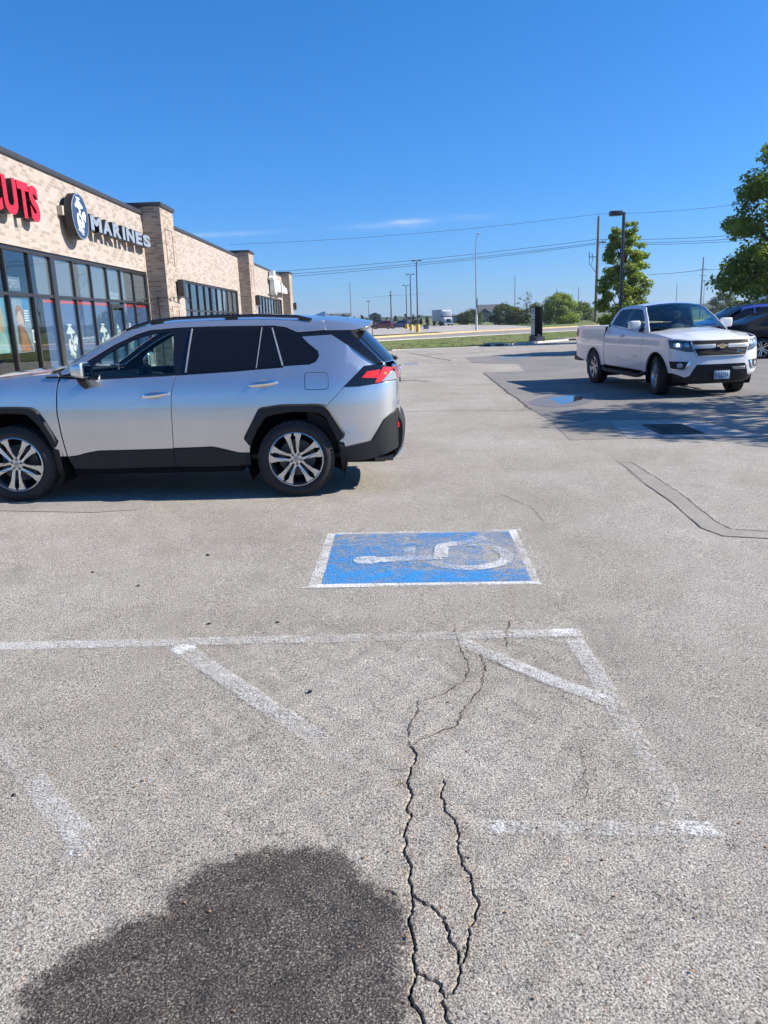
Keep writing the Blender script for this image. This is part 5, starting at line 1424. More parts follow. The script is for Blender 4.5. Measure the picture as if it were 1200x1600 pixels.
# =====================================================================================  OTHER CARS (simple closed bodies)
def simple_car(root, paintm, L, Wd, wb, rear_oh, Rw, rim, prof, belt, sill, glass_side, wkind, taillamps=True, detail=True):
    """prof: top line from nose to tail [(x, z, kind)], x measured forward from the rear axle"""
    hw = Wd / 2
    WX = tab([.15, .35, .6, .85, belt - .04, belt + .04, belt + .25, belt + .5, belt + .65], [.86, .94, .985, 1., .975, .93, .83, .72, .62], .1, belt + .75)
    x1 = L - rear_oh; x0 = -rear_oh
    def W_(x, z):
        t = max(0, (x - (x1 - .8)) / .8); r = max(0, (x0 + .7 - x) / .7)
        return hw * WX(z) * (1 - .28 * min(1.1, t) ** 2.4) * (1 - .22 * min(1.1, r) ** 2.4)
    ax = Rw + .07
    A1 = arcpts(wb, Rw, ax, -8, 188, 18); A0 = arcpts(0, Rw, ax, -8, 188, 18)
    tp = [(x, z) for x, z, k in prof]
    X = [p[0] for p in tp][::-1]; Z = [p[1] for p in tp][::-1]
    top_z = lambda x: float(np.interp(x, X, Z))
    lower = [(x1 - .02, .35), (x1, .5)] + [(x, min(z, belt)) for x, z in tp if True] + [(x0, .55), (x0 + .03, .36)]
    # lower body outline: nose, top clipped at the belt, tail, then sill with arches
    pts = [p for p in [(x1 - .03, .30)] + [(x1, .5)] + [(x, min(z, belt)) for x, z in tp] + [(x0, .6), (x0 + .04, .32)]]
    pts += [(-ax - .02, .30)] + list(reversed(A0)) + [(ax + .02, sill), (wb - ax - .02, sill)] + list(reversed(A1)) + [(wb + ax + .02, .30)]
    clean = [pts[0]]
    for p in pts[1:]:
        if math.dist(p, clean[-1]) > .004: clean.append(p)
    for s in (1, -1):
        sf = lambda x, z, s=s: Vector((x, s * W_(x, z), z))
        bs = Sheet().add(clean, sf, (.09, .08), .02, 0, sgn=-s).obj('body_side', paintm, root)
        gh = [(x, z) for x, z in tp if z > belt + .02]
        gx = [(x, z) for x, z in gh]
        ghp = [(gx[0][0] + .22, belt)] + gx + [(gx[-1][0] - .12, belt)]
        Sheet().add(ghp, sf, (.09, .08), .02, 0, sgn=-s).obj('cabin_side', paintm, root)
        wn = Sheet()
        for w in glass_side: wn.add(w, sf, (.09, .08), .004, .005, sgn=-s)
        wn.obj('window', M_PRIV, root)
        if detail:
            Sheet().add([(glass_side[0][0][0], belt + .0), (glass_side[-1][2][0], belt + .0), (glass_side[-1][2][0], belt + .02), (glass_side[0][0][0], belt + .02)], sf, .1, .004, .007, sgn=-s).obj('chrome_strip', M_CHROME, root)
            for hx in (wb * .36, wb * .70)[:2]:
                b = Buf(); b.tube([(hx - .09, s * (W_(hx, belt - .1) + .004), belt - .11), (hx - .06, s * (W_(hx, belt - .1) + .028), belt - .108), (hx + .06, s * (W_(hx, belt - .1) + .028), belt - .105), (hx + .09, s * (W_(hx, belt - .1) + .004), belt - .103)], .011, 6); b.obj('handle', paintm, root)
            fx = gx[0][0] + .05
            b = Buf(); bm = bmesh.new(); bmesh.ops.create_cube(bm, size=1); bmesh.ops.bevel(bm, geom=list(bm.edges), offset=.2, segments=3, affect='EDGES', profile=.5)
            for v in bm.verts: v.co = Vector((fx + v.co.x * .11, s * (hw + .06 + v.co.y * .20), belt + .09 + v.co.z * .13))
            b.bm(bm); b.tube([(fx, s * (hw - .06), belt + .04), (fx, s * (hw + .04), belt + .06)], .03, 6); b.obj('mirror', paintm, root)
        sk = [(ax + .03, sill + .0), (wb - ax - .03, sill), (wb - ax - .03, sill + .06), (ax + .03, sill + .06)]
        Sheet().add(sk, sf, .1, .03, .008, sgn=-s).obj('sill_trim', M_CLAD, root)
    # top sheets
    def T(t, b):
        i = min(len(prof) - 2, max(0, int(t))); f = t - i
        x = prof[i][0] * (1 - f) + prof[i + 1][0] * f; z = prof[i][1] * (1 - f) + prof[i + 1][1] * f
        q = 1 - b * b
        return Vector((x + .10 * q * (1 if x > wb * .45 else -1) * min(1, abs(x - wb * .45)), b * (W_(x, z) - .003), z + .045 * q))
    i = 0
    while i < len(prof) - 1:
        k = prof[i][2]; j = i
        while j + 1 < len(prof) - 1 and prof[j + 1][2] == k: j += 1
        e = .001
        Sheet().add([(i + e, -1), (j + 1 - e, -1), (j + 1 - e, 1), (i + e, 1)], T, (.5, .2), .01, sgn=-1).obj({'hood': 'hood', 'glass': 'windshield', 'roof': 'roof', 'rglass': 'rear_window', 'trunk': 'trunk', 'nose': 'front_end', 'tail': 'rear_end'}[k], M_PRIV if 'glass' in k else paintm, root)
        i = j + 1
    b = Buf(); b.box(x0 + .08, x1 - .08, -hw * .55, hw * .55, .20, .45, .03); b.box(ax + .04, wb - ax - .04, -hw * .93, hw * .93, .21, .34, .02); b.box(x0 + .1, x1 - .1, -hw * .52, hw * .52, .44, belt - .25)
    for cx in (0, wb):
        for s in (1, -1): b.lathe([(ax - .005, s * hw * .94), (ax - .005, s * hw * .50), (.0, s * hw * .50)], 20, 'y', (cx, 0, Rw))
    b.obj('underbody', M_DEEP, root)
    # ends
    def E(sgn, xx): return lambda y, z: Vector((xx - sgn * .26 * abs(y / hw) ** 3, y, z))
    zt = top_z(x1 - .01); zr = top_z(x0 + .01)
    yw = hw * .78
    Sheet().add([(-yw, .22), (yw, .22), (yw, zt), (-yw, zt)], E(1, x1 + .06), .12, .03, sgn=1).obj('front_bumper', paintm, root)
    Sheet().add([(-.5, .40), (.5, .40), (.56, zt - .10), (-.56, zt - .10)], E(1, x1 + .06), .12, .02, .01, sgn=1).obj('grille', M_CLAD, root)
    Sheet().add([(-yw, .26), (yw, .26), (yw, zr), (-yw, zr)], E(-1, x0 - .05), .12, .03, sgn=-1).obj('rear_bumper', paintm, root)
    for s in (1, -1):
        Sheet().add([(s * .60, zt - .17), (s * yw, zt - .15), (s * yw, zt - .05), (s * .62, zt - .05)], E(1, x1 + .06), .1, .02, .012, sgn=1).obj('headlight', M_CLEAR, root)
        Sheet().add([(s * .45, zr - .20), (s * yw, zr - .20), (s * yw, zr - .05), (s * .45, zr - .05)], E(-1, x0 - .05), .1, .02, .012, sgn=-1).obj('tail_light', M_RED, root)
    w = wheel_mesh(wkind, Rw, .215, rim, root)
    yt = hw - .115
    place_wheels(root, w, [(0, yt), (wb, yt), (0, -yt), (wb, -yt)], z=Rw, spin=(10, 40, 25, 60))

M_DKBLUE = carpaint('dark_navy_paint', (.005, .006, .010), metal=0., rough=.45, coat=.3)
M_DKBLUE.node_tree.nodes['Principled BSDF'].inputs['Specular IOR Level'].default_value = .1
M_BLUE2 = carpaint('royal_blue_paint', (.03, .085, .42), metal=.35, rough=.3)
M_BURG = carpaint('burgundy_paint', (.16, .014, .03), metal=.2, rough=.3)
M_BLUE3 = carpaint('slate_blue_paint', (.03, .06, .15), metal=.3, rough=.3)
sedan_prof = [(3.78, .62, 'nose'), (3.70, .74, 'hood'), (3.2, .90, 'hood'), (2.55, 1.00, 'glass'), (1.85, 1.37, 'roof'), (1.40, 1.46, 'roof'), (.75, 1.475, 'roof'), (.22, 1.425, 'rglass'), (-.62, 1.13, 'trunk'), (-.98, 1.09, 'tail'), (-1.05, .95, 'tail'), (-1.08, .70, 'tail')]
sed_glass = [[(2.30, 1.02), (1.78, 1.335), (1.33, 1.405), (1.30, 1.04)], [(1.25, 1.04), (1.28, 1.41), (.75, 1.42), (.52, 1.39), (.36, 1.06)], [(.31, 1.06), (.46, 1.375), (.15, 1.31), (-.16, 1.09)]]
r = thing('sedan', 'dark navy sedan with bright alloy wheels, tail behind the white pickup', 'car', (12.67, 26.72, hz(12.67, 26.7)), (0, 0, 0))
simple_car(r, M_DKBLUE, 4.86, 1.84, 2.78, 1.08, .335, .24, sedan_prof, 1.00, .22, sed_glass, 'multi')
b = Buf(); b.tube([(.10, 0, 1.46), (-.16, 0, 1.66)], [.008, .003], 5); b.obj('antenna', M_CLAD, r)
suv_prof = [(3.66, .78, 'nose'), (3.60, .92, 'hood'), (3.1, 1.08, 'hood'), (2.42, 1.19, 'glass'), (1.55, 1.66, 'roof'), (1.0, 1.75, 'roof'), (.2, 1.76, 'roof'), (-.55, 1.70, 'rglass'), (-.86, 1.22, 'tail'), (-.95, 1.0, 'tail'), (-.97, .7, 'tail')]
suv_glass = [[(2.16, 1.22), (1.46, 1.60), (1.12, 1.66), (1.10, 1.22)], [(1.03, 1.22), (1.05, 1.665), (.15, 1.67), (.12, 1.22)], [(.05, 1.22), (.07, 1.67), (-.42, 1.63), (-.58, 1.30), (-.5, 1.24)]]
r = thing('suv', 'royal blue suv parked at the right behind the dark sedan', 'car', (15.35, 30.6, hz(16, 30) + .02), (0, 0, PI))
simple_car(r, M_BLUE2, 4.63, 1.88, 2.72, .97, .36, .25, suv_prof, 1.17, .28, suv_glass, 'multi')
r = thing('suv', 'burgundy suv parked in the lot across the street beside a blue one', 'car', (2.3, 171.5, hz(2.3, 171.5) + .02), (0, 0, PI))
simple_car(r, M_BURG, 4.63, 1.86, 2.72, .97, .36, .25, suv_prof, 1.17, .28, suv_glass, 'multi', detail=False)
r = thing('suv', 'slate blue suv parked in the lot across the street near yellow pole bases', 'car', (6.1, 174.5, hz(6, 174) + .02), (0, 0, PI))
simple_car(r, M_BLUE3, 4.55, 1.86, 2.72, .97, .36, .25, suv_prof, 1.17, .28, suv_glass, 'multi', detail=False)

# semi truck far across the street, seen from the front
semi = thing('semi_truck', 'white semi truck with a box trailer standing in the far lot', 'truck', (17.5, 201, hz(17.5, 201) + .02), (0, 0, R(-84)))
wsm = pbr('semi_white', (.50, .52, .56), rough=.4); tsm = pbr('trailer_grey', (.40, .385, .36), rough=.5)
b = Buf(); b.box(-13.5, -.9, -1.28, 1.28, 1.1, 4.05, .05); b.obj('trailer', tsm, semi)
b = Buf(); b.box(-.6, 1.6, -1.2, 1.2, .9, 3.55, .15); b.prism([(-.6, 3.5), (-.6, 3.98), (.2, 3.9), (1.3, 3.4)], -1.1, 1.1, lambda a, z, d: (a, d, z)); b.obj('cab', wsm, semi)
b = Buf(); b.prism([(1.6, .7), (1.6, 2.1), (2.4, 1.95), (3.0, 1.75), (3.15, 1.4), (3.15, .7)], -1.0, 1.0, lambda a, z, d: (a, d, z)); b.obj('hood', wsm, semi)
b = Buf(); b.prism([(1.62, 2.15), (1.34, 2.95), (1.30, 2.95), (1.58, 2.12)], -1.08, 1.08, lambda a, z, d: (a + .05, d, z)); b.obj('windshield', M_PRIV, semi)
b = Buf(); b.box(3.16, 3.20, -.55, .55, .85, 1.65, .02); b.obj('grille', M_CLAD, semi)
b = Buf(); b.box(3.05, 3.3, -1.2, 1.2, .45, .80, .06); b.obj('bumper', M_CHROME, semi)
for s in (1, -1):
    b = Buf(); b.box(3.0, 3.18, s * .82 - .15, s * .82 + .15, 1.0, 1.25, .03); b.obj('headlight', M_CLEAR, semi)
    b = Buf(); b.box(1.4, 1.55, s * 1.42 - .12, s * 1.42 + .12, 2.0, 2.7, .03); b.obj('mirror', M_CLAD, semi)
    b = Buf(); b.tube([(-.75, s * 1.05, 1.0), (-.75, s * 1.05, 4.1)], .08, 8); b.obj('exhaust_stack', M_CHROME, semi)
for i, (x, s) in enumerate([(x, s) for x in (2.2, -1.6, -2.9, -11, -12.3) for s in (1, -1)]):
    b = Buf(); b.lathe([(.28, .14), (.5, .15), (.52, .0), (.5, -.15), (.28, -.14)], 18, 'y', (x, s * 1.05, .52)); b.lathe([(0, .10), (.28, .13)], 12, 'y', (x, s * 1.05, .52)); b.lathe([(0, -.10), (.28, -.13)], 12, 'y', (x, s * 1.05, .52)); b.obj('wheel', M_TYRE, semi)
# =====================================================================================  SHOP BUILDING
def brickmat(name, c1, c2, dark, mortar):
    """face brick laid in running bond; UV in metres"""
    m, t, b = nt(name); k = NB(t)
    uv = k.n('ShaderNodeUVMap').outputs[0]
    br = k.n('ShaderNodeTexBrick', {'Vector': uv, 'Color1': (0, 0, 0, 1), 'Color2': (1, 1, 1, 1), 'Mortar': (0, 0, 0, 1), 'Scale': 1., 'Mortar Size': .006, 'Mortar Smooth': .1, 'Bias': 0., 'Brick Width': .26, 'Row Height': .085})
    br.offset = .5; br.squash = 1.
    rnd = k.n('ShaderNodeSeparateColor', {0: br.outputs['Color']}).outputs[0]
    n0 = k.n('ShaderNodeTexNoise', {'Vector': uv, 'Scale': .9, 'Detail': 3.}).outputs['Fac']
    n1 = k.n('ShaderNodeTexNoise', {'Vector': uv, 'Scale': 30., 'Detail': 4., 'Roughness': .7}).outputs['Fac']
    f = k.m('ADD', rnd, k.m('MULTIPLY_ADD', n0, .5, -.25))
    c = k.ramp(f, [(.0, c1), (.45, c2), (.66, c2), (.78, dark), (1.0, dark)])
    c = k.mix(1.0, c, k.ramp(n1, [(.3, .82), (.7, 1.12)]), 'MULTIPLY')
    c = k.mix(br.outputs['Fac'], c, mortar)
    k.L(c, b.inputs['Base Color']); b.inputs['Roughness'].default_value = .9; b.inputs['Specular IOR Level'].default_value = .2
    h = k.m('ADD', k.m('MULTIPLY', br.outputs['Fac'], -1.), k.m('MULTIPLY', n1, .25))
    bp = k.n('ShaderNodeBump', {'Height': h, 'Strength': .6, 'Distance': .008}); k.L(bp.outputs[0], b.inputs['Normal'])
    return m
M_BRICK = brickmat('cream_brick', (.43, .372, .325), (.385, .326, .278), (.305, .25, .208), (.41, .365, .325))
M_BRICK2 = brickmat('tan_brick', (.35, .275, .22), (.27, .205, .16), (.185, .14, .11), (.40, .345, .295))
M_BRICK3 = brickmat('pillar_brick', (.43, .355, .29), (.36, .29, .23), (.26, .20, .155), (.45, .39, .33))
M_CAP = pbr('bronze_metal', (.055, .052, .055), rough=.45, metal=.3, var=.1)
M_MULL = pbr('dark_bronze_frame', (.050, .048, .050), rough=.38, metal=.5)
M_SHOPGL = glass('shop_glass', (.86, .90, .90), 1.62)
M_ROOM = pbr('shop_interior', (.10, .095, .09), rough=.9)
M_NAVY = pbr('navy_vinyl', (.065, .125, .27), rough=.5)
M_NAVYD = pbr('sign_navy', (.028, .050, .105), rough=.35)
M_SKYREFL = pbr('sky_reflection_grey', (.20, .20, .215), rough=.6)  # grey backing; the sky's reflection is put into its colour
M_REDV = pbr('red_vinyl', (.62, .06, .06), rough=.5)
M_WHV = pbr('white_vinyl', (.80, .80, .78), rough=.5)

def uvbox(o):
    me = o.data; uv = me.uv_layers.new(name='UVMap')
    for p in me.polygons:
        n = p.normal
        for li in p.loop_indices:
            c = me.vertices[me.loops[li].vertex_index].co
            if abs(n.x) > .7: uv.data[li].uv = (c.y, c.z)
            elif abs(n.y) > .7: uv.data[li].uv = (c.x, c.z)
            else: uv.data[li].uv = (c.x, c.y)
    return o

FX = -8.0
bld = thing('shop_building', 'long brick strip of shops with dark window frames and square pillars', 'building', (0, 0, 0))
b = Buf()
SF = [(9.9, 28.12), (33.35, 46.15), (53.35, 67.2)]
ZS, ZH, ZP = .38, 3.50, 5.40
edges = [8.0] + [v for a, c in SF for v in (a, c)] + [70.4]
for i in range(0, len(edges), 2): b.box(FX - .35, FX, edges[i], edges[i + 1], .0, ZH)
b.box(FX - .35, FX, 8.0, 70.4, ZH + .0005, ZP)
for a, c in SF: b.box(FX - .35, FX - .01, a, c, .0, ZS)
b.box(-26, FX - .36, 8.0, 8.35, 0, ZP); b.box(-26, FX - .36, 70.05, 70.4, 0, ZP); b.box(-26.4, -26.05, 8.0, 70.4, 0, ZP)
wall = uvbox(b.obj('wall', M_BRICK, bld, smooth=False))
b = Buf(); b.box(-26.4, FX - .36, 8.4, 70.0, 4.7, 4.85); b.obj('roof', pbr('roof_membrane', (.4, .4, .4), rough=.9), bld, smooth=False)
b = Buf(); b.box(FX - .42, FX + .05, 7.95, 70.45, ZP + .001, ZP + .125, .006); b.box(-26.45, -26.0, 7.95, 70.45, ZP + .001, ZP + .12); b.box(-25.99, FX - .43, 7.95, 8.4, ZP + .001, ZP + .12); b.box(-25.99, FX - .43, 70.0, 70.45, ZP + .001, ZP + .12)
b.obj('parapet_cap', M_CAP, bld)
for y0, y1, w in ((8.1, 9.8, 1), (28.2, 29.95, 1), (47.0, 48.75, 1), (68.05, 70.3, 1)):
    b = Buf(); b.box(FX - 1.3, FX + .65, y0, y1, 0, 5.66)
    p = uvbox(b.obj('pillar', M_BRICK3, bld, smooth=False))
    b = Buf(); b.box(FX - 1.38, FX + .72, y0 - .07, y1 + .07, 5.661, 5.79, .008); b.obj('pillar_cap', M_CAP, p)
    b = Buf()
    for z0, z1 in ((3.8, 5.0), (.9, 2.37)):
        ya, yb = y0 + .42, y1 - .38
        for q in ((ya, yb, z1 - .03, z1), (ya, ya + .03, z0, z1 - .031), (yb - .03, yb, z0, z1 - .031)): b.box(FX + .652, FX + .672, *q)
    uvbox(b.obj('brick_panel_frame', M_BRICK, p, smooth=False))

def storefront(a, c, mulls, trans, heavy=(), door=None):
    fr = Buf(); x0, x1 = FX - .16, FX - .045
    fr.box(x0, x1, a, c, ZH - .10, ZH - .001, .004); fr.box(x0, x1, a, c, ZS + .001, ZS + .09, .004)
    fr.box(x0, x1, a, a + .06, ZS + .091, ZH - .101); fr.box(x0, x1, c - .06, c, ZS + .091, ZH - .101)
    fr.box(x0 + .006, x1 - .006, a + .061, c - .061, trans - .035, trans + .035)
    for y in mulls:
        w = .13 if y in heavy else .033
        fr.box(x0 + .002, x1 + (.012 if y in heavy else 0), y - w, y + w, ZS + .091, ZH - .101, .004)
    o = fr.obj('storefront', M_MULL, bld)
    g = Buf(); ys = [a] + list(mulls) + [c]
    for i in range(len(ys) - 1):
        g.box(FX - .105, FX - .099, ys[i] + .02, ys[i + 1] - .02, ZS + .05, ZH - .06)
    me = g.obj('glazing', M_SHOPGL, o, smooth=False)
    return o, ys
m1 = [10.0 + 1.29 * i for i in range(1, 6)] + [17.57, 18.83, 20.13, 21.48, 22.76, 24.10, 25.38, 26.67]
s1, ys1 = storefront(9.9, 28.12, m1, 2.46, heavy=(20.13,))
m2 = [33.35 + 1.422 * i for i in range(1, 9)]
s2, ys2 = storefront(33.35, 46.15, m2, 2.28, heavy=(m2[3],))
m3 = [53.35 + 1.54 * i for i in range(1, 9)]
s3, ys3 = storefront(53.35, 67.2, m3, 2.28)
# rooms behind the glass
for (a, c), o in zip(SF, (s1, s2, s3)):
    b = Buf(); b.box(FX - 5, FX - 4.9, a, c, .2, 3.6); b.box(FX - 4.9, FX - .36, a - .1, a, .2, 3.6); b.box(FX - 4.9, FX - .36, c, c + .1, .2, 3.6); b.box(FX - 4.9, FX - .36, a, c, .15, .2); b.box(FX - 4.9, FX - .36, a, c, 3.45, 3.6)
    b.obj('interior', M_ROOM, o, smooth=False)
# films inside the panes; the grey ones hold a painted sky reflection
XF = FX - .112
def film(o, name, m, rects):
    b = Buf()
    for y0, y1, z0, z1 in rects: b.box(XF - .004, XF, y0, y1, z0, z1)
    return b.obj(name, m, o, smooth=False)
i0 = ys1.index(20.13)
pan = [(ys1[i] + .04 + (.1 if ys1[i] == 20.13 else 0), ys1[i + 1] - .04) for i in range(i0, len(ys1) - 1)]
film(s1, 'navy_film', M_NAVY, [(y0, y1, .47, 2.30) for y0, y1 in pan] + [(19.42, 20.0, .47, 2.31)])
film(s1, 'red_band', M_REDV, [(y0 + .01, y1 - .01, 2.302, 2.39) for y0, y1 in pan[:3]] + [(y0 + .05, y1 - .05, 2.19, 2.32) for y0, y1 in pan[3:4]] + [(y0 + .01, y1 - .01, 2.302, 2.39) for y0, y1 in pan[4:]] + [(19.42, 20.0, 2.312, 2.39)])
film(s1, 'sky_reflection_grey', M_SKYREFL, [(ys1[i] + .035 + (.1 if ys1[i] == 20.13 else 0), ys1[i + 1] - .035, 2.50, 3.40) for i in range(i0, len(ys1) - 1)] + [(19.2, 20.0, 2.50, 3.40)])
film(s2, 'sky_reflection_grey', M_SKYREFL, [(ys2[i] + .04, ys2[i + 1] - .04, 2.33, 3.40) for i in range(5, len(ys2) - 1)])
film(s3, 'sky_reflection_grey', M_SKYREFL, [(ys3[i] + .04, ys3[i + 1] - .04, 2.33, 3.40) for i in range(3, len(ys3) - 1)])
# the entrance door stands in the seventh bay
dy0, dy1 = 24.14, 25.34
b = Buf(); b.box(FX - .15, FX - .030, dy0, dy0 + .09, .30, 2.36); b.box(FX - .15, FX - .030, dy1 - .09, dy1, .30, 2.36); b.box(FX - .148, FX - .031, dy0 + .091, dy1 - .091, 2.26, 2.36); b.box(FX - .148, FX - .031, dy0 + .091, dy1 - .091, .30, .52)
dr = b.obj('door', M_MULL, bld); b = Buf(); b.tube([(FX - .03, dy0 + .16, 1.0), (FX + .04, dy0 + .16, 1.0), (FX + .04, dy0 + .16, 1.35), (FX - .03, dy0 + .16, 1.35)], .015, 8); b.obj('handle', M_SATIN, dr)

# eagle over globe and anchor, drawn in a unit box
EMB = [
    [(.20, 1.0), (.54, .985), (.56, .935), (.50, .945), (.47, .925), (.33, .94), (.21, .945)],
    [(.27, .92), (.33, .935), (.42, .915), (.46, .90), (.80, .755), (.72, .715), (.54, .710), (.48, .685), (.55, .61), (.45, .56), (.36, .60), (.39, .67), (.26, .705), (.03, .705), (.02, .745)],
    [(.20, .555), (.30, .56), (.32, .51), (.28, .42), (.34, .29), (.52, .16), (.66, .11), (.60, .02), (.42, .03), (.22, .13), (.11, .28), (.11, .41), (.13, .49)],
    [(.36, .52), (.50, .45), (.56, .36), (.47, .30), (.54, .20), (.70, .18), (.77, .33), (.74, .40), (.67, .34), (.62, .37), (.60, .43), (.52, .50), (.43, .58), (.36, .58)],
    [(.54, .47), (.70, .61), (.75, .63), (.78, .545), (.83, .66), (.91, .655), (.99, .56), (.93, .46), (.91, .35), (.85, .41), (.75, .42), (.66, .40)],
    [(.40, .40), (.47, .36), (.45, .30), (.40, .24), (.33, .30), (.33, .37)],
    [(.12, .10), (.30, .06), (.50, -.02), (.62, .0), (.60, .05), (.46, .05), (.34, .11), (.20, .16)],
]
def emblem(buf, y0, y1, z0, z1, x, d=.003):
    for p in EMB:
        buf.prism(p, x, x + d, lambda a, z, q: (q, y0 + (y1 - y0) * a, z0 + (z1 - z0) * z))
b = Buf()
XE = XF + .0015
for y0, y1, z0, z1 in ((20.62, 21.36, .92, 1.80), (23.12, 23.92, .92, 1.80), (24.62, 24.98, 1.36, 1.76), (25.75, 26.35, .92, 1.80)):
    emblem(b, y0, y1, z0, z1, XE)
b.obj('window_emblem', M_WHV, s1, smooth=False)
b = Buf(); wf = lambda u, v, d: (XE + d, u, v)
fit_text(b, 'MARINES', wf, 21.72, 22.62, 1.37, 1.44, 0, .01); fit_text(b, 'THE FEW. THE PROUD.', wf, 21.72, 22.64, 1.31, 1.345, 0, .01)
fit_text(b, '3201 E. 5th Lane', wf, 24.36, 25.18, 2.63, 2.72, 0, .012); fit_text(b, 'Suite 210', wf, 24.46, 25.06, 2.53, 2.61, 0, .012)
fit_text(b, 'U.S.', wf, 25.48, 25.70, 1.62, 1.76, 0, .012)
b.obj('window_lettering', M_WHV, s1, smooth=False)
b = Buf(); b.tube([(XE, 26.86 + .22 * (1 - math.cos(t)), 1.75 + .38 * math.sin(t)) for t in np.linspace(0, PI * .75, 12)], .02, 5); b.obj('window_decal', pbr('faded_decal', (.03, .035, .06), rough=.6), s1)

# posters hanging inside the first shop window
def flat(parent, name, m, poly, x, d=.002):
    b = Buf(); b.prism(poly, x, x + d, lambda y, z, q: (q, y, z)); return b.obj(name, m, parent, smooth=False)
def ell(cy, cz, ry, rz, n=18, a0=0, a1=360): return [(cy + ry * math.cos(R(a0 + (a1 - a0) * i / n)), cz + rz * math.sin(R(a0 + (a1 - a0) * i / n))) for i in range(n)]
XP = FX - .135
TEAL = pbr('poster_teal', (.10, .30, .36), rough=.5, var=.2, vscale=3); AQUA = pbr('poster_aqua', (.30, .46, .44), rough=.5, var=.2, vscale=3); BLOND = pbr('poster_blond', (.48, .34, .18), rough=.5, var=.35, vscale=9); SKINP = pbr('poster_skin', (.58, .40, .30), rough=.5, var=.1); AUB = pbr('poster_auburn', (.36, .13, .05), rough=.5, var=.4, vscale=9); DKH = pbr('poster_dark_hair', (.07, .055, .045), rough=.5); PBLUE = pbr('poster_blue', (.03, .20, .40), rough=.5)
po = thing('poster', 'teal poster of a person with long blond hair in the first shop window', 'poster', (0, 0, 0))
Buf().box(XP - .01, XP, 16.30, 17.44, 1.19, 2.38).obj('sheet', TEAL, po, smooth=False)
flat(po, 'shirt', AQUA, [(16.5, 1.2), (17.40, 1.2), (17.34, 1.55), (17.1, 1.78), (16.8, 1.74), (16.6, 1.5)], XP + .001)
flat(po, 'face', SKINP, ell(16.98, 2.05, .22, .27), XP + .002)
flat(po, 'hair', BLOND, [(16.72, 2.2), (16.85, 2.33), (17.05, 2.35), (17.22, 2.25), (17.30, 2.0), (17.30, 1.72), (17.18, 1.58), (17.08, 1.72), (17.14, 1.95), (17.02, 2.2), (16.86, 2.18), (16.82, 1.9), (16.74, 1.7), (16.66, 1.9)], XP + .004)
flat(po, 'text_block', M_WHV, [(16.40, 1.62), (16.58, 1.62), (16.58, 1.65), (16.40, 1.65)], XP + .003)
po = thing('poster', 'blue poster of a person with auburn hair in the first shop window', 'poster', (0, 0, 0))
Buf().box(XP - .01, XP, 17.70, 18.66, 1.17, 2.39).obj('sheet', pbr('poster_grey', (.24, .30, .36), rough=.5, var=.15), po, smooth=False)
flat(po, 'panel', PBLUE, [(18.32, 1.85), (18.62, 1.85), (18.62, 2.37), (18.32, 2.37)], XP + .001)
for i in range(5): flat(po, 'text_block', M_WHV, [(18.34, 1.87 + i * .055), (18.58 - .04 * (i % 2), 1.87 + i * .055), (18.58 - .04 * (i % 2), 1.90 + i * .055), (18.34, 1.90 + i * .055)], XP + .004)
flat(po, 'face', SKINP, ell(18.12, 1.97, .19, .22), XP + .002)
flat(po, 'hair', AUB, [(18.0, 1.78), (18.12, 1.82), (18.24, 1.72), (18.36, 1.5), (18.50, 1.19), (17.98, 1.19), (17.96, 1.45)], XP + .003)
flat(po, 'fringe', AUB, [(17.92, 1.98), (17.95, 2.14), (18.05, 2.22), (18.2, 2.21), (18.3, 2.1), (18.33, 1.9), (18.29, 1.78), (18.26, 1.98), (18.16, 2.1), (18.04, 2.08), (17.97, 1.96)], XP + .0035)
flat(po, 'collar', DKH, [(17.92, 1.75), (18.02, 1.78), (18.06, 1.55), (18.0, 1.30), (17.9, 1.4)], XP + .005)
flat(po, 'lapel', DKH, [(18.26, 1.70), (18.34, 1.62), (18.60, 1.20), (18.52, 1.19)], XP + .005)
po = thing('open_sign', 'unlit open sign hanging inside the upper shop window', 'sign', (0, 0, 0))
b = Buf(); b.box(FX - .30, FX - .28, 18.02, 18.70, 2.55, 2.86, .008); b.obj('panel', pbr('sign_clear', (.16, .18, .2), rough=.3), po)
b = Buf(); fit_text(b, 'OPEN', lambda u, v, d: (FX - .279 + d, u, v), 18.08, 18.64, 2.61, 2.80, .006, .0); b.obj('lettering', pbr('tube_grey', (.45, .47, .48), rough=.4), po)
po = thing('speed_sign', 'small white sign reading 35 inside the shop window', 'sign', (0, 0, 0))
b = Buf(); b.box(FX - .32, FX - .31, 19.03, 19.32, 1.36, 1.68, .004); b.obj('panel', M_WHV, po); b = Buf(); fit_text(b, '35', lambda u, v, d: (FX - .309 + d, u, v), 19.09, 19.26, 1.42, 1.60, .002, .02); b.obj('lettering', M_DARK, po)

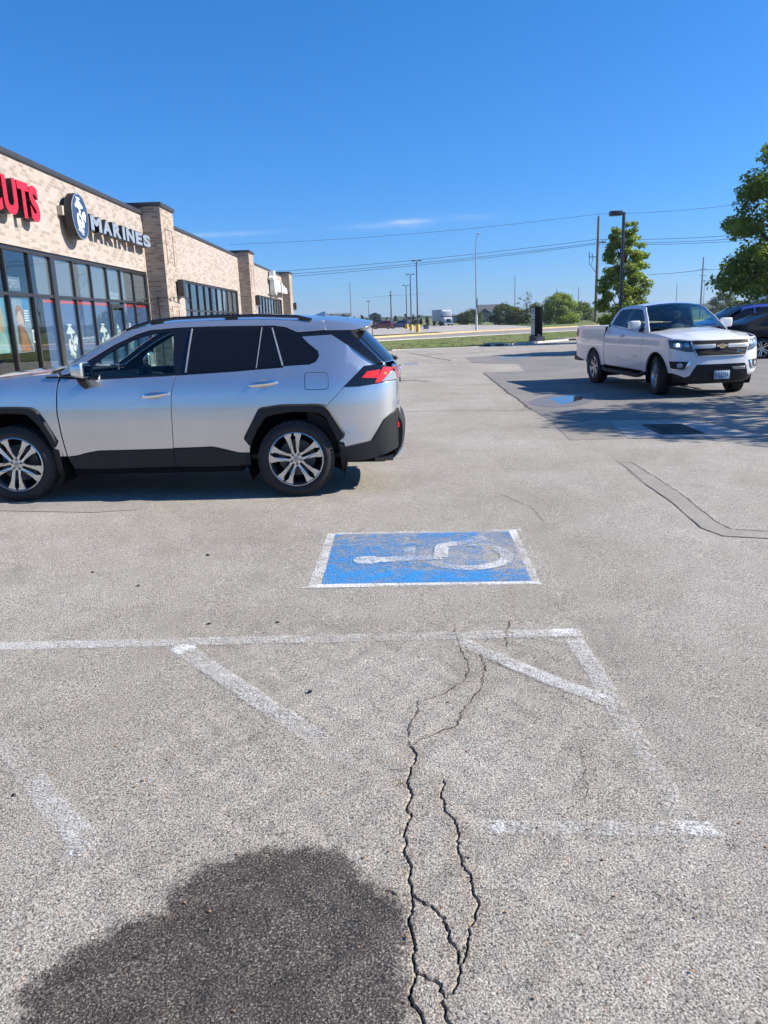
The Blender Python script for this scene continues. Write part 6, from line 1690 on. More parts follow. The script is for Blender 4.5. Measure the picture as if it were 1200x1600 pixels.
# ---- signs on the fascia
M_REDF = pbr('sign_red', (.70, .010, .020), rough=.35)
M_RET = pbr('sign_black', (.014, .014, .016), rough=.45)
cuts = thing('shop_sign', 'red channel letters reading CUTS on the cream brick fascia', 'sign', (0, 0, 0))
def chan(parent, ch, y0, y1, z0, z1, xb, xf_, m, off, g=.012):
    b = Buf(); fit_text(b, ch, lambda u, v, d: (xb + d, u, v), y0, y1, z0, z1, xf_ - xb - .012, off, 8); r = b.obj('letter', M_RET, parent, angle=30)
    b = Buf(); fit_text(b, ch, lambda u, v, d: (xf_ - .011 + d, u, v), y0 - g, y1 + g, z0 - g, z1 + g, .012, off + (.008 if g > 0 else -.03), 8); b.obj('letter_face', m, r, angle=30)
    return r
for ch, y0, y1, z0, z1 in (('C', 16.50, 17.20, 4.10, 4.86), ('U', 17.32, 17.94, 4.10, 4.84), ('T', 18.02, 18.56, 4.10, 4.84), ('S', 18.60, 19.05, 4.08, 4.84)):
    chan(cuts, ch, y0, y1, z0, z1, FX + .04, FX + .26, M_REDF, .035)
b = Buf(); b.box(FX + .001, FX + .039, 16.5, 19.0, 4.40, 4.52); b.obj('raceway', M_RET, cuts, smooth=False)
mar = thing('shop_sign', 'silver channel letters reading MARINES on the brick fascia', 'sign', (0, 0, 0))
LET = [('M', 22.24, 23.14), ('A', 23.20, 23.98), ('R', 24.06, 24.84), ('I', 24.94, 25.22), ('N', 25.32, 26.16), ('E', 26.26, 26.98), ('S', 27.08, 27.96)]
M_SILF = pbr('sign_silver', (.23, .265, .31), rough=.4)
for ch, y0, y1 in LET: chan(mar, ch, y0, y1, 4.25, 4.68, FX + .12, FX + .30, M_SILF, .085, -.022)
b = Buf()
for i in range(8): b.tube([(FX, 22.45 + i * .76, 4.42), (FX + .125, 22.45 + i * .76, 4.42)], .02, 6)
b.obj('standoffs', M_SATIN, mar)
rd = thing('round_sign', 'round navy sign with silver eagle globe and anchor beside the silver letters', 'sign', (0, 0, 0))
cy, cz, rr_ = 21.42, 4.50, .575
b = Buf(); b.lathe([(0, FX + .14), (rr_, FX + .14), (rr_, FX + .335), (rr_ - .012, FX + .345), (rr_ - .03, FX + .345), (rr_ - .03, FX + .338), (0, FX + .338)], 64, 'x'); b.v = [(x, cy + y, cz + z) for x, y, z in b.v]; b.obj('drum', M_RET, rd)
b = Buf(); b.lathe([(0, FX + .341), (rr_ - .034, FX + .341)], 64, 'x'); b.v = [(x, cy + y, cz + z) for x, y, z in b.v]; b.obj('face', M_NAVYD, rd)
b = Buf(); b.lathe([(rr_ - .034, FX + .343), (rr_ - .018, FX + .3475), (rr_ - .004, FX + .343)], 64, 'x'); b.v = [(x, cy + y, cz + z) for x, y, z in b.v]; b.obj('ring', M_SILF, rd)
b = Buf(); emblem(b, cy - .36, cy + .36, cz - .44, cz + .47, FX + .3425, .012); b.obj('emblem', pbr('emblem_silver', (.60, .64, .68), rough=.45), rd, smooth=False)
b = Buf(); b.box(FX + .001, FX + .139, cy - .16, cy + .16, cz - .16, cz + .16); b.box(FX + .001, FX + .139, cy - .66, cy - .40, cz - .02, cz + .20); b.obj('mounting_box', pbr('beige_box', (.50, .42, .35), rough=.6), rd, smooth=False)
ts = thing('shop_sign', 'white script shop sign with tall first letter above small dark letters', 'sign', (0, 0, 0))
M_WSIGN = pbr('sign_white', (.80, .82, .82), rough=.4)
def slab(poly, x0=FX + .10, x1=FX + .45, m=M_WSIGN, nm='letter'):
    b = Buf(); b.prism(poly, x0, x1, lambda y, z, d: (d, y, z)); return b.obj(nm, m, ts)
slab([(59.6, 5.38), (60.4, 5.42), (60.4, 5.0), (61.0, 4.98), (61.0, 4.78), (60.5, 4.78), (60.5, 3.95), (60.9, 3.86), (60.9, 3.72), (60.1, 3.78), (59.7, 4.1), (59.7, 4.75), (59.1, 4.75), (59.1, 4.9), (59.6, 5.0)])
slab([(61.5, 4.85), (63.6, 4.85), (63.9, 4.7), (63.9, 4.05), (63.6, 3.95), (61.5, 3.95)], FX + .10, FX + .34, pbr('sign_offwhite', (.66, .66, .60), rough=.5), 'panel')
for i, (y0, y1) in enumerate(((61.7, 62.2), (62.4, 62.9), (63.1, 63.6))): slab([(y0, 4.0), (y1, 4.0), (y1, 4.55 + .1 * (i % 2)), (y0 + .2, 4.75), (y0, 4.5)], FX + .341, FX + .40)
slab([(64.2, 4.75), (64.8, 4.65), (65.1, 4.35), (65.9, 4.55), (66.6, 4.35), (67.3, 4.45), (67.8, 4.2), (67.8, 3.98), (64.2, 3.98)])
b = Buf(); fit_text(b, 'TV XPRESS', lambda u, v, d: (FX + .03 + d, u, v), 58.9, 64.8, 3.58, 3.72, .05, .03); b.obj('small_lettering', pbr('brown_letters', (.10, .08, .07), rough=.6), ts)

# ---- wall lamps, post, cable of dark bulbs
def wall_lamp(y, lab):
    r = thing('wall_lamp', lab, 'wall lamp', (FX + .65, y, 3.0), group=None)
    b = Buf(); b.box(.06, .28, -.17, .17, -.30, .30, .01); h = b.obj('housing', M_CAP, r)
    b = Buf(); b.box(0, .03, -.06, .06, -.25, .25); b.box(.031, .059, -.04, .04, -.04, .04); b.obj('bracket', M_DARK, r)
    b = Buf(); b.box(.08, .26, -.15, .15, -.36, -.301, .01); b.obj('lens', M_CLEAR, r)
wall_lamp(29.62, 'box wall lamp on the nearest brick pillar beside the black post'); wall_lamp(48.5, 'box wall lamp on the middle brick pillar of the shops'); wall_lamp(70.1, 'box wall lamp on the farthest brick pillar of the shops')
r = thing('post', 'thin black post standing in front of the nearest brick pillar', 'post', (FX + .34, 28.08, .2))
b = Buf(); b.tube([(0, 0, 0), (0, 0, 2.40)], .025, 8); b.obj('pole', M_DARK, r); b = Buf(); b.box(-.05, .05, -.05, .05, 2.401, 2.45, .01); b.obj('cap', M_DARK, r); b = Buf(); b.lathe([(0, 0), (.09, 0), (.09, .015), (0, .015)], 16, 'z'); b.obj('foot_plate', M_DARK, r)
r = thing('string_lights', 'sagging cable of unlit dark bulbs strung across the brick pillar', 'string lights', (0, 0, 0))
path = [(FX + .03, 26.3, 2.42), (FX + .10, 27.2, 2.58), (FX + .34, 28.08, 2.66), (FX + .73, 28.12, 2.60), (FX + .75, 28.6, 2.64), (FX + .95, 29.4, 2.70), (FX + .9, 30.4, 2.60), (FX + .6, 31.2, 2.52)]
b = Buf(); b.tube(path, .012, 6); b.obj('cable', M_DARK, r)
for i in range(12):
    t = (i + .5) / 12; q = resample([(p[1], p[0]) for p in path], 13)[i]; z = float(np.interp(q[0], [p[1] for p in path], [p[2] for p in path]))
    b = Buf(); b.tube([(q[1], q[0], z), (q[1], q[0], z - .05), (q[1], q[0], z - .10)], [.012, .03, .012], 8); b.obj('bulb', M_DARK, r)

# pavement in front of the shops
b = Buf(); b.box(FX + .0005, -5.35, 4, 74, -.05, .235, .02); o = b.obj('pavement', M_CONC2); tag(o, 'concrete pavement with kerb along the shop fronts', kind='structure')
# =====================================================================================  TREES
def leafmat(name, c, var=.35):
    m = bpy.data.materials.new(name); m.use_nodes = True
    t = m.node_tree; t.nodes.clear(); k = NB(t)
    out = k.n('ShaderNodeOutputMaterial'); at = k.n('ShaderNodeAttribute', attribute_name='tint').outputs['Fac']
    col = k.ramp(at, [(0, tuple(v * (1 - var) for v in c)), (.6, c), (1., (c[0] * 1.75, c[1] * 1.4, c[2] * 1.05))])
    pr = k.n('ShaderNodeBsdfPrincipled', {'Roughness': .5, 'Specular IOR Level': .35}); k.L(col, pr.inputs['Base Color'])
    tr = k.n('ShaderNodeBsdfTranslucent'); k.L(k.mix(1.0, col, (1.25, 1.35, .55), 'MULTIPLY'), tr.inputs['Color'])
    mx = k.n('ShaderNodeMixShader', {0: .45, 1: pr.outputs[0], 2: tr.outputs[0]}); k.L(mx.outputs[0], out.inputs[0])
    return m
M_LEAF = leafmat('maple_leaf', (.205, .275, .05)); M_LEAF2 = leafmat('dark_leaf', (.068, .105, .030)); M_LEAF3 = leafmat('light_leaf', (.12, .16, .045)); M_LEAF4 = leafmat('brown_leaf', (.12, .095, .040)); M_SPRUCE = leafmat('spruce', (.028, .045, .022))
M_BARK = pbr('bark', (.085, .068, .052), rough=.9, var=.35, vscale=12, bump=.6, bscale=25)

def leaves(rs, centres, per, size, flat=.5):
    """centres: (x, y, z, r) clumps; returns verts, quads, tint"""
    V = []; Q = []; T = []
    for (cx, cy, cz, r) in centres:
        n = max(4, int(per * r * r)); base = rs.uniform(.15, .65)
        d = rs.normal(size=(n, 3)); d /= np.linalg.norm(d, axis=1)[:, None]
        rad = r * rs.random(n) ** .45
        P = d * rad[:, None] * np.array([1, 1, .62]) + np.array([cx, cy, cz])
        a = rs.normal(size=(n, 3)); a /= np.linalg.norm(a, axis=1)[:, None]
        up = d * .5 + np.array([0, 0, 1.]) * flat + rs.normal(size=(n, 3)) * .45
        u = np.cross(up, a); u /= np.linalg.norm(u, axis=1)[:, None] + 1e-9
        w = np.cross(u, up); w /= np.linalg.norm(w, axis=1)[:, None] + 1e-9
        s = size * rs.uniform(.65, 1.35, n)[:, None]
        q = np.stack([P - u * s * .5, P + w * s * .38, P + u * s * .5, P - w * s * .38], 1).reshape(-1, 3)
        b = len(V) * 0
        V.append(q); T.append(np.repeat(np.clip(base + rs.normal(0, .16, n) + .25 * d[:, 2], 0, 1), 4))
    V = np.concatenate(V); T = np.concatenate(T); Q = np.arange(len(V)).reshape(-1, 4)
    return V, Q, T

def tree(name, label, x, y, h, rad, seed, lm, trunk_h=.22, clumps=46, per=95, size=.14, shape='round', group=None, cat='tree', lean=0., cr=(.35, .75), low=.2, trunk_r=None, sparse=1., side=None):
    rs = np.random.default_rng(seed)
    r = thing(name, label, cat, (x, y, hz(x, y) - .05), (0, 0, 0), group)
    C = []
    zz0 = h * trunk_h
    def envelope(t):
        if shape == 'round': return math.sin(PI * (.16 + .84 * t) ** .85) ** .55
        if shape == 'tall': return (math.sin(PI * min(1, (.12 + .80 * t))) ** .6) * (1 - .28 * t)
        if shape == 'cone': return max(.05, 1 - t) ** .85
        return 1
    for i in range(clumps):
        t = rs.random() ** .9; a = rs.uniform(0, 2 * PI)
        k = envelope(t) * rad * (.45 + .62 * rs.random() ** .5)
        cxx, cyy = k * math.cos(a), k * math.sin(a)
        if side: cxx += side(t)
        C.append((cxx + lean * t, cyy, zz0 + (h - zz0) * (t * .96 + .02), rad * rs.uniform(*cr) * (1 - .45 * t if shape != 'round' else 1 - .25 * t)))
    V, Q, T = leaves(rs, C, per * sparse, size)
    np_mesh('crown', V, Q, lm, r, attrs={'tint': T})
    b = Buf(); tr = trunk_r or h * .018
    pts = [(rs.normal(0, .02) * h * .3 * (i > 0) + lean * max(0, i / 8 - .2), rs.normal(0, .02) * h * .3 * (i > 0), h * .86 * i / 8) for i in range(9)]
    b.tube(pts, [tr * (1.25 if i == 0 else 1 - .1 * i) for i in range(9)], 9)
    for (cx, cy, cz, cr_) in C[:min(len(C), 30)]:
        i = max(1, min(7, int(8 * (cz - .16 * h) / (h * .86)))); p = Vector(pts[i]); e = Vector((cx, cy, cz))
        md = p.lerp(e, .55) + Vector((0, 0, .04 * h))
        b.tube([p, md, e], [tr * .42, tr * .22, tr * .07], 5, cap=False)
    b.obj('trunk', M_BARK, r)
    return r
# large tree at the right edge of the lot (its crown runs out of the frame)
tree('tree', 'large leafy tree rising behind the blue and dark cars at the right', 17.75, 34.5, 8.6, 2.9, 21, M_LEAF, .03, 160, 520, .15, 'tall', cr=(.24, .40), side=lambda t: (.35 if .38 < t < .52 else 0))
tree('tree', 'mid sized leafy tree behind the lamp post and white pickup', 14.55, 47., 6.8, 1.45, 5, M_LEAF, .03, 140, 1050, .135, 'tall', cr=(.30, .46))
tree('tree', 'street tree at the lot edge outside the view, shading the storm drain', 13.6, 12.4, 7.4, 2.6, 9, M_LEAF, .3, 60, 330, .16, 'round', cr=(.26, .42))
# shrubs and trees across the street
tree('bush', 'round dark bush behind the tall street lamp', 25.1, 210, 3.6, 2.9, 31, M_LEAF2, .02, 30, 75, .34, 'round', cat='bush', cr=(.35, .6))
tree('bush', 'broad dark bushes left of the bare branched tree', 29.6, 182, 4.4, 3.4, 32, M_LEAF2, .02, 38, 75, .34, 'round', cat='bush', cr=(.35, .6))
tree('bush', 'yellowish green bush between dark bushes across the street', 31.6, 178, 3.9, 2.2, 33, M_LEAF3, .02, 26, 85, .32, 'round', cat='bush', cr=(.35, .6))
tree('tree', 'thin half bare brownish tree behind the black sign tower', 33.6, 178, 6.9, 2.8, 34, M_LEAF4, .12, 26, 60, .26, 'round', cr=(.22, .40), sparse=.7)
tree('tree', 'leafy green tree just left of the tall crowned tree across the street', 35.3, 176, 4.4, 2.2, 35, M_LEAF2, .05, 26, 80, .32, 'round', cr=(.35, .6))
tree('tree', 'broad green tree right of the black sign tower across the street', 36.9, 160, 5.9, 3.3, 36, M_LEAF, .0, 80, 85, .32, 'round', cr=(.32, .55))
tree('bush', 'light green bush left of the brown utility pole', 46.6, 180, 4.4, 2.8, 37, M_LEAF3, .02, 34, 80, .32, 'round', cat='bush', cr=(.35, .6))
tree('bush', 'pale tall weeds at the street edge beside the broad green tree', 38.5, 135, 1.8, .9, 38, M_LEAF3, .02, 16, 160, .26, 'tall', cat='bush', cr=(.35, .6))
tree('tree', 'rounded far tree under the left side of the large leafy tree', 118, 270, 6.5, 4.2, 39, M_LEAF2, .05, 26, 45, .5, 'round', cr=(.35, .6))
# young spruces far off
rs = np.random.default_rng(77)
for i in range(20):
    px_ = i / 19.
    X = -14 + 42 * px_ + rs.normal(0, .6); Y = 262 + rs.uniform(-8, 14)
    tree('spruce', 'young spruce in the far row beyond the big parking lot', X, Y, rs.uniform(2.6, 3.9), 1.25, 100 + i, M_SPRUCE, .03, 18, 480, .34, 'cone', group='young spruces beyond the far lot', cr=(.3, .55))
# wooded rise on the horizon
def ridge(name, lab, x0, x1, y, h, col, seed, n=60):
    rs = np.random.default_rng(seed); V = []; F = []
    hh = [h * (.55 + .45 * math.sin(PI * i / n)) * (1 + .12 * rs.normal()) * (1 if 0 < i < n else .1) for i in range(n + 1)]
    for i in range(n + 1):
        x = x0 + (x1 - x0) * i / n
        V += [(x, y - h * 5, -1), (x, y, -1 + hh[i]), (x, y + h * 4, -1)]
    for i in range(n):
        for j in range(2): F.append((3 * i + j, 3 * i + 3 + j, 3 * i + 4 + j, 3 * i + 1 + j))
    o = np_mesh(name, V, F, pbr(name + '_green', col, rough=1, spec=0, var=.3, vscale=.02)); tag(o, lab, kind='structure')
ridge('hills', 'low wooded rise on the horizon at the right', 560, 1150, 1450, 17, (.045, .07, .035), 3)
ridge('hills', 'long low tree line on the horizon', -700, 620, 1300, 5.5, (.045, .065, .032), 4, 120)
ridge('hills', 'low tree line on the horizon behind the bushes', 180, 520, 1100, 9, (.04, .065, .032), 6, 60)

b_ = None
def ring(lab, pts, h, col):  # unseen treeline added to give a dark horizon band in reflections
    V = []; F = []; rs = np.random.default_rng(8)
    for x, y in pts: V += [(x, y, -1.2), (x * 1.03, y * 1.03, -1 + h * rs.uniform(.7, 1.1)), (x * 1.2, y * 1.2, -1.2)]
    for i in range(len(pts) - 1):
        for j in range(2): F.append((3 * i + j, 3 * i + 3 + j, 3 * i + 4 + j, 3 * i + 1 + j))
    o = np_mesh('hills', V, F, pbr('ring_green', col, rough=1, spec=0, var=.3, vscale=.02)); tag(o, lab, kind='structure')
ring('unseen low wooded skyline added around the lot for reflections', [(700 * math.sin(a), 700 * math.cos(a)) for a in np.linspace(R(62), R(330), 300)], 7, (.045, .065, .032))

# =====================================================================================  POLES, WIRES, SIGNS
M_POLE = pbr('bronze_pole', (.075, .078, .086), rough=.5, metal=.4); M_GALV = pbr('galvanised', (.40, .42, .43), rough=.45, metal=.7); M_WOOD = pbr('weathered_wood', (.22, .165, .125), rough=.9, var=.3, vscale=3); M_YPL = pbr('yellow_base', (.72, .42, .03), rough=.6, var=.1)
M_GREYP = pbr('grey_pole', (.16, .17, .18), rough=.5, metal=.4)
# parking lot lamp right of the small tree
r = thing('lamp_post', 'brown lamp post with one box head behind the white pickup', 'lamp post', (11.66, 38., hz(11.66, 38)))
b = Buf(); b.box(-.06, .06, -.06, .06, .5, 6.20, .006); b.obj('pole', M_POLE, r)
b = Buf(); b.lathe([(0, 0), (.28, 0), (.28, .52), (0, .52)], 20, 'z'); b.obj('base', M_CONC, r)
b = Buf(); b.box(-.66, -.10, -.18, .18, 6.06, 6.26, .02); b.box(-.10, -.06, -.04, .04, 6.10, 6.2); b.obj('head', M_POLE, r); b = Buf(); b.box(-.60, -.16, -.14, .14, 6.045, 6.059); b.obj('lens', M_CLEAR, r)
# yellow-based lamps across the street
def lot_lamp(x, y, h, lab, yb=1.0):
    r = thing('lamp_post', lab, 'lamp post', (x, y, hz(x, y)), group=None)
    b = Buf(); b.lathe([(0, 0), (.30, 0), (.30, .9 * yb), (.27, .98 * yb), (0, .98 * yb)], 18, 'z'); b.obj('base', M_YPL, r)
    b = Buf(); b.tube([(0, 0, .98 * yb), (0, 0, h)], [.11, .075], 8); b.obj('pole', M_POLE, r)
    b = Buf()
    for s in (1, -1): b.box(s * .45 - .28, s * .45 + .28, -.18, .18, h - .06, h + .07, .03)
    b.obj('heads', M_POLE, r)
lot_lamp(5.97, 117.1, 10.1, 'nearest of the three black lamp posts with yellow bases across the street', 1.15); lot_lamp(5.68, 132.5, 9.1, 'middle one of the three black lamp posts with yellow bases across the street'); lot_lamp(6.03, 161.8, 8.6, 'farthest of the three black lamp posts with yellow bases, beside the slate blue suv')
def thin_pole(name, lab, cat, x, y, h, m=M_GREYP, r0=.09, head=True, arms=()):
    r = thing(name, lab, cat, (x, y, hz(x, y)))
    b = Buf(); b.tube([(0, 0, 0), (0, 0, h)], [r0, r0 * .65], 7); b.obj('pole', m, r)
    if head: b = Buf(); b.box(-.45, .45, -.15, .15, h - .05, h + .12, .03); b.obj('heads', m, r)
    if arms:
        b = Buf()
        for z, w in arms: b.box(-w, w, -.05, .05, z - .06, z + .06)
        b.obj('crossarm', m, r)
    return r
thin_pole('lamp_post', 'thin grey pole rising behind the roof spoiler of the silver suv', 'lamp post', -5.9, 180, 10.2, head=False)
thin_pole('lamp_post', 'short far lamp post left of the burgundy suv', 'lamp post', -2.0, 190, 6.3)
thin_pole('utility_pole', 'grey utility pole with a crossarm behind the burgundy suv', 'utility pole', 3.25, 182, 8.3, r0=.20, head=False, arms=((7.3, .5),))
thin_pole('utility_pole', 'slim pole rising above the thin half bare tree', 'utility pole', 33.0, 190, 11.2, r0=.10, head=False)
thin_pole('utility_pole', 'slim pole rising above the broad green tree', 'utility pole', 43.0, 190, 7.6, r0=.13, head=False)
thin_pole('utility_pole', 'slim pole above the light green bush', 'utility pole', 48.2, 190, 8.0, r0=.10, head=False)
thin_pole('utility_pole', 'tall steel grey pole between the pickup roof and the large tree', 'utility pole', 73.5, 180, 13.2, M_GALV, .24, head=False, arms=((10.6, .8), (9.2, .8)))
thin_pole('lamp_post', 'faint far lamp post above the pickup windshield', 'lamp post', 75.4, 200, 8.4, r0=.09, head=False)
thin_pole('lamp_post', 'far lamp post right of the small tree', 'lamp post', 64.4, 190, 9.9, r0=.09, head=False)
thin_pole('lamp_post', 'far lamp post with a curved head left of the large tree', 'lamp post', 88.5, 215, 9.2, r0=.08)
# tall street lamp
r = thing('street_lamp', 'tall grey street lamp with a short arm at the far kerb', 'street lamp', (13.72, 109.5, hz(13.7, 109.5)))
b = Buf(); b.tube([(0, 0, 0), (0, 0, 2.2)], [.17, .15], 10); b.obj('base', pbr('pale_base', (.52, .52, .50), rough=.6), r)
b = Buf(); b.tube([(0, 0, 2.2), (-.03, 0, 6), (-.10, 0, 10.3), (-.02, 0, 11.5), (.14, 0, 12.75)], [.10, .09, .075, .06, .05], 8); b.obj('pole', M_GALV, r)
b = Buf(); b.box(.08, .62, -.13, .13, 12.70, 12.88, .05); b.obj('head', pbr('lamp_head', (.60, .62, .62), rough=.4), r)
b = Buf(); b.box(.09, .16, -.09, .09, 3.2, 4.4, .02); b.box(.10, .2, -.06, .06, 3.0, 3.3); b.obj('equipment_box', M_GREYP, r)
# wooden utility pole with gear, and its wires
ux, uy = 47.0, 170.3; uz = hz(ux, uy)
r = thing('utility_pole', 'brown wooden utility pole with fuses left of the small tree', 'utility pole', (ux, uy, uz))
b = Buf(); b.tube([(0, 0, -.3), (.02, 0, 12), (0, 0, 21.4)], [.36, .31, .24], 10); b.obj('pole', M_WOOD, r)
b = Buf(); b.box(-.1, 1.6, -.06, .06, 16.2, 16.4); b.tube([(1.5, 0, 16.4), (1.7, 0, 16.9)], .08, 6); b.tube([(.9, 0, 16.4), (.9, 0, 16.9)], .08, 6); b.tube([(1.2, 0, 16.2), (1.0, 0, 15.0)], .04, 5); b.obj('crossarm', M_POLE, r)
b = Buf(); b.box(-1.8, .0, -.06, .06, 13.3, 13.45); b.tube([(-1.75, 0, 13.4), (-1.75, 0, 14.4)], .08, 6); b.tube([(-1.1, 0, 13.4), (-1.1, 0, 14.0)], .08, 6); b.tube([(-1.7, 0, 13.3), (-1.7, 0, 12.0), (-1.2, 0, 11.4), (-.2, 0, 10.2)], .06, 5); b.tube([(-1.0, 0, 13.3), (-1.1, 0, 12.3), (-1.3, 0, 11.8)], .05, 5); b.obj('fuse_bracket', M_POLE, r)
b = Buf(); b.tube([(0, 0, 21.4), (-.1, 0, 21.9)], .07, 6); b.obj('insulator', M_CLEAR, r)
M_WIRE = pbr('wire', (.10, .11, .13), rough=.6)
def wire(pts, lab, sag, rad=.045):
    q = []
    for (a, c) in zip(pts[:-1], pts[1:]):
        for i in range(14):
            t = i / 14; q.append(tuple(a[k] * (1 - t) + c[k] * t - (4 * sag * t * (1 - t) if k == 2 else 0) for k in range(3)))
    q.append(pts[-1])
    b = Buf(); b.tube(q, rad, 5); o = b.obj('power_line', M_WIRE); tag(o, lab, 'power line')
wire([(-32.5, 182, 19.0), (ux, uy, uz + 21.9), (84, 158, 22.4)], 'topmost power line running over the brown pole', .9, .035)
for i, (dz, lab) in enumerate(((0, 'upper strand of the bundle of lower power lines'), (-.75, 'middle strand of the bundle of lower power lines'), (-1.35, 'lowest strand of the bundle of lower power lines'))):
    wire([(-32.5, 182, 12.6 + dz), (ux, uy, uz + 16.9 + dz * (.9 if i < 2 else .7)), (84, 158, 16.0 + dz * .9)], lab, .7, .045)
wire([(61, 180, 9.3), (73.5, 180, 9.9), (92, 182, 10.4)], 'short power line right of the small tree', .15, .05)
wire([(-3, 182, 6.6), (3.25, 182, 6.8), (11, 178, 6.9)], 'faint low wire through the far crossarm pole', .1, .02)

# sign tower of the shops
r = thing('sign_tower', 'black sign tower with white tenant panels standing at the grass edge', 'sign', (10.1, 50.05, hz(10.1, 50) + .02))
b = Buf(); b.box(-.34, .38, -.70, .75, 0, .40, .02); b.obj('base', pbr('split_block', (.10, .098, .11), rough=.9, var=.35, vscale=14, bump=.8, bscale=14), r)
b = Buf(); b.box(-.24, .24, -.60, .65, .401, 2.20, .012); b.obj('cabinet', pbr('sign_cabinet', (.010, .010, .011), rough=.8, spec=.2), r)
PAN = pbr('sign_panel', (.58, .56, .58), rough=.45)
for z0, z1, m in ((1.80, 2.14, pbr('sign_panel_grey', (.34, .33, .32), rough=.5)), (1.44, 1.78, PAN), (1.16, 1.38, pbr('sign_panel_tan', (.48, .44, .42), rough=.5)), (.86, 1.14, PAN), (.48, .84, PAN)):
    b = Buf(); b.box(-.252, -.241, -.56, .61, z0, z1); p = b.obj('tenant_panel', m, r)
    b = Buf(); b.box(-.2545, -.2525, -.42, .40, z0 + (z1 - z0) * .42, z0 + (z1 - z0) * .60); b.box(-.2545, -.2525, -.2, .2, z0 + (z1 - z0) * .22, z0 + (z1 - z0) * .34); b.obj('panel_print', M_GREYP, p)
b = Buf(); b.box(-.05, .10, -.606, -.601, .44, .50); b.obj('maker_plate', M_SATIN, r)
b = Buf(); b.box(-.16, .30, -.708, -.701, .10, .32); b.obj('address_stone', pbr('stone_grey', (.24, .24, .25), rough=.7), r)

# curb inlets in the far kerb
for x, y, lab in ((6.9, 46.62, 'dark storm inlet in the kerb left of the black sign tower'), (12.6, 52.2, 'dark storm inlet in the kerb right of the black sign tower')):
    r = thing('kerb_inlet', lab, 'storm inlet', (x, y, hz(x, y))); b = Buf(); b.box(-.55, .55, -.18, .30, 0, .10, .02); b.obj('grate', M_IRON, r); b = Buf(); b.box(-.6, .6, .301, .6, .0, .16, .02); b.obj('hood', M_CONC, r)
# marker post, far hydrant-like box, kerbside sapling
r = thing('utility_box', 'small dark utility box on the pale far lot', 'utility box', (9.1, 148, hz(9, 148) + .02)); b = Buf(); b.box(-.5, .5, -.3, .3, 0, .75, .05); b.obj('cabinet', M_GREYP, r); b = Buf(); b.box(-.55, .55, -.35, .35, .751, .80, .02); b.obj('lid', M_POLE, r)
r = thing('sapling', 'thin bare sapling at the far kerb beside the silver suv spoiler', 'sapling', (-.6, 92, hz(-.6, 92))); b = Buf(); b.tube([(0, 0, 0), (.02, 0, 1.2), (0, 0, 2.1)], [.05, .04, .02], 6); b.tube([(0, 0, 1.2), (.25, 0, 1.9)], .015, 5); b.tube([(0, 0, 1.0), (-.2, .1, 1.7)], .015, 5); b.obj('stem', M_BARK, r)

# =====================================================================================  FAR BUILDINGS
M_GABLE = pbr('grey_siding', (.20, .22, .24), rough=.8, var=.15, vscale=.4); M_ROOFG = pbr('slate_roof', (.09, .095, .105), rough=.85); M_WIN = pbr('far_window', (.05, .06, .08), rough=.1, spec=.8); M_TRIMW = pbr('white_siding', (.66, .67, .68), rough=.7)
def house(lab, x, y, w, d, h, rh, wallm, rot=0, wings=(), floors=2):
    r = thing('house', lab, 'building', (x, y, hz(x, y) - .1), (0, 0, rot))
    b = Buf(); b.box(-w / 2, w / 2, 0, d, 0, h); b.obj('wall', wallm, r, smooth=False)
    b = Buf()
    b.prism([(-w / 2 - .4, h + .01), (0, h + rh), (w / 2 + .4, h + .01)], -.4, d + .4, lambda a, z, q: (a, q, z)) if not wings else b.prism([(-.5, h + .01), (d / 2, h + rh), (d + .5, h + .01)], -w / 2 - .4, w / 2 + .4, lambda a, z, q: (q, a, z))
    b.obj('roof', M_ROOFG, r, smooth=False)
    for i, (wx, ww, wh) in enumerate(wings):
        b = Buf(); b.box(wx - ww / 2, wx + ww / 2, -1.6, -.005, 0, wh); g_ = b.obj('gable_wing', M_TRIMW if i % 2 else wallm, r, smooth=False)
        b = Buf(); b.prism([(wx - ww / 2 - .3, wh + .01), (wx, wh + ww * .42), (wx + ww / 2 + .3, wh + .01)], -1.9, 3.0, lambda a, z, q: (a, q, z)); b.obj('gable_roof', M_ROOFG, g_, smooth=False)
    n = max(2, int(w / 4)); fh = h / floors
    for f in range(floors):
        for i in range(n):
            wx = -w / 2 + w * (i + .5) / n
            b = Buf(); b.box(wx - .7, wx + .7, -1.66 if any(abs(wx - q[0]) < q[1] / 2 for q in wings) else -.06, -1.605 if any(abs(wx - q[0]) < q[1] / 2 for q in wings) else -.004, .28 * fh + f * fh, .75 * fh + f * fh); b.obj('window', M_WIN, r, smooth=False)
house('dark grey apartment house with gables behind the roof of the silver suv', -16.5, 330, 10.0, 9, 4.2, 1.0, M_GABLE, 0, [(-2.4, 3.6, 3.4), (2.6, 3.2, 3.6)])
house('grey stepped house on the skyline above the burgundy suv', -1.0, 330, 5.2, 9, 3.9, 1.2, M_GABLE, 0, [])
house('large house with steep grey gables behind the round dark bush', 41.5, 290, 8.5, 8, 3.4, 2.9, M_GABLE, 0, [(-2.2, 3.4, 3.4), (1.6, 2.8, 3.2)])
house('low house with a grey roof left of the steep gabled house', 33.5, 300, 8.5, 8, 2.4, 1.5, M_GABLE, 0, [], 1)
house('grey barn like building under the large tree at the far right', 150, 300, 9, 10, 8.5, 1.0, M_TRIMW, 0, [], 1)

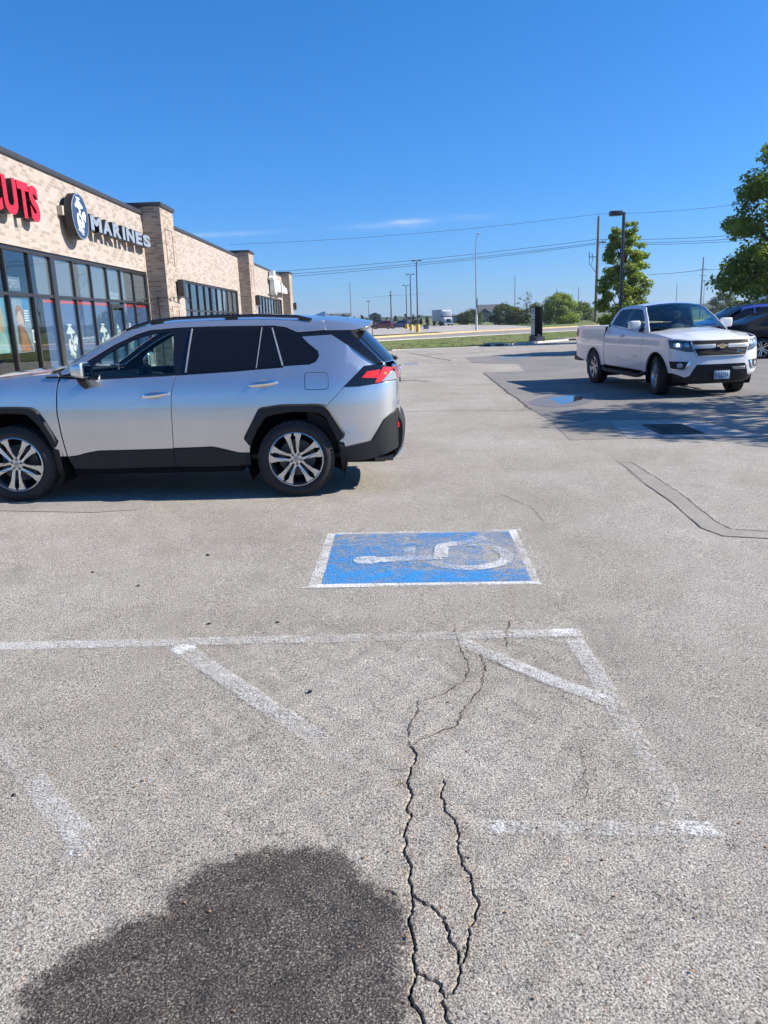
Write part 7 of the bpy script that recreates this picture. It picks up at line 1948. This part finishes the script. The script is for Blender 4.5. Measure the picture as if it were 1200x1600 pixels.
# =====================================================================================  SKY, SUN, CAMERA
SUN_EL, SUN_AZ = 35.5, 88.0      # azimuth clockwise from +y
sd_ = Vector((math.sin(R(SUN_AZ)) * math.cos(R(SUN_EL)), math.cos(R(SUN_AZ)) * math.cos(R(SUN_EL)), math.sin(R(SUN_EL))))
L = bpy.data.lights.new('sun', 'SUN'); L.energy = 4.6; L.angle = R(.53); L.color = (1., .935, .845)
lo = link(bpy.data.objects.new('sun', L)); lo.rotation_euler = sd_.to_track_quat('Z', 'Y').to_euler()
W = bpy.data.worlds.new('World'); scn.world = W; W.use_nodes = True
t = W.node_tree; t.nodes.clear(); k = NB(t)
sky = k.n('ShaderNodeTexSky', sky_type='NISHITA'); sky.sun_disc = False; sky.sun_elevation = R(SUN_EL); sky.sun_rotation = R(SUN_AZ); sky.air_density = 1.0; sky.dust_density = .4; sky.ozone_density = 2.2; sky.altitude = 200
dirv = k.n('ShaderNodeTexCoord').outputs['Generated']
sx = k.n('ShaderNodeSeparateXYZ', {0: dirv})
ny = k.m('MAXIMUM', sx.outputs[1], .02)
ax_ = k.m('DIVIDE', sx.outputs[0], ny); el_ = k.m('DIVIDE', sx.outputs[2], ny)
cv = k.n('ShaderNodeCombineXYZ', {0: k.m('MULTIPLY', ax_, 14.), 1: k.m('MULTIPLY', el_, 110.), 2: 0.})
cn = k.n('ShaderNodeTexNoise', {'Vector': cv.outputs[0], 'Scale': 1., 'Detail': 6., 'Roughness': .6, 'Distortion': .4}).outputs['Fac']
tot = None
for (u, v, w, h, amp) in CLOUDS:
    e = k.m('ADD', k.m('POWER', k.m('ABSOLUTE', k.m('DIVIDE', k.m('SUBTRACT', ax_, u), w)), 2.), k.m('POWER', k.m('ABSOLUTE', k.m('DIVIDE', k.m('SUBTRACT', el_, v), h)), 2.))
    g = k.m('MULTIPLY', k.m('EXPONENT', k.m('MULTIPLY', e, -1.)), amp)
    tot = g if tot is None else k.m('ADD', tot, g)
msk = k.m('MULTIPLY', tot, k.ramp(cn, [(.35, .25), (.68, 1.)]), clamp=True)
front = k.m('GREATER_THAN', sx.outputs[1], .03)
msk = k.m('MULTIPLY', msk, front)
nrm = k.m('ARCSINE', sx.outputs[2])
grade = k.ramp(k.m('DIVIDE', nrm, PI / 2), [(0., (.32, .51, .98)), (.045, (.24, .48, .90)), (.10, (.20, .50, .90)), (.24, (.165, .56, .96)), (.45, (.14, .57, 1.02)), (1., (.13, .55, 1.02))])
skyc = k.mix(1.0, sky.outputs[0], grade, 'MULTIPLY')
colr = k.mix(msk, skyc, (5.2, 5.6, 6.2))
bg = k.n('ShaderNodeBackground', {'Strength': SKY_STRENGTH}); k.L(colr, bg.inputs[0])
wo = k.n('ShaderNodeOutputWorld'); k.L(bg.outputs[0], wo.inputs[0])

# thin summer haze over the plain
hm = bpy.data.materials.new('haze_air'); hm.use_nodes = True
ht = hm.node_tree; ht.nodes.clear(); k = NB(ht)
hv = k.n('ShaderNodeVolumePrincipled', {'Color': (.80, .90, 1.0, 1), 'Density': HAZE, 'Anisotropy': .3}); k.L(hv.outputs[0], k.n('ShaderNodeOutputMaterial').inputs['Volume'])
if HAZE > 0:
    b = Buf(); b.box(-1990, 1990, -1990, 1990, -3.5, 27.0); h = b.obj('haze', hm, smooth=False); tag(h, 'thin pale haze lying over the plain', 'haze', kind='stuff')

cam = bpy.data.cameras.new('camera'); cam.sensor_fit = 'HORIZONTAL'; cam.sensor_width = 36; cam.lens = 36; cam.clip_start = .05; cam.clip_end = 20000
co = link(bpy.data.objects.new('camera', cam)); scn.camera = co
P_, R_ = R(14.1), R(2.0)
f_ = Vector((0, math.cos(P_), -math.sin(P_))); u0 = Vector((0, math.sin(P_), math.cos(P_))); r0 = Vector((1, 0, 0))
cr = r0 * math.cos(R_) - u0 * math.sin(R_); cu = r0 * math.sin(R_) + u0 * math.cos(R_)
M = Matrix((cr, cu, -f_)).transposed().to_4x4(); M.translation = (0, 0, 1.64); co.matrix_world = M
scn.view_settings.view_transform = 'Standard'; scn.view_settings.look = 'None'; scn.view_settings.exposure = EXPOSURE; scn.view_settings.gamma = 1
scn.render.engine = 'CYCLES'
scn.cycles.use_denoising = True
scn.cycles.max_bounces = 8; scn.cycles.transparent_max_bounces = 16; scn.cycles.caustics_reflective = False; scn.cycles.caustics_refractive = False
scn.render.resolution_x, scn.render.resolution_y = 768, 1024
